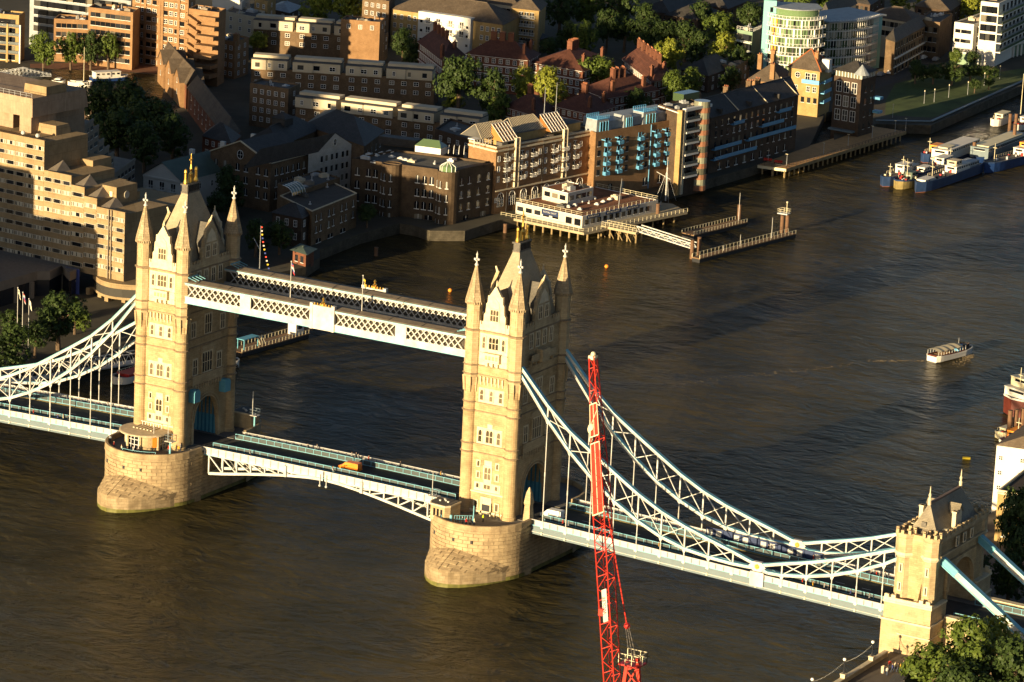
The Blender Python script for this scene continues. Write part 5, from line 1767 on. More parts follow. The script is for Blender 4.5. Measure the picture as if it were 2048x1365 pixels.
def quay_warehouse():
 ze = 19.4
 b = Bld('quay_warehouse', 'brown brick warehouse with round corner bays and glass lantern on the quay', poly3((704, 321), (905, 347), (991, 329), ze), 3, ze, 'shadebrick', roof='flatroof', parapet=.6, coping='shadebrick')
 rows = (15.4, 11.6, 7.9)
 A, C_ = b.edge(0)
 # facade fractions
 b.win(0, [.06, .17, .24], rows, 'arch', 1.35, 2.2)
 b.win(0, [.66, .73, .80], rows, 'arch', 1.35, 2.2)
 b.win(1, [.22, .40, .62, .84], rows, 'arch', 1.3, 2.1)
 b.win(0, [.68, .78], (5.0,), 'arch', 2.4, 1.4)
 b.win(1, [.35, .75], (5.0,), 'arch', 2.4, 1.4)
 for f in (.40, .955):
  p = b.on(0, f, 0, -.2)
  mb = MB()
  mb.lathe([(3.1, -2 + 5), (3.1, ze + .6), (2.7, ze + .6), (2.7, ze)], 0, 0, 18)
  by = mb.build('round_bay', M['shadebrick'], b.t, loc=(p.x, p.y, -b.c.z))
  for k in (-.9, -.35, .3):
   a = b.rot(0) - math.pi / 2 + k
   for z in rows + (5.0,):
    put('window', wmesh('arch', .8, 2.0 if z > 6 else 1.2), by, (3.12 * math.cos(a), 3.12 * math.sin(a), z), a + math.pi / 2)
  if f > .9:
   mb = MB()
   mb.mat(1).lathe([(2.3, ze + .1), (2.3, ze + 1.9), (.15, ze + 3.2)], 0, 0, 10)
   for i in range(10):
    a = 2 * math.pi * i / 10
    c, s_ = math.cos(a), math.sin(a)
    mb.mat(0).beam((2.33 * c, 2.33 * s_, ze), (2.33 * c, 2.33 * s_, ze + 1.9), .16, .16)
    mb.beam((2.35 * c, 2.35 * s_, ze + 1.9), (.15 * c, .15 * s_, ze + 3.25), .16, .16)
   mb.build('lantern', [M['frame'], M['greenglass']], by)
  else:
   MB().lathe([(2.6, ze + .2), (2.6, ze + .3)], 0, 0, 18).build('bay_roof', M['slateroof'], by)
 # roof lights and plant
 for u, v in ((738, 310), (752, 312), (764, 308), (784, 315), (802, 318), (812, 321), (824, 323), (748, 326), (780, 305)):
  p = at(u, v, ze) - b.c
  MB().box(-.9, -.7, 0, .9, .7, .35).rings([[(-.7, -.5, .35), (.7, -.5, .35), (.7, .5, .35), (-.7, .5, .35)], [(-.3, -.2, .65), (.3, -.2, .65), (.3, .2, .65), (-.3, .2, .65)]]).build('roof_light', M['white'], b.t, loc=p)
 p = at(862, 300, ze + 1) - b.c
 mb = MB().mat(1).box(-4, -2.4, -1, 4, 2.4, 1.2)
 mb.mat(0).rings([[(-4.2, -2.6, 1.2), (4.2, -2.6, 1.2), (4.2, 2.6, 1.2), (-4.2, 2.6, 1.2)], [(-2.5, 0, 3.0), (2.5, 0, 3.0), (2.5, .1, 3.0), (-2.5, .1, 3.0)]])
 mb.build('glass_roof', [M['greenglass'], M['frame']], b.t, loc=p, rot=b.rot(0))
 p = at(905, 305, ze + .3) - b.c
 mb = MB()
 for i in range(6):
  x = -4 + 1.5 * i
  prev = None
  for k in range(6):
   a = math.pi / 2 * k / 5
   q = (x, -2.4 * math.cos(a), 2.2 * math.sin(a))
   if prev:
    mb.beam(prev, q, .14, .12)
   prev = q
 mb.build('glazing_bars', M['frame'], b.t, loc=p, rot=b.rot(0) + .3)
 MB().box(-6, -2, 0, 6, 2, 2.2).build('plant_room', M['slateroof'], b.t, loc=at(800, 290, ze) - b.c, rot=b.rot(0))
quay_warehouse()
def low_front():
 ze = 14.6
 b = Bld('waterside_office', 'low brick waterside block with flat roof and arched basement openings', poly3((560, 393), (624, 424), (714, 388), ze), 3, ze, 'stockbrick', roof='brownroof', parapet=.25, coping='portland')
 b.win(1, [.10, .20, .38, .48, .66, .76, .92], (11.4, 8.2), 'arch', 1.1, 1.9)
 b.win(1, [.16, .42, .7], (5.1,), 'arch', 3.0, 1.2)
 b.win(0, lin(2), (11.2, 8.0), 'sash', 1.3, 1.9)
 b2 = Bld('corner_lodge', 'small brick lodge with white sash windows under a hipped slate roof', poly3((545, 425), (603, 437), (627, 425), 13.4), QZ, 13.4, 'darkbrick', parapet=0)
 b2.hip(13.4, 16.0, 'slateroof', .5)
 b2.win(0, [.2, .5, .8], (10.6, 7.0), 'sash', 1.2, 1.9)
 b2.win(1, [.25, .75], (10.6, 7.0), 'sash', 1.2, 1.9)
 b3 = Bld('rear_office', 'dark flat-roofed office with curved glass canopy behind the waterside block', poly3((555, 370), (600, 385), (680, 358), 15.5), QZ, 15.5, 'stockbrick', roof='flatroof', parapet=.4)
 p = at(578, 378, 16.5) - b3.c
 mb = MB()
 for i in range(6):
  x = -3.5 + 1.4 * i
  prev = None
  for k in range(6):
   a = math.pi / 2 * k / 5
   q = (x, -3.2 * math.cos(a), 2.6 * math.sin(a) - 1)
   if prev:
    mb.mat(0).beam(prev, q, .16, .14)
    if i < 5:
     mb.mat(1).face([(x, prev[1], prev[2]), (x + 1.4, prev[1], prev[2]), (x + 1.4, q[1], q[2]), (x, q[1], q[2])])
   prev = q
 mb.build('glass_canopy', [M['frame'], M['greenglass']], b3.t, loc=p, rot=b3.rot(1))
low_front()
# ---------------------------------------------------------------- orange brick warehouse with glass roofs
def orange_warehouse():
 ze = 24.2
 b = Bld('balconied_warehouse', 'orange brick riverside warehouse with white balconies and glazed sloping roofs', poly3((938, 284), (993, 298), (1190, 262), ze), 3, ze, 'orangebrick', roof='flatroof', parapet=.5, coping='portland')
 b.band(0, ze - 1.0, .5, .35, 'portland')
 b.band(1, ze - 1.0, .5, .35, 'portland')
 b.band(1, 11.6, .35, .5, 'portland')
 rows = (20.2, 17.2, 14.2)
 fb = [.14, .265, .375, .56, .67, .80, .90]
 b.win(1, [.10, .26, .37, .58, .80], rows[:3], 'balcony', 1.25, 2.1)
 b.win(1, [.69, .90, .92], (0,), 'balcony', .1, .1, skip=[(0, 0), (1, 0), (2, 0)])
 b.win(1, [.03, .17, .31, .44, .50, .64, .74, .86, .96], rows, 'sash', 1.05, 1.7)
 b.win(1, [.69], rows, 'balcony', 1.25, 2.1)
 b.win(1, [.06, .175, .29, .405, .52, .635, .75, .865], (6.8,), 'tall', 2.6, 4.2)
 b.win(1, [.015], (8.3,), 'sash', 1.2, 1.4)
 for f in (.205, .69):
  MB().beam(b.on(1, f - .018, 12, .18), b.on(1, f - .018, ze + 2.2, .18), .7, .5).build('hoist_pier', M['portland'], b.t)
  MB().beam(b.on(1, f + .018, 12, .18), b.on(1, f + .018, ze + 2.2, .18), .7, .5).build('hoist_pier', M['portland'], b.t)
 for f in (.12, .47):
  MB().beam(b.on(1, f, 5, .12), b.on(1, f, ze, .12), .16, .16).build('drain_pipe', M['ironblack'], b.t)
 # set-back storey
 ins = b.inset(3.2)
 q = [tuple(p) for p in ins]
 MB().prism(q, ze, ze + 2.4).build('attic', M['yellowbrick'], b.t, loc=b.L)
 MB().prism([tuple(p) for p in b.inset(3.0)], ze + 2.4, ze + 2.6).build('attic_roof', M['flatroof'], b.t, loc=b.L)
 # glazed slopes: rows of panes in white bars
 def glazed(u, v, w, h, n, m, mat, rz=0.0, tilt=.75):
  p = at(u, v, ze + 1.6) - b.c
  mb = MB()
  ca, sa = math.cos(tilt), math.sin(tilt)
  f = lambda x, y: (x, y * ca, y * sa)
  root = MB().add([f(-w / 2, 0), f(w / 2, 0), f(w / 2, h), f(-w / 2, h)], [(0, 1, 2, 3)])
  root.add([f(-w / 2, 0), f(w / 2, 0), (w / 2, h * ca, 0), (-w / 2, h * ca, 0)], [(0, 1, 2, 3)])
  root.face([f(w / 2, 0), (w / 2, h * ca, 0), f(w / 2, h)]).face([f(-w / 2, 0), (-w / 2, h * ca, 0), f(-w / 2, h)])
  g = root.build('glazed_slope', M[mat], b.t, loc=p, rot=b.rot(1) + rz)
  mb = MB()
  for i in range(n + 1):
   x = -w / 2 + w * i / n
   mb.beam(Vector(f(x, 0)) + Vector((0, -.03, .06)), Vector(f(x, h)) + Vector((0, -.03, .06)), .14, .12)
  for j in range(m + 1):
   y = h * j / m
   mb.beam(Vector(f(-w / 2, y)) + Vector((0, -.04, .07)), Vector(f(w / 2, y)) + Vector((0, -.04, .07)), .12, .14)
  mb.build('glazing_bars', M['frame'], g)
 glazed(1022, 282, 6.5, 6.5, 5, 4, 'orangeglass')
 glazed(1120, 262, 7.5, 6.5, 6, 4, 'orangeglass')
 for u, v in ((975, 268), (1040, 256)):
  p = at(u, v, ze + 2.5) - b.c
  mb = MB()
  mb.mat(1).rings([[(-7, -4, 0), (7, -4, 0), (7, 4, 0), (-7, 4, 0)], [(-5.5, -.1, 3.4), (5.5, -.1, 3.4), (5.5, .1, 3.4), (-5.5, .1, 3.4)]])
  for i in range(22):
   x = -7 + 14 * i / 21
   xr = max(-5.5, min(5.5, x))
   mb.mat(0).beam((x, -4.05, .05), (xr, -.1, 3.5), .22, .1)
   mb.beam((x, 4.05, .05), (xr, .1, 3.5), .22, .1)
  mb.build('louvred_roof', [M['render'], M['flatroof']], b.t, loc=p, rot=b.rot(1))
 p = at(965, 290, ze + .2) - b.c
 mb = MB().mat(0).box(-5, -1.2, 2.1, 5, 1.2, 2.4)
 for i in range(9):
  x = -4.8 + 9.6 * i / 8
  mb.box(x - .1, -1.2, 0, x + .1, -1.0, 2.1)
 for z in (.7, 1.4):
  mb.box(-5, -1.18, z, 5, -1.08, z + .12)
 mb.build('pergola', M['frame'], b.t, loc=p, rot=b.rot(1))
 for u, v, h in ((1088, 235, 9), (1111, 232, 10)):
  p = at(u, v, ze + 2) - b.c
  MB().tube((0, 0, 0), (0, 0, h), .12, .05).build('roof_mast', M['steel'], b.t, loc=p)
M['orangeglass'] = glass('orangeglass', (0.22, 0.10, 0.03), 0.2, 0.6, 0.3)
orange_warehouse()
# ---------------------------------------------------------------- blue-balconied warehouse
def blue_warehouse():
 ze = 24.4
 b = Bld('blue_balcony_warehouse', 'orange brick warehouse with rows of blue steel balconies and blue roof pavilions', poly3((1150, 249), (1192, 268), (1358, 240), ze), 3, ze, 'orangebrick', roof='flatroof', parapet=.3)
 rows = (20.4, 17.5, 14.6, 11.7)
 b.win(1, [.13, .28, .53, .73, .86], rows, 'bluebalcony', 1.2, 2.2)
 b.win(1, [.045, .38, .62, .94], rows, 'plain', 1.15, 1.7)
 b.win(1, [.04, .2, .35, .62, .8], (6.2,), 'arch', 1.9, 2.4)
 for f in (.07, .23, .67, .80):
  MB().beam(b.on(1, f, ze - 2.0, .1), b.on(1, f, ze - 2.0, 1.6), .3, .25).build('hoist_beam', M['skyblue'], b.t)
 MB().beam(b.on(1, .66, 5, .15), b.on(1, .66, ze, .15), .22, .2).build('drain_pipe', M['bluesteel'], b.t)
 ins = [tuple(p) for p in b.inset(2.0)]
 MB().prism(ins, ze, ze + 2.6).build('attic', M['steelgrey'], b.t, loc=b.L)
 for f, w in ((.12, 6.5), (.42, 4.5), (.68, 7.0)):
  p = b.on(1, f, ze, -2.6)
  mb = MB()
  w2 = w / 2
  mb.mat(0).rings([[(-w2, -1.6, 0), (w2, -1.6, 0), (w2, 3, 0), (-w2, 3, 0)], [(-w2 * .75, -1.0, 3.6), (w2 * .75, -1.0, 3.6), (w2 * .75, 3, 3.6), (-w2 * .75, 3, 3.6)]])
  mb.mat(1).box(-w2 * .55, -1.75, .2, w2 * .55, -1.3, 2.8)
  for x in (-w2 * .55, -w2 * .2, w2 * .2, w2 * .55):
   mb.mat(2).box(x - .08, -1.85, .1, x + .08, -1.6, 3.0)
  g = mb.build('roof_pavilion', [M['steelgrey'], M['greenglass'], M['skyblue']], b.t, loc=p, rot=b.rot(1))
  if w > 5:
   mb = MB()
   mb.box(-w2 * .8, -1.2, 3.6, w2 * .8, 3.0, 3.75)
   for x in range(7):
    xx = -w2 * .8 + w2 * 1.6 * x / 6
    mb.box(xx - .06, -1.2, 3.75, xx + .06, -1.1, 4.8).box(xx - .06, 2.9, 3.75, xx + .06, 3.0, 4.8)
   for y in (-1.2, 2.9):
    for z in (4.2, 4.7):
     mb.box(-w2 * .8, y, z, w2 * .8, y + .1, z + .12)
   mb.build('roof_deck_rail', M['skyblue'], g)
 MB().beam(b.on(1, 0.02, 4.4, 1.2), b.on(1, .98, 4.4, 1.2), 2.4, .3).build('river_walk', M['bluesteel'], b.t)
M['steelgrey'] = paint('steelgrey', (0.24, 0.26, 0.27), 0.5, var=0.2)
blue_warehouse()
def modern_bay():
 ze = 28.0
 b = Bld('bay_apartments', 'narrow apartment block with white balconies and a round brown bay', poly3((1318, 212), (1358, 226), (1418, 214), ze), 3, ze, 'darkbrick', roof='flatroof', parapet=.5)
 MB().beam(b.on(1, .03, 3, .25), b.on(1, .03, ze + .8, .25), 1.6, 1.0).build('stone_pier', M['yellowbrick'], b.t)
 MB().beam(b.on(1, .15, 3, .5), b.on(1, .15, ze + .8, .5), 1.0, 1.4).build('stone_pier', M['render'], b.t)
 b.band(1, ze + .2, .9, 1.2, 'frame', .12, 1.0, 'roof_slab')
 b.band(0, ze - .2, .3, .3, 'frame')
 for z in (25, 21.6, 18.2, 14.8, 11.4, 8):
  b.band(1, z - .2, .55, 1.3, 'frame', .18, .62, 'balcony_slab')
  mb = MB().beam(b.on(1, .19, z + .9, 1.25), b.on(1, .61, z + .9, 1.25), .06, .9)
  mb.build('balcony_glass', M['glasspanel'], b.t)
  b.win(1, [.28, .42, .54], (z + .4,), 'plain', 1.8, 2.2)
 p = b.on(1, .80, 0, -.4)
 z = 3.0
 k = 0
 while z < ze - .5:
  mb = MB().lathe([(2.6, z), (2.6, z + 1.5)], 0, 0, 16).build('bay_spandrel', M['baybrown'], b.t, loc=(p.x, p.y, -b.c.z))
  MB().lathe([(2.45, z + 1.5), (2.45, z + 3.4)], 0, 0, 16).build('bay_glazing', M['bayglass'], b.t, loc=(p.x, p.y, -b.c.z))
  z += 3.4
 MB().box(-4, -2, 0, 4, 2, 2.4).build('glass_screen', M['greenglass'], b.t, loc=at(1372, 200, ze) - b.c, rot=b.rot(1))
M['baybrown'] = paint('baybrown', (0.24, 0.11, 0.06), 0.7, var=0.15)
M['bayglass'] = glass('bayglass', (0.10, 0.10, 0.07), 0.06, 0.9, 0.6)
modern_bay()
def dark_wharf():
 ze = 22.5
 b = Bld('dark_wharf', 'long dark brick wharf with slate roof and strips of blue balconies', poly3((1385, 219), (1422, 236), (1597, 190), ze), 3, ze, 'darkbrick', parapet=0)
 b.hip(ze, ze + 4.6, 'slateroof', .3, gable=True)
 rows = (19.2, 16.0, 12.8, 9.6)
 b.win(1, lin(14, .03, .97), rows, ['plain', 'arch'], 1.05, 1.8)
 for z, f0, f1 in ((12.4, .02, .32), (12.4, .40, .95), (15.6, .55, .8), (18.8, .22, .34), (18.8, .74, .88), (9.2, .02, .5)):
  MB().beam(b.on(1, f0, z, .7), b.on(1, f1, z, .7), 1.4, .2).build('balcony_floor', M['bluesteel'], b.t)
  MB().beam(b.on(1, f0, z + .6, 1.4), b.on(1, f1, z + .6, 1.4), .08, .9).build('balcony_front', M['bluesteel'], b.t)
 for f in (.12, .45, .78):
  p = b.on(1, f, ze, -1.2)
  MB().box(-.5, -1.2, -.6, .5, 2.5, 1.8).build('dormer', M['slateroof'], b.t, loc=p, rot=b.rot(1))
 for f in (.05, .36, .62, .72):
  chimney(b.t, b.on(1, f, ze + 3.8, -6.5), 2.4, 1.6, 1.0, 3, 'stockbrick')
 for f in (.3, .63, .98):
  MB().beam(b.on(1, f, ze + .1, .25), b.on(1, f, ze + 4.8, -6.2), .3, .5).build('party_wall', M['portland'], b.t)
 b.win(1, lin(9), (5.6,), 'arch', 1.8, 2.2)
dark_wharf()
# yellow house with hipped roof and porthole
def yellow_house():
 ze = 20.3
 b = Bld('yellow_house', 'sunlit yellow brick house with hipped roof, porthole and pale blue balcony', poly3((1578, 135), (1640, 143.5), (1664, 132), ze), 3, ze, 'yellowbrick', parapet=0)
 P_ = b.inset(-.6)
 c = sum(P_, Vector((0, 0))) / 4
 mb = MB()
 for i in range(4):
  p, q = P_[i], P_[(i + 1) % 4]
  mb.face([Vector((p.x, p.y, ze)) - b.c, Vector((q.x, q.y, ze)) - b.c, Vector((c.x, c.y, ze + 6.0)) - b.c])
 r = mb.build('roof', M['brownroof'], b.t)
 mb = MB()
 for p in P_:
  mb.beam(Vector((p.x, p.y, ze)) - b.c, Vector((c.x, c.y, ze + 6.05)) - b.c, .3, .25)
 mb.build('hip_tile', M['orangetile'], r)
 chimney(b.t, b.on(0, .72, ze + 2.5, -4), 3, 1.3, 1.0, 2, 'orangebrick')
 b.win(0, [.62, .82], (17.0,), 'sash', 1.8, 2.3)
 b.win(0, [.25, .66, .86], (13.0,), 'sash', 1.4, 1.9)
 b.win(0, [.3, .5, .7, .9], (9.4,), 'plain', 1.2, 1.8)
 put('round_window', wmesh('round', 1.8, 1.8), b.t, b.on(0, .30, 17.4, .05), b.rot(0))
 MB().beam(b.on(0, .50, 16.2, .9), b.on(0, 1.06, 16.2, .9), 1.8, .3).build('balcony_floor', M['skyblue'], b.t)
 MB().beam(b.on(0, .50, 16.9, 1.75), b.on(0, 1.06, 16.9, 1.75), .1, 1.0).build('balcony_front', M['skyblue'], b.t)
 for z in (16.2, 12.8, 9.6):
  MB().beam(b.on(1, .1, z, .8), b.on(1, .7, z, .8), 1.6, .3).build('balcony_floor', M['skyblue'], b.t)
  MB().beam(b.on(1, .1, z + .6, 1.55), b.on(1, .7, z + .6, 1.55), .1, .9).build('balcony_front', M['skyblue'], b.t)
 MB().beam(b.on(1, .5, ze - 1, .2), b.on(1, .5, ze + 3.2, .2), 2.6, 2.2).build('white_dormer', M['frame'], b.t)
 b2 = Bld('mansard_cottage', 'low cottage with brown mansard roof and tall chimneys beside the yellow house', poly3((1494, 160), (1566, 168), (1592, 152), 14.5), 3, 14.5, 'orangebrick', parapet=0)
 b2.hip(14.5, 19.6, 'brownroof', .3)
 for u, v in ((1520, 118), (1546, 110), (1545, 138), (1506, 172)):
  chimney(b2.t, at(u, v + 12, 19) - b2.c, 3.6, 1.5, 1.1, 2, 'orangebrick')
 b3 = Bld('inlet_shed', 'low shed with reddish roof along the inlet in front of the yellow house', poly3((1556, 186), (1590, 206), (1655, 187), 8.4), 2, 8.4, 'darkbrick', parapet=0)
 b3.hip(8.4, 11.0, 'rustbrown', .4)
 b3.win(1, lin(9), (3.4,), 'plain', 1.2, 3.0)
M['orangetile'] = paint('orangetile', (0.42, 0.13, 0.04), 0.8)
M['rustbrown'] = paint('rustbrown', (0.17, 0.095, 0.055), 0.85, var=0.25)
yellow_house()
def corner_tower():
 ze = 23.6
 b = Bld('corner_tower_house', 'dark brick riverside tower house with tall glazed bays and glazed top floor', poly3((1669, 151), (1723, 160), (1752, 152), ze), 1, ze, 'darkbrick', parapet=0)
 b.hip(ze + 1.8, ze + 4.8, 'slateroof', .6)
 MB().prism([tuple(p) for p in b.inset(.3)], ze, ze + 1.8).build('glazed_storey', M['bayglass'], b.t, loc=b.L)
 for i in (0, 1):
  for f in lin(9, 0, 1):
   MB().beam(b.on(i, f, ze, -.2), b.on(i, f, ze + 1.8, -.2), .2, .2).build('mullion', M['frame'], b.t)
 for f in (.2, .48, .76):
  b.win(0, [f], (18.6, 14.0, 9.4), 'sash', 2.0, 3.6)
 b.win(1, [.35, .75], (19, 15, 11, 7), 'plain', 1.2, 2.0)
 for z in (16.5, 12.0):
  MB().beam(b.on(1, .9, z, 1.2), b.on(1, 1.15, z, 1.2), 2.6, .8).build('balcony', M['bluesteel'], b.t)
 p = b.on(0, 1.0, ze + 1.7, 0)
 MB().lathe([(2.6, 0), (.1, 3.2)], 0, 0, 10).build('turret_cap', M['steelgrey'], b.t, loc=p)
 b.band(0, 6.2, .5, 2.0, 'paleblue', .0, .9, 'terrace')
corner_tower()
# ---------------------------------------------------------------- glass apartment towers
def glass_tower():
 base = 5.0
 # curved green glass drum
 C0 = V2(at(1592, 45, 26))
 nrm = (V2(CAM) - C0).normalized()
 tan = Vector((-nrm.y, nrm.x))
 c = C0 - nrm * 9
 t = thing('round_glass_tower', 'curved green glass apartment tower with orange strip and turquoise fin', 'building', (c.x, c.y, base))
 n = 20
 def arc(r, a0=-1.25, a1=1.35):
  pts = []
  for i in range(n + 1):
   a = a0 + (a1 - a0) * i / n
   d = nrm * math.cos(a) + tan * -math.sin(a)
   pts.append((d.x * r, d.y * r))
  return pts + [tuple(-nrm * 6 - tan * 7), tuple(-nrm * 6 + tan * 7)]
 fl = [base + 3.15 * k for k in range(8)]
 for k, z in enumerate(fl[:-1]):
  h = z - base
  MB().prism(arc(9.6), h + .2, h + 3.15).build('glazed_storey', M['greenglass'], t)
  MB().prism(arc(10.9), h + 2.95, h + 3.2).build('floor_slab', M['frame'], t)
  pts = arc(10.8)[:n + 1]
  mb = MB()
  for p, q in zip(pts, pts[1:]):
   mb.beam((*p, h + 4.2), (*q, h + 4.2), .08, .1)
  for p in pts:
   mb.box(p[0] - .05, p[1] - .05, h + 3.2, p[0] + .05, p[1] + .05, h + 4.2)
  mb.build('balcony_rail', M['frame'], t)
  for i in range(n + 1):
   p = arc(9.68)[i]
   w_ = .09 if i % 2 else .34
   MB().box(p[0] - w_, p[1] - .09, h + .2, p[0] + w_, p[1] + .09, h + 3.0).build('mullion', M[('frame', 'darkglass', 'frame', 'ironblack', 'curtain')[(i * 3 + k) % 5]], t)
  q = arc(9.75)
  mb = MB()
  mb.prism([q[15], q[17], tuple(V2(q[17]) * .96), tuple(V2(q[15]) * .96)], h + .2, h + 2.95)
  mb.build('orange_panel', M['orange'], t)
 zt = fl[-1] - base
 MB().prism(arc(8.2), zt, zt + 3.0).build('penthouse', M['greenglass'], t)
 MB().prism(arc(9.4), zt + 3.0, zt + 3.35).build('roof', M['steelgrey'], t)
 q = arc(9.8)
 f = V2(q[19])
 MB().beam((f.x, f.y, 0), (f.x, f.y, zt + 5.2), 4.4, 2.2, up=(nrm.x, nrm.y, 0)).build('turquoise_fin', M['turquoise'], t)
 for k in range(8):
  for dx in (-.9,):
   p = f + nrm * 1.12 + tan * .6
   MB().box(-.5, -.05, 0, .5, .05, 1.7).build('fin_window', M['darkglass'], t, loc=(p.x, p.y, 1.2 + 3.15 * k), rot=math.atan2(tan.y, tan.x))
 # lower wing to the left
 w = Bld('low_glass_wing', 'lower glass wing with white roof rail left of the turquoise fin', poly3((1474, 60), (1505, 66), (1522, 58), 18.5), base, 18.5, 'greenwall', roof='flatroof', parapet=.2)
 for z in (5.6, 8.8, 12.0, 15.2):
  w.win(0, lin(5, .02, .98), (z,), 'plain', 1.4, 2.3)
  w.band(0, z - .5, .25, 1.0, 'frame')
 railing(w.t, [tuple(V2(p) - V2(w.c)) for p in w.poly[:3]], 18.7 - w.c.z, 1.2, 'frame', 1.2)
 # second tower with slanting roof and fins
 ze = 23.5
 L, R = V2(at(1652, 46, ze)), V2(at(1752, 33, ze))
 d = R - L
 nn = Vector((d.y, -d.x)).normalized()
 m = 12
 front = []
 for i in range(m + 1):
  f_ = i / m
  front.append(L + d * f_ + nn * 3.0 * math.sin(math.pi * f_))
 cc = (L + R) / 2 - nn * 6
 t = thing('slanted_roof_tower', 'green glass apartments with tiers of white fins and slanting canopy roof', 'building', (cc.x, cc.y, base))
 rel = lambda p: (p.x - cc.x, p.y - cc.y)
 fp = [rel(p) for p in front] + [rel(R - nn * 14), rel(L - nn * 14)]
 for k in range(6):
  h = 3.1 * k
  MB().prism(fp, h + .1, h + 3.1).build('glazed_storey', M['greenglass'], t)
  out = [rel(p + nn * 1.5) for p in front] + [rel(R - nn * 1), rel(L - nn * 1)]
  MB().prism(out, h + 2.95, h + 3.15).build('floor_slab', M['frame'], t)
  for i in range(m):
   q0, q1 = front[i] + nn * .03, front[i + 1] + nn * .03
   if (i + k) % 3:
    MB().beam((*rel(q0.lerp(q1, .1)), h + 1.6), (*rel(q0.lerp(q1, .85)), h + 1.6), .06, 2.3).build('curtain_panel', M[('curtain', 'darkglass')[(i * k) % 2]], t)
  for i in range(0, 2 * m + 1):
   f_ = i / (2 * m)
   p = L + d * f_ + nn * (3.0 * math.sin(math.pi * f_) + 1.35)
   q = rel(p)
   MB().box(q[0] - .08, q[1] - .08, h + 1.2, q[0] + .08, q[1] + .08, h + 3.0 + 1.0).build('fin', M['frame'], t)
 mb = MB()
 o1 = [p + nn * 2.6 for p in front]
 A, B_ = o1[0] - d * .05, o1[-1] + d * .1
 bk = [R - nn * 15 + d * .1, L - nn * 15 - d * .05]
 pts = [A] + o1 + [B_] + bk
 mb.prism([rel(p) for p in pts], 18.8, 19.3)
 mb.build('canopy_roof', M['steelgrey'], t)
 p = rel(R + nn * .6)
 MB().beam((*p, 0), (*p, 18.8), 4.6, 1.0, up=(nn.x, nn.y, 0)).build('turquoise_fin', M['turquoise'], t)
 p = rel(R - nn * 7 + d.normalized() * .3)
 MB().beam((*p, 0), (*p, 18.7), 1.0, 14, up=(nn.x, nn.y, 0)).build('turquoise_wall', M['turquoise'], t)
M['greenwall'] = paint('greenwall', (0.18, 0.26, 0.17), 0.5, var=0.2)
glass_tower()
def street_row():
 b = Bld('yellow_brick_row', 'shaded four-storey brick row with dark roof beyond the turquoise wall', poly3((1772, 78), (1790, 84), (1850, 52), 17.0), QZ, 17.0, 'stockbrick', parapet=0)
 b.hip(17.0, 20.5, 'slateroof', .4)
 b.win(1, lin(11, .02, .98), (14.2, 11.2, 8.2), 'plain', 1.3, 1.8)
 b.win(1, lin(8, .02, .98), (5.4,), 'plain', 2.0, 2.2)
 b.band(1, 10.8, .25, .6, 'frame')
 b.band(1, 7.6, .25, .3, 'frame')
 b2 = Bld('street_end_block', 'brown brick block at the end of the parked-car street', poly3((1835, 42), (1880, 48), (1905, 30), 18), QZ, 18, 'stockbrick', parapet=.5)
 b2.win(0, lin(4), (14.5, 11, 7.5), 'plain', 1.4, 1.8)
 b3 = Bld('terrace_flats', 'low flats with pale gallery under a brown roof behind the slanted tower', poly3((1740, 32), (1830, 47), (1850, 34), 19.0), QZ, 19.0, 'render', parapet=0)
 b3.hip(19.0, 22.5, 'brownroof', .5)
 b3.win(0, lin(9), (16.2, 12.8), 'plain', 1.6, 1.9)
 b4 = Bld('curved_gable_house', 'dark brick house with white gable end behind the slanted tower', poly3((1640, 30), (1660, 33), (1712, 8), 20.0), QZ, 20.0, 'render', parapet=0)
 b4.hip(20.0, 24.5, 'slateroof', .5, gable=True)
street_row()
def right_flats():
 ze = 19.0
 b = Bld('white_flats', 'white stepped apartment block with green glass at the top right corner', poly3((1909, 47), (1948, 52), (2010, 30), ze), QZ, ze, 'renderwhite', roof='flatroof', parapet=.5)
 b.win(0, [.2, .5, .75], (15.8, 12.4, 9.0), 'plain', 2.0, 1.3)
 b.win(1, lin(6), (15.8, 12.4, 9.0), 'plain', 2.4, 2.2)
 for z in (18.4, 15.0, 11.6, 8.2):
  b.band(1, z - .3, .3, 1.6, 'frame', .1, 1.0, 'balcony_slab')
  MB().beam(b.on(1, .1, z + .5, 1.6), b.on(1, 1.0, z + .5, 1.6), .06, .9).build('balcony_glass', M['glasspanel'], b.t)
 b2 = Bld('green_glass_flats', 'tall white and green glass apartment block cut by the top right corner', poly3((1962, 5), (1998, 9), (2080, -30), 27.5), QZ, 27.5, 'renderwhite', roof='flatroof', parapet=.4)
 b2.win(0, lin(3), (24, 20.7, 17.4, 14.1), 'plain', 2.2, 2.4)
 b2.win(1, lin(9), (24, 20.7, 17.4, 14.1, 10.8), 'plain', 2.6, 2.5)
 for z in (23.5, 20.2, 16.9, 13.6, 10.3):
  b2.band(1, z - .3, .3, 1.8, 'frame', .0, 1.0, 'balcony_slab')
  MB().beam(b2.on(1, .0, z + .5, 1.8), b2.on(1, 1.0, z + .5, 1.8), .06, .9).build('balcony_glass', M['greenglass'], b2.t)
 b3 = Bld('arcade_flats', 'low colonnaded glass arcade at the foot of the white flats', poly3((1905, 104), (1950, 112), (2060, 84), 9.0), QZ, 9.0, 'greenwall', roof='flatroof', parapet=.6, coping='renderwhite')
 for f in lin(14, 0, 1):
  MB().beam(b3.on(1, f, QZ, .6), b3.on(1, f, 9.0, .6), .5, .5).build('column', M['frame'], b3.t)
 railing(b3.t, [tuple(V2(p) - V2(b3.c)) for p in b3.poly[:3]], 9.7 - b3.c.z, 1.0, 'frame', 1.5)
right_flats()
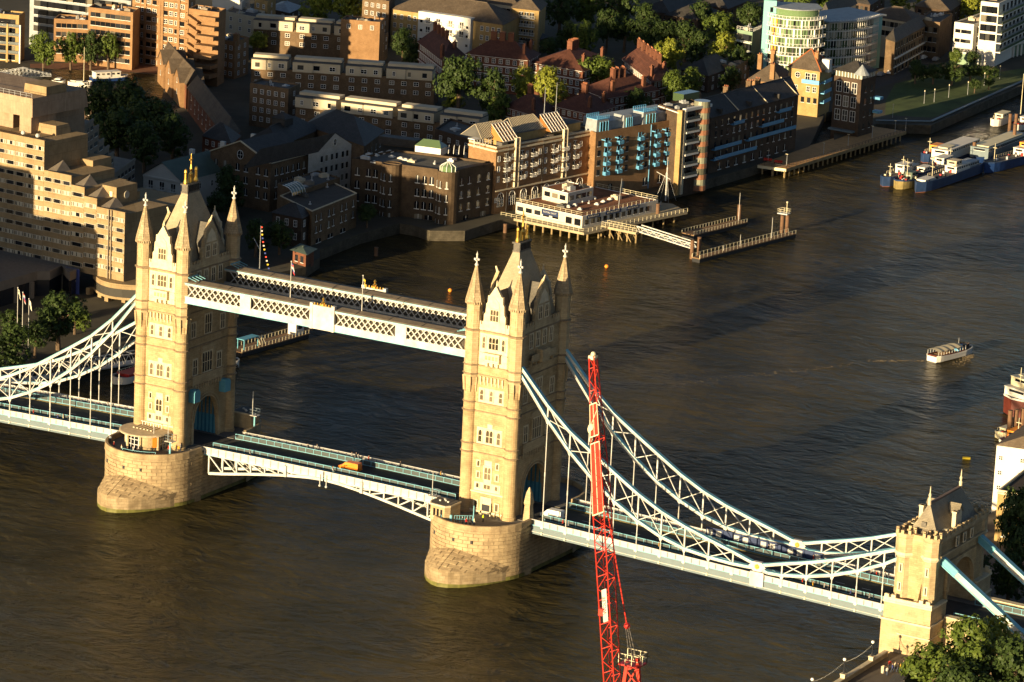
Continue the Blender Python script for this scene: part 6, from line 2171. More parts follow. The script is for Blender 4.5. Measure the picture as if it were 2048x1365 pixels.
# ---------------------------------------------------------------- terraces with white upper boxes
def terrace(label, Lp, Cp_, z, mods, depth=11, base='stockbrick', top='render'):
 l, c = V2(at(*Lp, z)), V2(at(*Cp_, z))
 d = c - l
 n = Vector((-d.y, d.x)).normalized()
 if n.dot(V2(_F)) < 0: n = -n
 b = Bld('terrace_row', label, [l, c, c + n * depth, l + n * depth], QZ, z - 3.2, base, roof='flatroof', parapet=.3, cat='terrace')
 ln = d.length
 for f0, f1 in mods:
  p, q = l + d * (f0 + .004), l + d * (f1 - .012)
  po, qo = p - n * 1.1, q - n * 1.1
  m = p.lerp(q, .42)
  poly = [po, m - n * 1.1, m - n * .7, qo + n * .4, q + n * (depth * .62), p + n * (depth * .62)]
  g = MB().prism([tuple(x) for x in poly], z - 3.3, z - .1).build('upper_box', M[top], b.t, loc=b.L)
  MB().prism([tuple(x) for x in b.inset(-.15, [Vector(x) for x in poly])], z - .1, z + .12).build('box_coping', M['flatroof'], b.t, loc=b.L)
  MB().prism([tuple(x) for x in [p + n * 2, q + n * 2, q + n * (depth * .55), p + n * (depth * .55)]], z + .12, z + 1.0).build('roof_plant', M['render'], b.t, loc=b.L)
  k = max(3, int((f1 - f0) * ln / 4.2))
  rot = math.atan2(d.y, d.x)
  for i in range(k):
   w = po.lerp(qo, (i + .5) / k)
   e = 0 if (i + .5) / k < .42 else .4 + 1.1 * ((i + .5) / k - .42)
   # sits on whichever front plane the box has here
   if (i + .5) / k < .42:
    pos = w - n * .012
   else:
    a_, b_ = m - n * .7, qo + n * .4
    pos = a_.lerp(b_, ((i + .5) / k - .42) / .58) - n * .012
   put('window', wmesh(RND.choice(['sash', 'plain']), RND.choice([1.0, 1.5, 2.0]), 1.5), b.t, Vector((pos.x, pos.y, z - 2.5)) - b.c, rot)
  for i in range(max(2, int((f1 - f0) * ln / 4.0))):
   f = f0 + (f1 - f0) * (i + .5) / max(2, int((f1 - f0) * ln / 4.0))
   for zz in (z - 5.6, z - 8.4):
    if zz > QZ + .3:
     put('window', wmesh('sash', 1.7, 1.4), b.t, b.on(0, f, zz, .012), b.rot(0))
 for i in (1,):
  b.win(i, lin(2), (z - 5.6, z - 8.4), 'sash', 1.2, 1.4)
 return b
terrace('brick terrace with bright white upper boxes below the big sunlit tree', (508, 38), (764, 58), 17.0, [(0, .32), (.335, .615), (.63, 1.0)])
terrace('brick terrace with grey-white upper boxes in shade, middle of three rows', (503, 117), (870, 142), 17.0, [(0, .21), (.225, .50), (.515, .725), (.735, 1)])
terrace('brick terrace with half-lit white upper boxes behind the slate-roofed wing', (592, 192), (965, 238), 17.0, [(0, .235), (.25, .54), (.555, .76), (.78, 1)])
def brick_block(label, L, C_, R, z, mat, cols0, cols1, rows, kind='sash', w=1.3, h=1.5, roof='flatroof', name='brick_flats', zb=None, parapet=.6, hip=None, rstep=2.9):
 b = Bld(name, label, poly3(L, C_, R, z), zb if zb is not None else QZ, z, mat, roof=roof, parapet=0 if hip else parapet)
 zs = [z - 2.4 - rstep * i for i in range(rows)]
 if cols0: b.win(0, lin(cols0, .05, .95), zs, kind, w, h)
 if cols1: b.win(1, lin(cols1, .08, .92), zs, kind, w, h)
 if hip: b.hip(z, z + hip[0], hip[1], .4)
 return b
brick_block('dark brick stair block at the left end of the lowest terrace', (500, 170), (577, 182), (600, 172), 18, 'stockbrick', 5, 1, 4)
brick_block('brick house with rooftop glazing right of the lowest terrace', (870, 262), (945, 284), (975, 262), 17, 'darkbrick', 4, 1, 2)
b = brick_block('orange brick flats, low front wing behind the quay trees', (108, 41), (190, 45), (200, 36), 19, 'orangebrick', 7, 0, 4, 'plain', 1.6, 1.5)
b = brick_block('orange brick flats, middle wing, taller than its left neighbour', (177, 18), (266, 29), (280, 20), 24, 'orangebrick', 8, 0, 6, 'plain', 1.8, 1.5)
b = brick_block('orange brick flats, tallest wing, rising past the top edge', (266, -45), (378, -28), (392, -40), 34, 'orangebrick', 9, 1, 10, ['plain', 'sash'], 1.7, 1.5)
for i in range(10):
 b.band(0, 34 - 3.4 - 2.9 * i, .22, .5, 'orangebrick', .02, .98, 'floor_band')
for f in (.24, .5, .55, .84):
 MB().beam(b.on(0, f, QZ, .2), b.on(0, f, 34, .2), 1.0, .5).build('pilaster', M['orangebrick'], b.t)
def ziggurat():
 l, c, r = (378, 22), (438, 30), (452, 22)
 b = Bld('stepped_balcony_flats', 'orange brick flats with slanting stepped balconies beside the tallest wing', poly3(l, c, r, 29), QZ, 29, 'orangebrick', roof='flatroof', parapet=.8)
 for k in range(7):
  z = 27.5 - 3.1 * k
  f0 = .40 + .02 * k
  MB().beam(b.on(0, .02, z, 1.0), b.on(0, .38, z - 2.0, 1.0), 2.0, 1.0).build('slanted_balcony', M['orangebrick'], b.t)
  MB().beam(b.on(0, .40, z, 1.2 + .25 * k), b.on(0, 1.0, z, 1.2 + .25 * k), 2.4 + .5 * k, 1.3).build('balcony_front', M['orangebrick'], b.t)
  b.win(0, [.15], (z - 1.6,), 'plain', 1.8, 1.2)
 b2 = brick_block('orange brick flats with lit corner bay below the stepped balconies', (432, 80), (470, 88), (498, 78), 17, 'orangebrick', 3, 2, 4, 'sash', 1.4, 1.5)
 chimney(b2.t, b2.on(0, .85, 17.5, -2), 2.4, 1.8, 1.2, 3, 'orangebrick')
ziggurat()
def left_flats():
 b = Bld('balcony_flats', 'yellow brick flats with stacked balconies and white posts at the top left corner', poly3((-50, 26), (38, 34), (50, 27), 20.5), QZ, 20.5, 'yellowbrick', roof='flatroof', parapet=.5)
 b.win(0, [.62, .75, .86], (17.4, 14.4, 11.4, 8.4, 5.6), 'plain', 2.0, 2.0)
 for z in (17, 14, 11, 8):
  b.band(0, z - .2, .25, 1.6, 'concrete', .55, 1.08, 'balcony_slab')
  MB().beam(b.on(0, .55, z + .6, 1.6), b.on(0, 1.08, z + .6, 1.6), .06, .9).build('balcony_rail', M['glasspanel'], b.t)
 MB().beam(b.on(0, 1.07, QZ, 1.5), b.on(0, 1.07, 18, 1.5), .5, .5).build('white_post', M['frame'], b.t)
 MB().beam(b.on(0, .78, QZ, 1.5), b.on(0, .78, 18, 1.5), .8, .4).build('brick_post', M['yellowbrick'], b.t)
left_flats()
brick_block('dark glass office behind the orange brick flats, top edge', (60, -20), (262, 6), (280, -8), 24, 'steelgrey', 14, 0, 5, 'plain', 3.2, 2.0, 'flatroof', 'glass_office')
brick_block('grey rendered house with white gable between flats and upper terrace', (450, 26), (512, 38), (530, 26), 15.5, 'render', 3, 1, 3)
brick_block('cream sheds at the top edge left of the big tree', (425, -6), (484, 6), (500, -4), 18, 'renderwhite', 0, 1, 2)
brick_block('yellow brick gable house at the top edge left of the big tree', (509, 0), (535, 6), (552, -4), 19, 'yellowbrick', 2, 1, 4)
brick_block('low dark hall with grey metal roof left of the big tree', (536, 16), (578, 26), (606, 14), 12, 'darkbrick', 2, 2, 2, hip=(2.0, 'steelgrey'))
brick_block('brown brick flats with white windows right of the big tree', (725, -2), (778, 6), (790, -4), 21, 'stockbrick', 4, 0, 6)
b = brick_block('red-brown brick flat-roofed house on the end of the upper terrace', (682, 42), (760, 48), (770, 40), 19.5, 'orangebrick', 3, 1, 1, name='roof_house')
def white_front():
 z = 18.5
 b = Bld('white_centred_flats', 'long yellow brick flats with a tall white centre block under a brown roof', poly3((782, 18), (1005, 50), (1040, 32), z), QZ, z, 'yellowbrick', parapet=0)
 b.hip(z, z + 5.0, 'brownroof', .6)
 b.win(0, [.04, .10, .17, .22, .82, .87, .92, .97], (15.4, 12.2, 9.0), 'sash', 1.2, 1.7)
 A, B_ = b.edge(0)
 mb = MB()
 d = B_ - A
 n = Vector((d.y, -d.x)).normalized()
 p, q = A + d * .27 + n * 1.6, A + d * .74 + n * 1.6
 g = MB().prism([tuple(p), tuple(q), tuple(q - n * 4), tuple(p - n * 4)], QZ, z + .9).build('white_block', M['renderwhite'], b.t, loc=b.L)
 for f in (.36, .45, .56, .66):
  for zz in (15.6, 12.4):
   put('window', wmesh('balcony', 1.5, 2.0), b.t, b.on(0, f, zz, 1.63), b.rot(0))
 for f in (.30, .71):
  for zz in (15.6, 12.4, 9.2):
   put('window', wmesh('plain', .9, .9), b.t, b.on(0, f, zz, 1.63), b.rot(0))
 b2 = Bld('gabled_balcony_flats', 'pale gabled flats with tiers of white balconies, top centre', poly3((1024, 16), (1078, 22), (1092, 8), 21), QZ, 21, 'yellowbrick', parapet=0)
 b2.hip(21, 25, 'brownroof', .7)
 for zz in (18, 15, 12, 9):
  b2.win(0, [.35, .55, .75], (zz,), 'balcony', 1.5, 1.9)
 brick_block('long brown-roofed block behind the white-centred flats at top edge', (860, -8), (1040, 14), (1060, 0), 21, 'render', 18, 0, 2, 'plain', 1.6, 1.2, hip=(4, 'brownroof'))
white_front()
# ---------------------------------------------------------------- red brick mansion blocks
def mansion(label, L, C_, R, z, rows=4, chim=(), lit=False, zr=4.6):
 b = Bld('mansion_block', label, poly3(L, C_, R, z), QZ, z, 'redbrick', parapet=0)
 R0, R1, r = b.hip(z, z + zr, 'redroof', .7)
 for i in (0, 1):
  a, c = b.edge(i)
  n = max(2, int((c - a).length / 2.6))
  for k in range(rows):
   zz = z - 2.2 - 2.9 * k
   if zz < QZ: break
   b.win(i, lin(n, .04, .96), (zz,), 'sash', 1.3, 1.6)
   if k:
    b.band(i, zz + 1.95, .28, .3, 'frame')
  b.band(i, z - .15, .2, .6, 'frame')
 for f in chim:
  p = R0.lerp(R1, f)
  chimney(b.t, p, 2.6, 2.0, .9, 4, 'redbrick', rot=b.rot(0))
 for f in (.2, .8):
  q = b.on(1, f, z + 1.0, -2.2)
  chimney(b.t, q, 3.6, 1.4, .9, 3, 'redbrick', rot=b.rot(1))
 return b
mansion('red brick mansion block with long dark red roof slanting behind a tree', (838, 84), (887, 122), (928, 111), 16, 4, (.05, .3, .55, .8))
mansion('red brick mansion block with white balcony bands in shade', (934, 108), (1056, 121), (1078, 108), 17, 5, (.1, .45, .8))
mansion('red brick mansion block with sunlit tiled roof and six tall chimneys', (1060, 125), (1166, 143), (1228, 121), 15.5, 4, (.1, .3, .6, .9))
mansion('red brick mansion block set at an angle, roof and white attic windows in sun', (1247, 119), (1306, 164), (1347, 153), 15.5, 4, (.0, .2, .42, .62, .8, 1.0))
mansion('dark red mansion block with three lit chimneys nearest the river', (1163, 178), (1214, 197), (1317, 180), 14, 3, (.1, .3, .6))
mansion('dark red roofed mansion block behind the glazed warehouse roof', (1108, 212), (1182, 229), (1229, 213), 13.5, 3, (.3, .6))
mansion('small dark red roofed block with one lit chimney, left of the bright trees', (1012, 214), (1072, 232), (1108, 216), 12.5, 3, (.4,))
# ---------------------------------------------------------------- dockside sheds and gables
def ivory():
 b = Bld('gabled_dock_house', 'row of brick dock houses with three sunlit gables by the moored boats', poly3((322, 113), (373, 170), (402, 160), 13), QZ, 13, 'redbrick', parapet=0, wallname='wall')
 b.hip(13, 17, 'brownroof', .4, gable=True)
 for f in (.18, .5, .82):
  A, B_ = b.edge(0)
  d = B_ - A
  n = Vector((d.y, -d.x)).normalized()
  o = b.c
  p = A + d * (f - .12) + n * 1.5
  q = A + d * (f + .12) + n * 1.5
  m = (p + q) / 2
  k = -n * 8
  F3 = lambda x, z: Vector((x.x, x.y, z)) - o
  mb = MB().mat(0)
  mb.face([F3(p, QZ), F3(q, QZ), F3(q, 13), F3(m, 16.8), F3(p, 13)])
  mb.face([F3(q, QZ), F3(q + k, QZ), F3(q + k, 13), F3(q, 13)]).face([F3(p + k, QZ), F3(p, QZ), F3(p, 13), F3(p + k, 13)])
  mb.mat(1).face([F3(p - n * -.3, 12.9), F3(m - n * -.3, 16.9), F3(m + k, 16.9), F3(p + k, 12.9)]).face([F3(m - n * -.3, 16.9), F3(q - n * -.3, 12.9), F3(q + k, 12.9), F3(m + k, 16.9)])
  mb.build('gable_bay', [M['orangebrick'], M['brownroof']], b.t)
  put('window', wmesh('arch', 1.1, 1.6), b.t, F3(m + n * .012, 12.2), b.rot(0))
  put('window', wmesh('arch', 1.1, 1.6), b.t, F3(m + n * .012, 8.6), b.rot(0))
 MB().box(-1.2, -1.2, 0, 1.2, 1.2, 13.5).rings([[(-1.5, -1.5, 13.5), (1.5, -1.5, 13.5), (1.5, 1.5, 13.5), (-1.5, 1.5, 13.5)], [(-.1, -.1, 16), (.1, -.1, 16), (.1, .1, 16), (-.1, .1, 16)]]).build('clock_turret', M['stockbrick'], b.t, loc=at(325, 118, QZ) - b.c)
 brick_block('long shaded dock house with red-brown roof below the sunlit gables', (376, 176), (452, 276), (480, 264), 12.5, 'redbrick', 9, 1, 2, 'arch', 1.1, 1.6, name='dock_house', hip=(4.2, 'brownroof'))
 brick_block('low dark slate-roofed shed behind the hotel by the dock', (88, 200), (186, 217), (206, 208), 10, 'darkbrick', 8, 0, 1, 'plain', 1.2, 1.6, name='dock_shed', hip=(4.5, 'slateroof'))
 brick_block('brick dock house with blue-grey gable roof beside the brown warehouse', (405, 272), (462, 288), (480, 272), 12.5, 'redbrick', 4, 1, 2, 'sash', 1.3, 1.6, name='dock_house', hip=(4.0, 'slateroof'))
ivory()
brick_block('slate-roofed school hall among dark trees, right of the angled mansion', (1363, 139), (1416, 152), (1472, 132), 11, 'darkbrick', 4, 4, 2, name='school_hall', hip=(4, 'slateroof'))
brick_block('pale rendered workshop with parapet, below the school hall', (1425, 128), (1470, 138), (1500, 122), 12, 'stockbrick', 2, 2, 2, name='workshop')
for i, (lb, L, C_, R, z) in enumerate((
  ('dark roofed house at the top edge, left of three in the trees', (1330, 30), (1395, 40), (1440, 24), 12),
  ('dark roofed house with pale gable at the top edge, middle of three in the trees', (1395, 8), (1455, 18), (1500, 0), 13),
  ('long dark roofed row across the dark trees, top right of centre', (1278, 20), (1340, 28), (1400, 10), 11),
  ('dark low roof beside the pale gabled flats, top centre', (1000, 72), (1060, 84), (1100, 74), 10),
  ('grey roofed house at the top edge above the slanted tower', (1690, 2), (1740, 10), (1770, -8), 17),
  ('brown roofed terrace at the top edge right of the slanted tower', (1830, 12), (1900, 22), (1925, 4), 15))):
 brick_block(lb, L, C_, R, z, 'darkbrick', 5, 3, 2, 'plain', 1.2, 1.4, name='small_house', hip=(3.6, 'slateroof' if i != 5 else 'brownroof'))
# ---------------------------------------------------------------- trees
def leaf_mat(name, c1, c2):
 m, t, b = nodemat(name)
 b.inputs['Roughness'].default_value = 0.6
 b.inputs['Specular IOR Level'].default_value = 0.25
 g = t.nodes.new('ShaderNodeNewGeometry')
 n = t.nodes.new('ShaderNodeTexNoise')
 n.inputs['Scale'].default_value = 0.9
 n.inputs['Detail'].default_value = 3
 t.links.new(g.outputs['Position'], n.inputs['Vector'])
 r = t.nodes.new('ShaderNodeValToRGB')
 r.color_ramp.elements[0].position = .3
 r.color_ramp.elements[1].position = .7
 r.color_ramp.elements[0].color = (*c1, 1)
 r.color_ramp.elements[1].color = (*c2, 1)
 t.links.new(n.outputs['Fac'], r.inputs['Fac'])
 t.links.new(r.outputs['Color'], b.inputs['Base Color'])
 tr = t.nodes.new('ShaderNodeBsdfTranslucent')
 t.links.new(r.outputs['Color'], tr.inputs['Color'])
 mx = t.nodes.new('ShaderNodeMixShader')
 mx.inputs[0].default_value = .25
 t.links.new(b.outputs[0], mx.inputs[1])
 t.links.new(tr.outputs[0], mx.inputs[2])
 t.links.new(mx.outputs[0], t.nodes['Material Output'].inputs['Surface'])
 return m
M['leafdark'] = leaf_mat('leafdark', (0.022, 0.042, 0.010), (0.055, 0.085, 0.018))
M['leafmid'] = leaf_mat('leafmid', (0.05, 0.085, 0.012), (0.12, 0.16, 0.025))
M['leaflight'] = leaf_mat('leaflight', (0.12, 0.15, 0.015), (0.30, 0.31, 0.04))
M['bark'] = paint('bark', (0.11, 0.075, 0.045), 0.9, var=0.3, scale=2)
def crown_mesh(seed, nclump, nleaf, sx, sz, leaf, mat):
 """unit crown: leaf clumps through an uneven ellipsoid of half-width sx and half-height sz"""
 r = random.Random(seed)
 mb = MB()
 lobes = [(Vector((r.uniform(-.55, .55) * sx, r.uniform(-.55, .55) * sx, r.uniform(-.5, .6) * sz)), r.uniform(.42, .62)) for _ in range(7)]
 lobes.append((Vector((0, 0, .25 * sz)), .62))
 for i in range(nclump):
  c, lr = r.choice(lobes)
  d = Vector((r.gauss(0, 1), r.gauss(0, 1), r.gauss(0, 1))).normalized()
  k = r.uniform(.55, 1.0) ** .6
  p = c + Vector((d.x * sx, d.y * sx, d.z * sz)) * lr * k
  cr = r.uniform(.10, .20)
  for j in range(nleaf):
   e = Vector((r.gauss(0, 1), r.gauss(0, 1), r.gauss(0, 1))).normalized()
   q = p + e * cr * r.uniform(.3, 1)
   nrm = (e * .7 + d * .8 + Vector((r.uniform(-.5, .5), r.uniform(-.5, .5), r.uniform(0, .7)))).normalized()
   a = nrm.orthogonal().normalized()
   a.rotate(Matrix.Rotation(r.uniform(0, 6.28), 3, nrm))
   b = nrm.cross(a)
   s = leaf * r.uniform(.6, 1.3)
   mb.face([q - a * s, q - b * s * .6, q + a * s, q + b * s * .6])
 return mb.mesh('crown', mat)
CROWNS = {}
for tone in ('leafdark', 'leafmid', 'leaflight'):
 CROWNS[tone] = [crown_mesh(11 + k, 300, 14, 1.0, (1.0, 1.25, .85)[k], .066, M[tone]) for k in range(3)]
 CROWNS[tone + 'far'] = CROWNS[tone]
def trunk_mesh(seed):
 r = random.Random(seed)
 mb = MB()
 mb.tube((0, 0, -1.6), (.03, 0, -.5), .11, .08, 7).tube((.03, 0, -.52), (0, .02, .3), .08, .04, 6)
 for k in range(6):
  a = k * 1.05 + r.uniform(-.3, .3)
  z = -.6 + .13 * k
  mb.tube((0, 0, z), (.55 * math.cos(a), .55 * math.sin(a), z + .5), .045, .015, 5)
 return mb.mesh('trunk', M['bark'])
TRUNKS = [trunk_mesh(k) for k in range(2)]
def tree(u, v, rpx, tone, label, group, tall=1.0, zg=QZ, var=None):
 rpx = rpx * 1.22
 R = rpx / 7.7
 for _ in range(3):
  zc = zg + R * 1.45 * tall
  p = at(u, v, zc)
  R = rpx * (p - CAM).length / FPX
 k = RND.randrange(3) if var is None else var
 t = thing('tree', label, 'tree', (p.x, p.y, zg), 0, group)
 put('trunk', TRUNKS[k % 2], t, (0, 0, zc - zg), RND.uniform(0, 6), (R, R, max((zc - zg) / 1.6, R)))
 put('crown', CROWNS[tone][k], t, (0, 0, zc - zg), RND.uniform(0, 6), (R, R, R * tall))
 return t
D, MI, LI = 'leafdark', 'leafmid', 'leaflight'
TREES = [
 (88, 96, 25, MI, 'roundest of four clipped trees on the dock quay, leftmost', 'trees on the dock quay', 1.1),
 (142, 96, 20, MI, 'second clipped tree from the left on the dock quay', 'trees on the dock quay', 1.3),
 (182, 94, 18, D, 'third clipped tree from the left on the dock quay, darkest', 'trees on the dock quay', 1.5),
 (217, 92, 18, MI, 'rightmost clipped tree on the dock quay, before orange brick flats', 'trees on the dock quay', 1.5),
 (205, 205, 40, D, 'dark tree at the top left of the big clump behind the hotel', 'dark trees behind the hotel', 1.0),
 (258, 212, 44, D, 'dark tree at the top of the big clump behind the hotel', 'dark trees behind the hotel', 1.0),
 (310, 236, 44, D, 'dark tree at the upper right of the big clump behind the hotel', 'dark trees behind the hotel', 1.0),
 (346, 268, 36, D, 'dark tree at the right end of the big clump behind the hotel', 'dark trees behind the hotel', 1.0),
 (235, 258, 38, D, 'dark tree low on the left of the big clump behind the hotel', 'dark trees behind the hotel', 1.0),
 (290, 284, 36, D, 'dark tree at the bottom of the big clump above the green roof', 'dark trees behind the hotel', 1.0),
 (638, 12, 34, LI, 'left of two big sunlit trees above the upper terrace', 'sunlit trees above the upper terrace', 1.0),
 (694, 12, 36, LI, 'right of two big sunlit trees above the upper terrace', 'sunlit trees above the upper terrace', 1.0),
 (516, 80, 18, LI, 'small yellow-green tree at the left end of the middle terrace', None, 1.0),
 (806, 90, 28, D, 'dark tree between the upper terrace and the slanting mansion', None, 1.0),
 (838, 108, 20, D, 'dark bush at the foot of the slanting mansion', None, .8),
 (920, 155, 38, D, 'big dark tree in front of the slanting mansion', None, 1.2),
 (988, 178, 28, D, 'dark tree before the banded mansion', None, 1.2),
 (908, 204, 17, LI, 'small bright bush beyond the lowest terrace', None, .8),
 (1004, 216, 24, MI, 'green tree left of the dark red roofed block', None, 1.1),
 (1050, 168, 30, LI, 'left of the two brightest yellow-green trees before the mansions', 'brightest trees', 1.0),
 (1094, 172, 32, LI, 'right of the two brightest yellow-green trees before the mansions', 'brightest trees', 1.0),
 (1196, 142, 34, MI, 'green tree between the two sunlit mansions', None, .95),
 (1172, 72, 20, MI, 'slim tree beyond the sunlit mansion roof', None, 1.3),
 (1172, 12, 32, MI, 'olive tree at the top edge, right of the gabled flats', None, .9),
 (1215, 50, 22, D, 'slim dark tree right of the gabled flats', None, 1.5),
 (1340, 108, 24, LI, 'yellow-green tree above the angled mansion', None, 1.1),
 (1345, 178, 30, MI, 'left of two green trees right of the angled mansion', 'trees right of the angled mansion', 1.0),
 (1380, 168, 26, MI, 'right of two green trees right of the angled mansion', 'trees right of the angled mansion', 1.1),
 (1440, 55, 32, MI, 'green tree left of the low glass wing, upper', None, 1.0),
 (1450, 96, 26, LI, 'bright tree left of the low glass wing, lower', None, 1.0),
 (1250, 58, 27, D, 'leftmost of the dark tree belt beyond the mansions', 'dark tree belt', 1.0),
 (1292, 66, 28, D, 'second of the dark tree belt beyond the mansions', 'dark tree belt', 1.0),
 (1332, 68, 28, D, 'middle of the dark tree belt beyond the mansions', 'dark tree belt', 1.0),
 (1372, 76, 28, D, 'fourth of the dark tree belt beyond the mansions', 'dark tree belt', 1.0),
 (1402, 92, 24, D, 'rightmost of the dark tree belt beyond the mansions', 'dark tree belt', 1.0),
 (1120, 20, 28, D, 'dark tree at the top edge beside the gabled flats', None, 1.0),
 (1240, 15, 30, D, 'dark tree at the top edge, centre', None, 1.0),
 (1290, 35, 24, D, 'dark tree at the end of the dark roofed row', None, 1.0),
 (1140, 70, 22, D, 'dark tree below the gabled flats', None, 1.0),
 (1100, 92, 20, D, 'dark bush behind the sunlit mansion', None, .9),
 (1275, 205, 24, D, 'dark tree behind the blue roof pavilions', None, 1.0),
 (1500, 30, 26, D, 'dark tree behind the turquoise fin', None, 1.0),
 (1405, 30, 24, D, 'dark tree between the top-edge houses', None, 1.0),
 (1600, -4, 26, MI, 'green tree above the round glass tower', None, 1.0),
 (1650, 4, 18, MI, 'small green tree above the slanted tower', None, 1.0),
 (1800, 4, 22, LI, 'bright tree at the top edge above the brick row', None, 1.0),
 (1848, 10, 20, LI, 'bright tree at the top edge right of the brick row', None, .9),
 (1945, 10, 27, LI, 'bright tree at the top edge beside the white flats', None, 1.0),
 (1480, 120, 24, D, 'dark tree at the foot of the low glass wing', None, 1.0),
 (1465, 160, 22, D, 'dark tree behind the mansard cottage', None, 1.0),
 (1912, 112, 13, MI, 'small tree at the foot of the white flats, left', None, 1.2),
 (1945, 117, 12, D, 'small dark tree at the foot of the white flats, right', None, 1.1),
 (1832, 140, 20, D, 'round bush at the left end of the lawn hedge', 'bushes along the lawn', .8),
 (1868, 143, 20, D, 'second bush of the lawn hedge', 'bushes along the lawn', .75),
 (1905, 143, 22, D, 'third bush of the lawn hedge', 'bushes along the lawn', .75),
 (1942, 140, 20, D, 'fourth bush of the lawn hedge', 'bushes along the lawn', .7),
 (1976, 144, 18, D, 'rightmost bush of the lawn hedge', 'bushes along the lawn', .7),
 (1950, 168, 12, D, 'small round bush on the lawn by the river wall, left', 'lawn shrubs', .9),
 (1978, 163, 11, D, 'small round bush on the lawn by the river wall, right', 'lawn shrubs', .9),
 (1900, 30, 14, D, 'dark street tree beside the end block', None, 1.0),
 (28, 690, 38, D, 'dark tree at the left edge behind the flagpoles', None, 1.0),
 (70, 668, 26, D, 'dark tree behind the shortest flagpole', None, 1.1),
 (118, 632, 42, D, 'dark tree before the hotel bay', None, .95),
 (150, 632, 24, MI, 'partly lit tree before the hotel entrance', None, .9),
 (20, 640, 22, D, 'dark bush under the hotel terrace', None, .8),
 (452, 372, 28, D, 'dark tree before the brown gabled warehouse', None, 1.2),
 (436, 404, 22, D, 'dark bush beside the hotel end', None, 1.0),
 (512, 470, 26, D, 'dark tree behind the flag mast on the dock point', None, 1.0),
 (560, 468, 24, D, 'dark tree before the corner lodge', None, 1.0),
 (735, 425, 18, D, 'dark bush between waterside block and round bays', None, 1.0),
 None,
 (2042, 1050, 48, D, 'tall dark tree at the right edge before the yellow warehouse', None, 1.7),
 (2020, 1150, 40, D, 'dark tree at the right edge beside the far tie bar', None, 1.0),
 (2052, 985, 30, MI, 'lit tree top at the right edge under the white warehouse', None, 1.0),
 (1862, 1336, 56, MI, 'sunlit tree at the foot of the abutment', None, .9),
 (1946, 1306, 62, MI, 'large sunlit tree before the approach wall', None, 1.0),
 (1990, 1290, 48, LI, 'brightest tree top beside the near tie bar', None, 1.0),
 (2030, 1345, 60, D, 'dark tree in the bottom right corner', None, 1.0),
 (1925, 1372, 56, D, 'dark tree at the bottom edge before the abutment', None, .9),
]
for a in TREES:
 if a is None:
  LOW = 0.0
  continue
 tree(*a[:7], zg=SZ if LOW == 0 else QZ)
LOW = 2.0
# ---------------------------------------------------------------- lawn, street and river wall at the far right
def px_sheet(name, pts, z, mat, kind='structure'):
 mb = MB()
 P_ = [tuple(at(u, v, z)) for u, v in pts]
 a = sum(P_[i][0] * P_[(i + 1) % len(P_)][1] - P_[(i + 1) % len(P_)][0] * P_[i][1] for i in range(len(P_)))
 if a < 0: P_.reverse()
 return mb.face(P_).build(name, M[mat], kind=kind)
M['grass'] = paint('grass', (0.060, 0.085, 0.022), 0.95, var=0.35, scale=0.12, bump=0.4)
px_sheet('lawn', [(1772, 200), (1790, 168), (1850, 152), (1990, 146), (2100, 128), (2100, 140), (1865, 236), (1770, 230)], QZ + .02, 'grass')
px_sheet('street', [(1690, 170), (1765, 152), (1790, 125), (1905, 92), (1930, 100), (1860, 128), (1790, 165), (1740, 182)], QZ + .015, 'asphalt')
px_sheet('dock_water', [(60, 136), (330, 150), (322, 215), (170, 190), (20, 178), (-60, 160), (-60, 140)], QZ + .03, 'water')
M['brickpave'] = paint('brickpave', (0.17, 0.075, 0.04), 0.9, var=0.25, scale=0.4)
px_sheet('quay_paving', [(60, 128), (330, 122), (332, 148), (60, 136)], QZ + .05, 'brickpave')
ORD = ['first', 'second', 'third', 'fourth', 'fifth', 'sixth', 'seventh', 'eighth', 'ninth', 'tenth', 'eleventh', 'last']
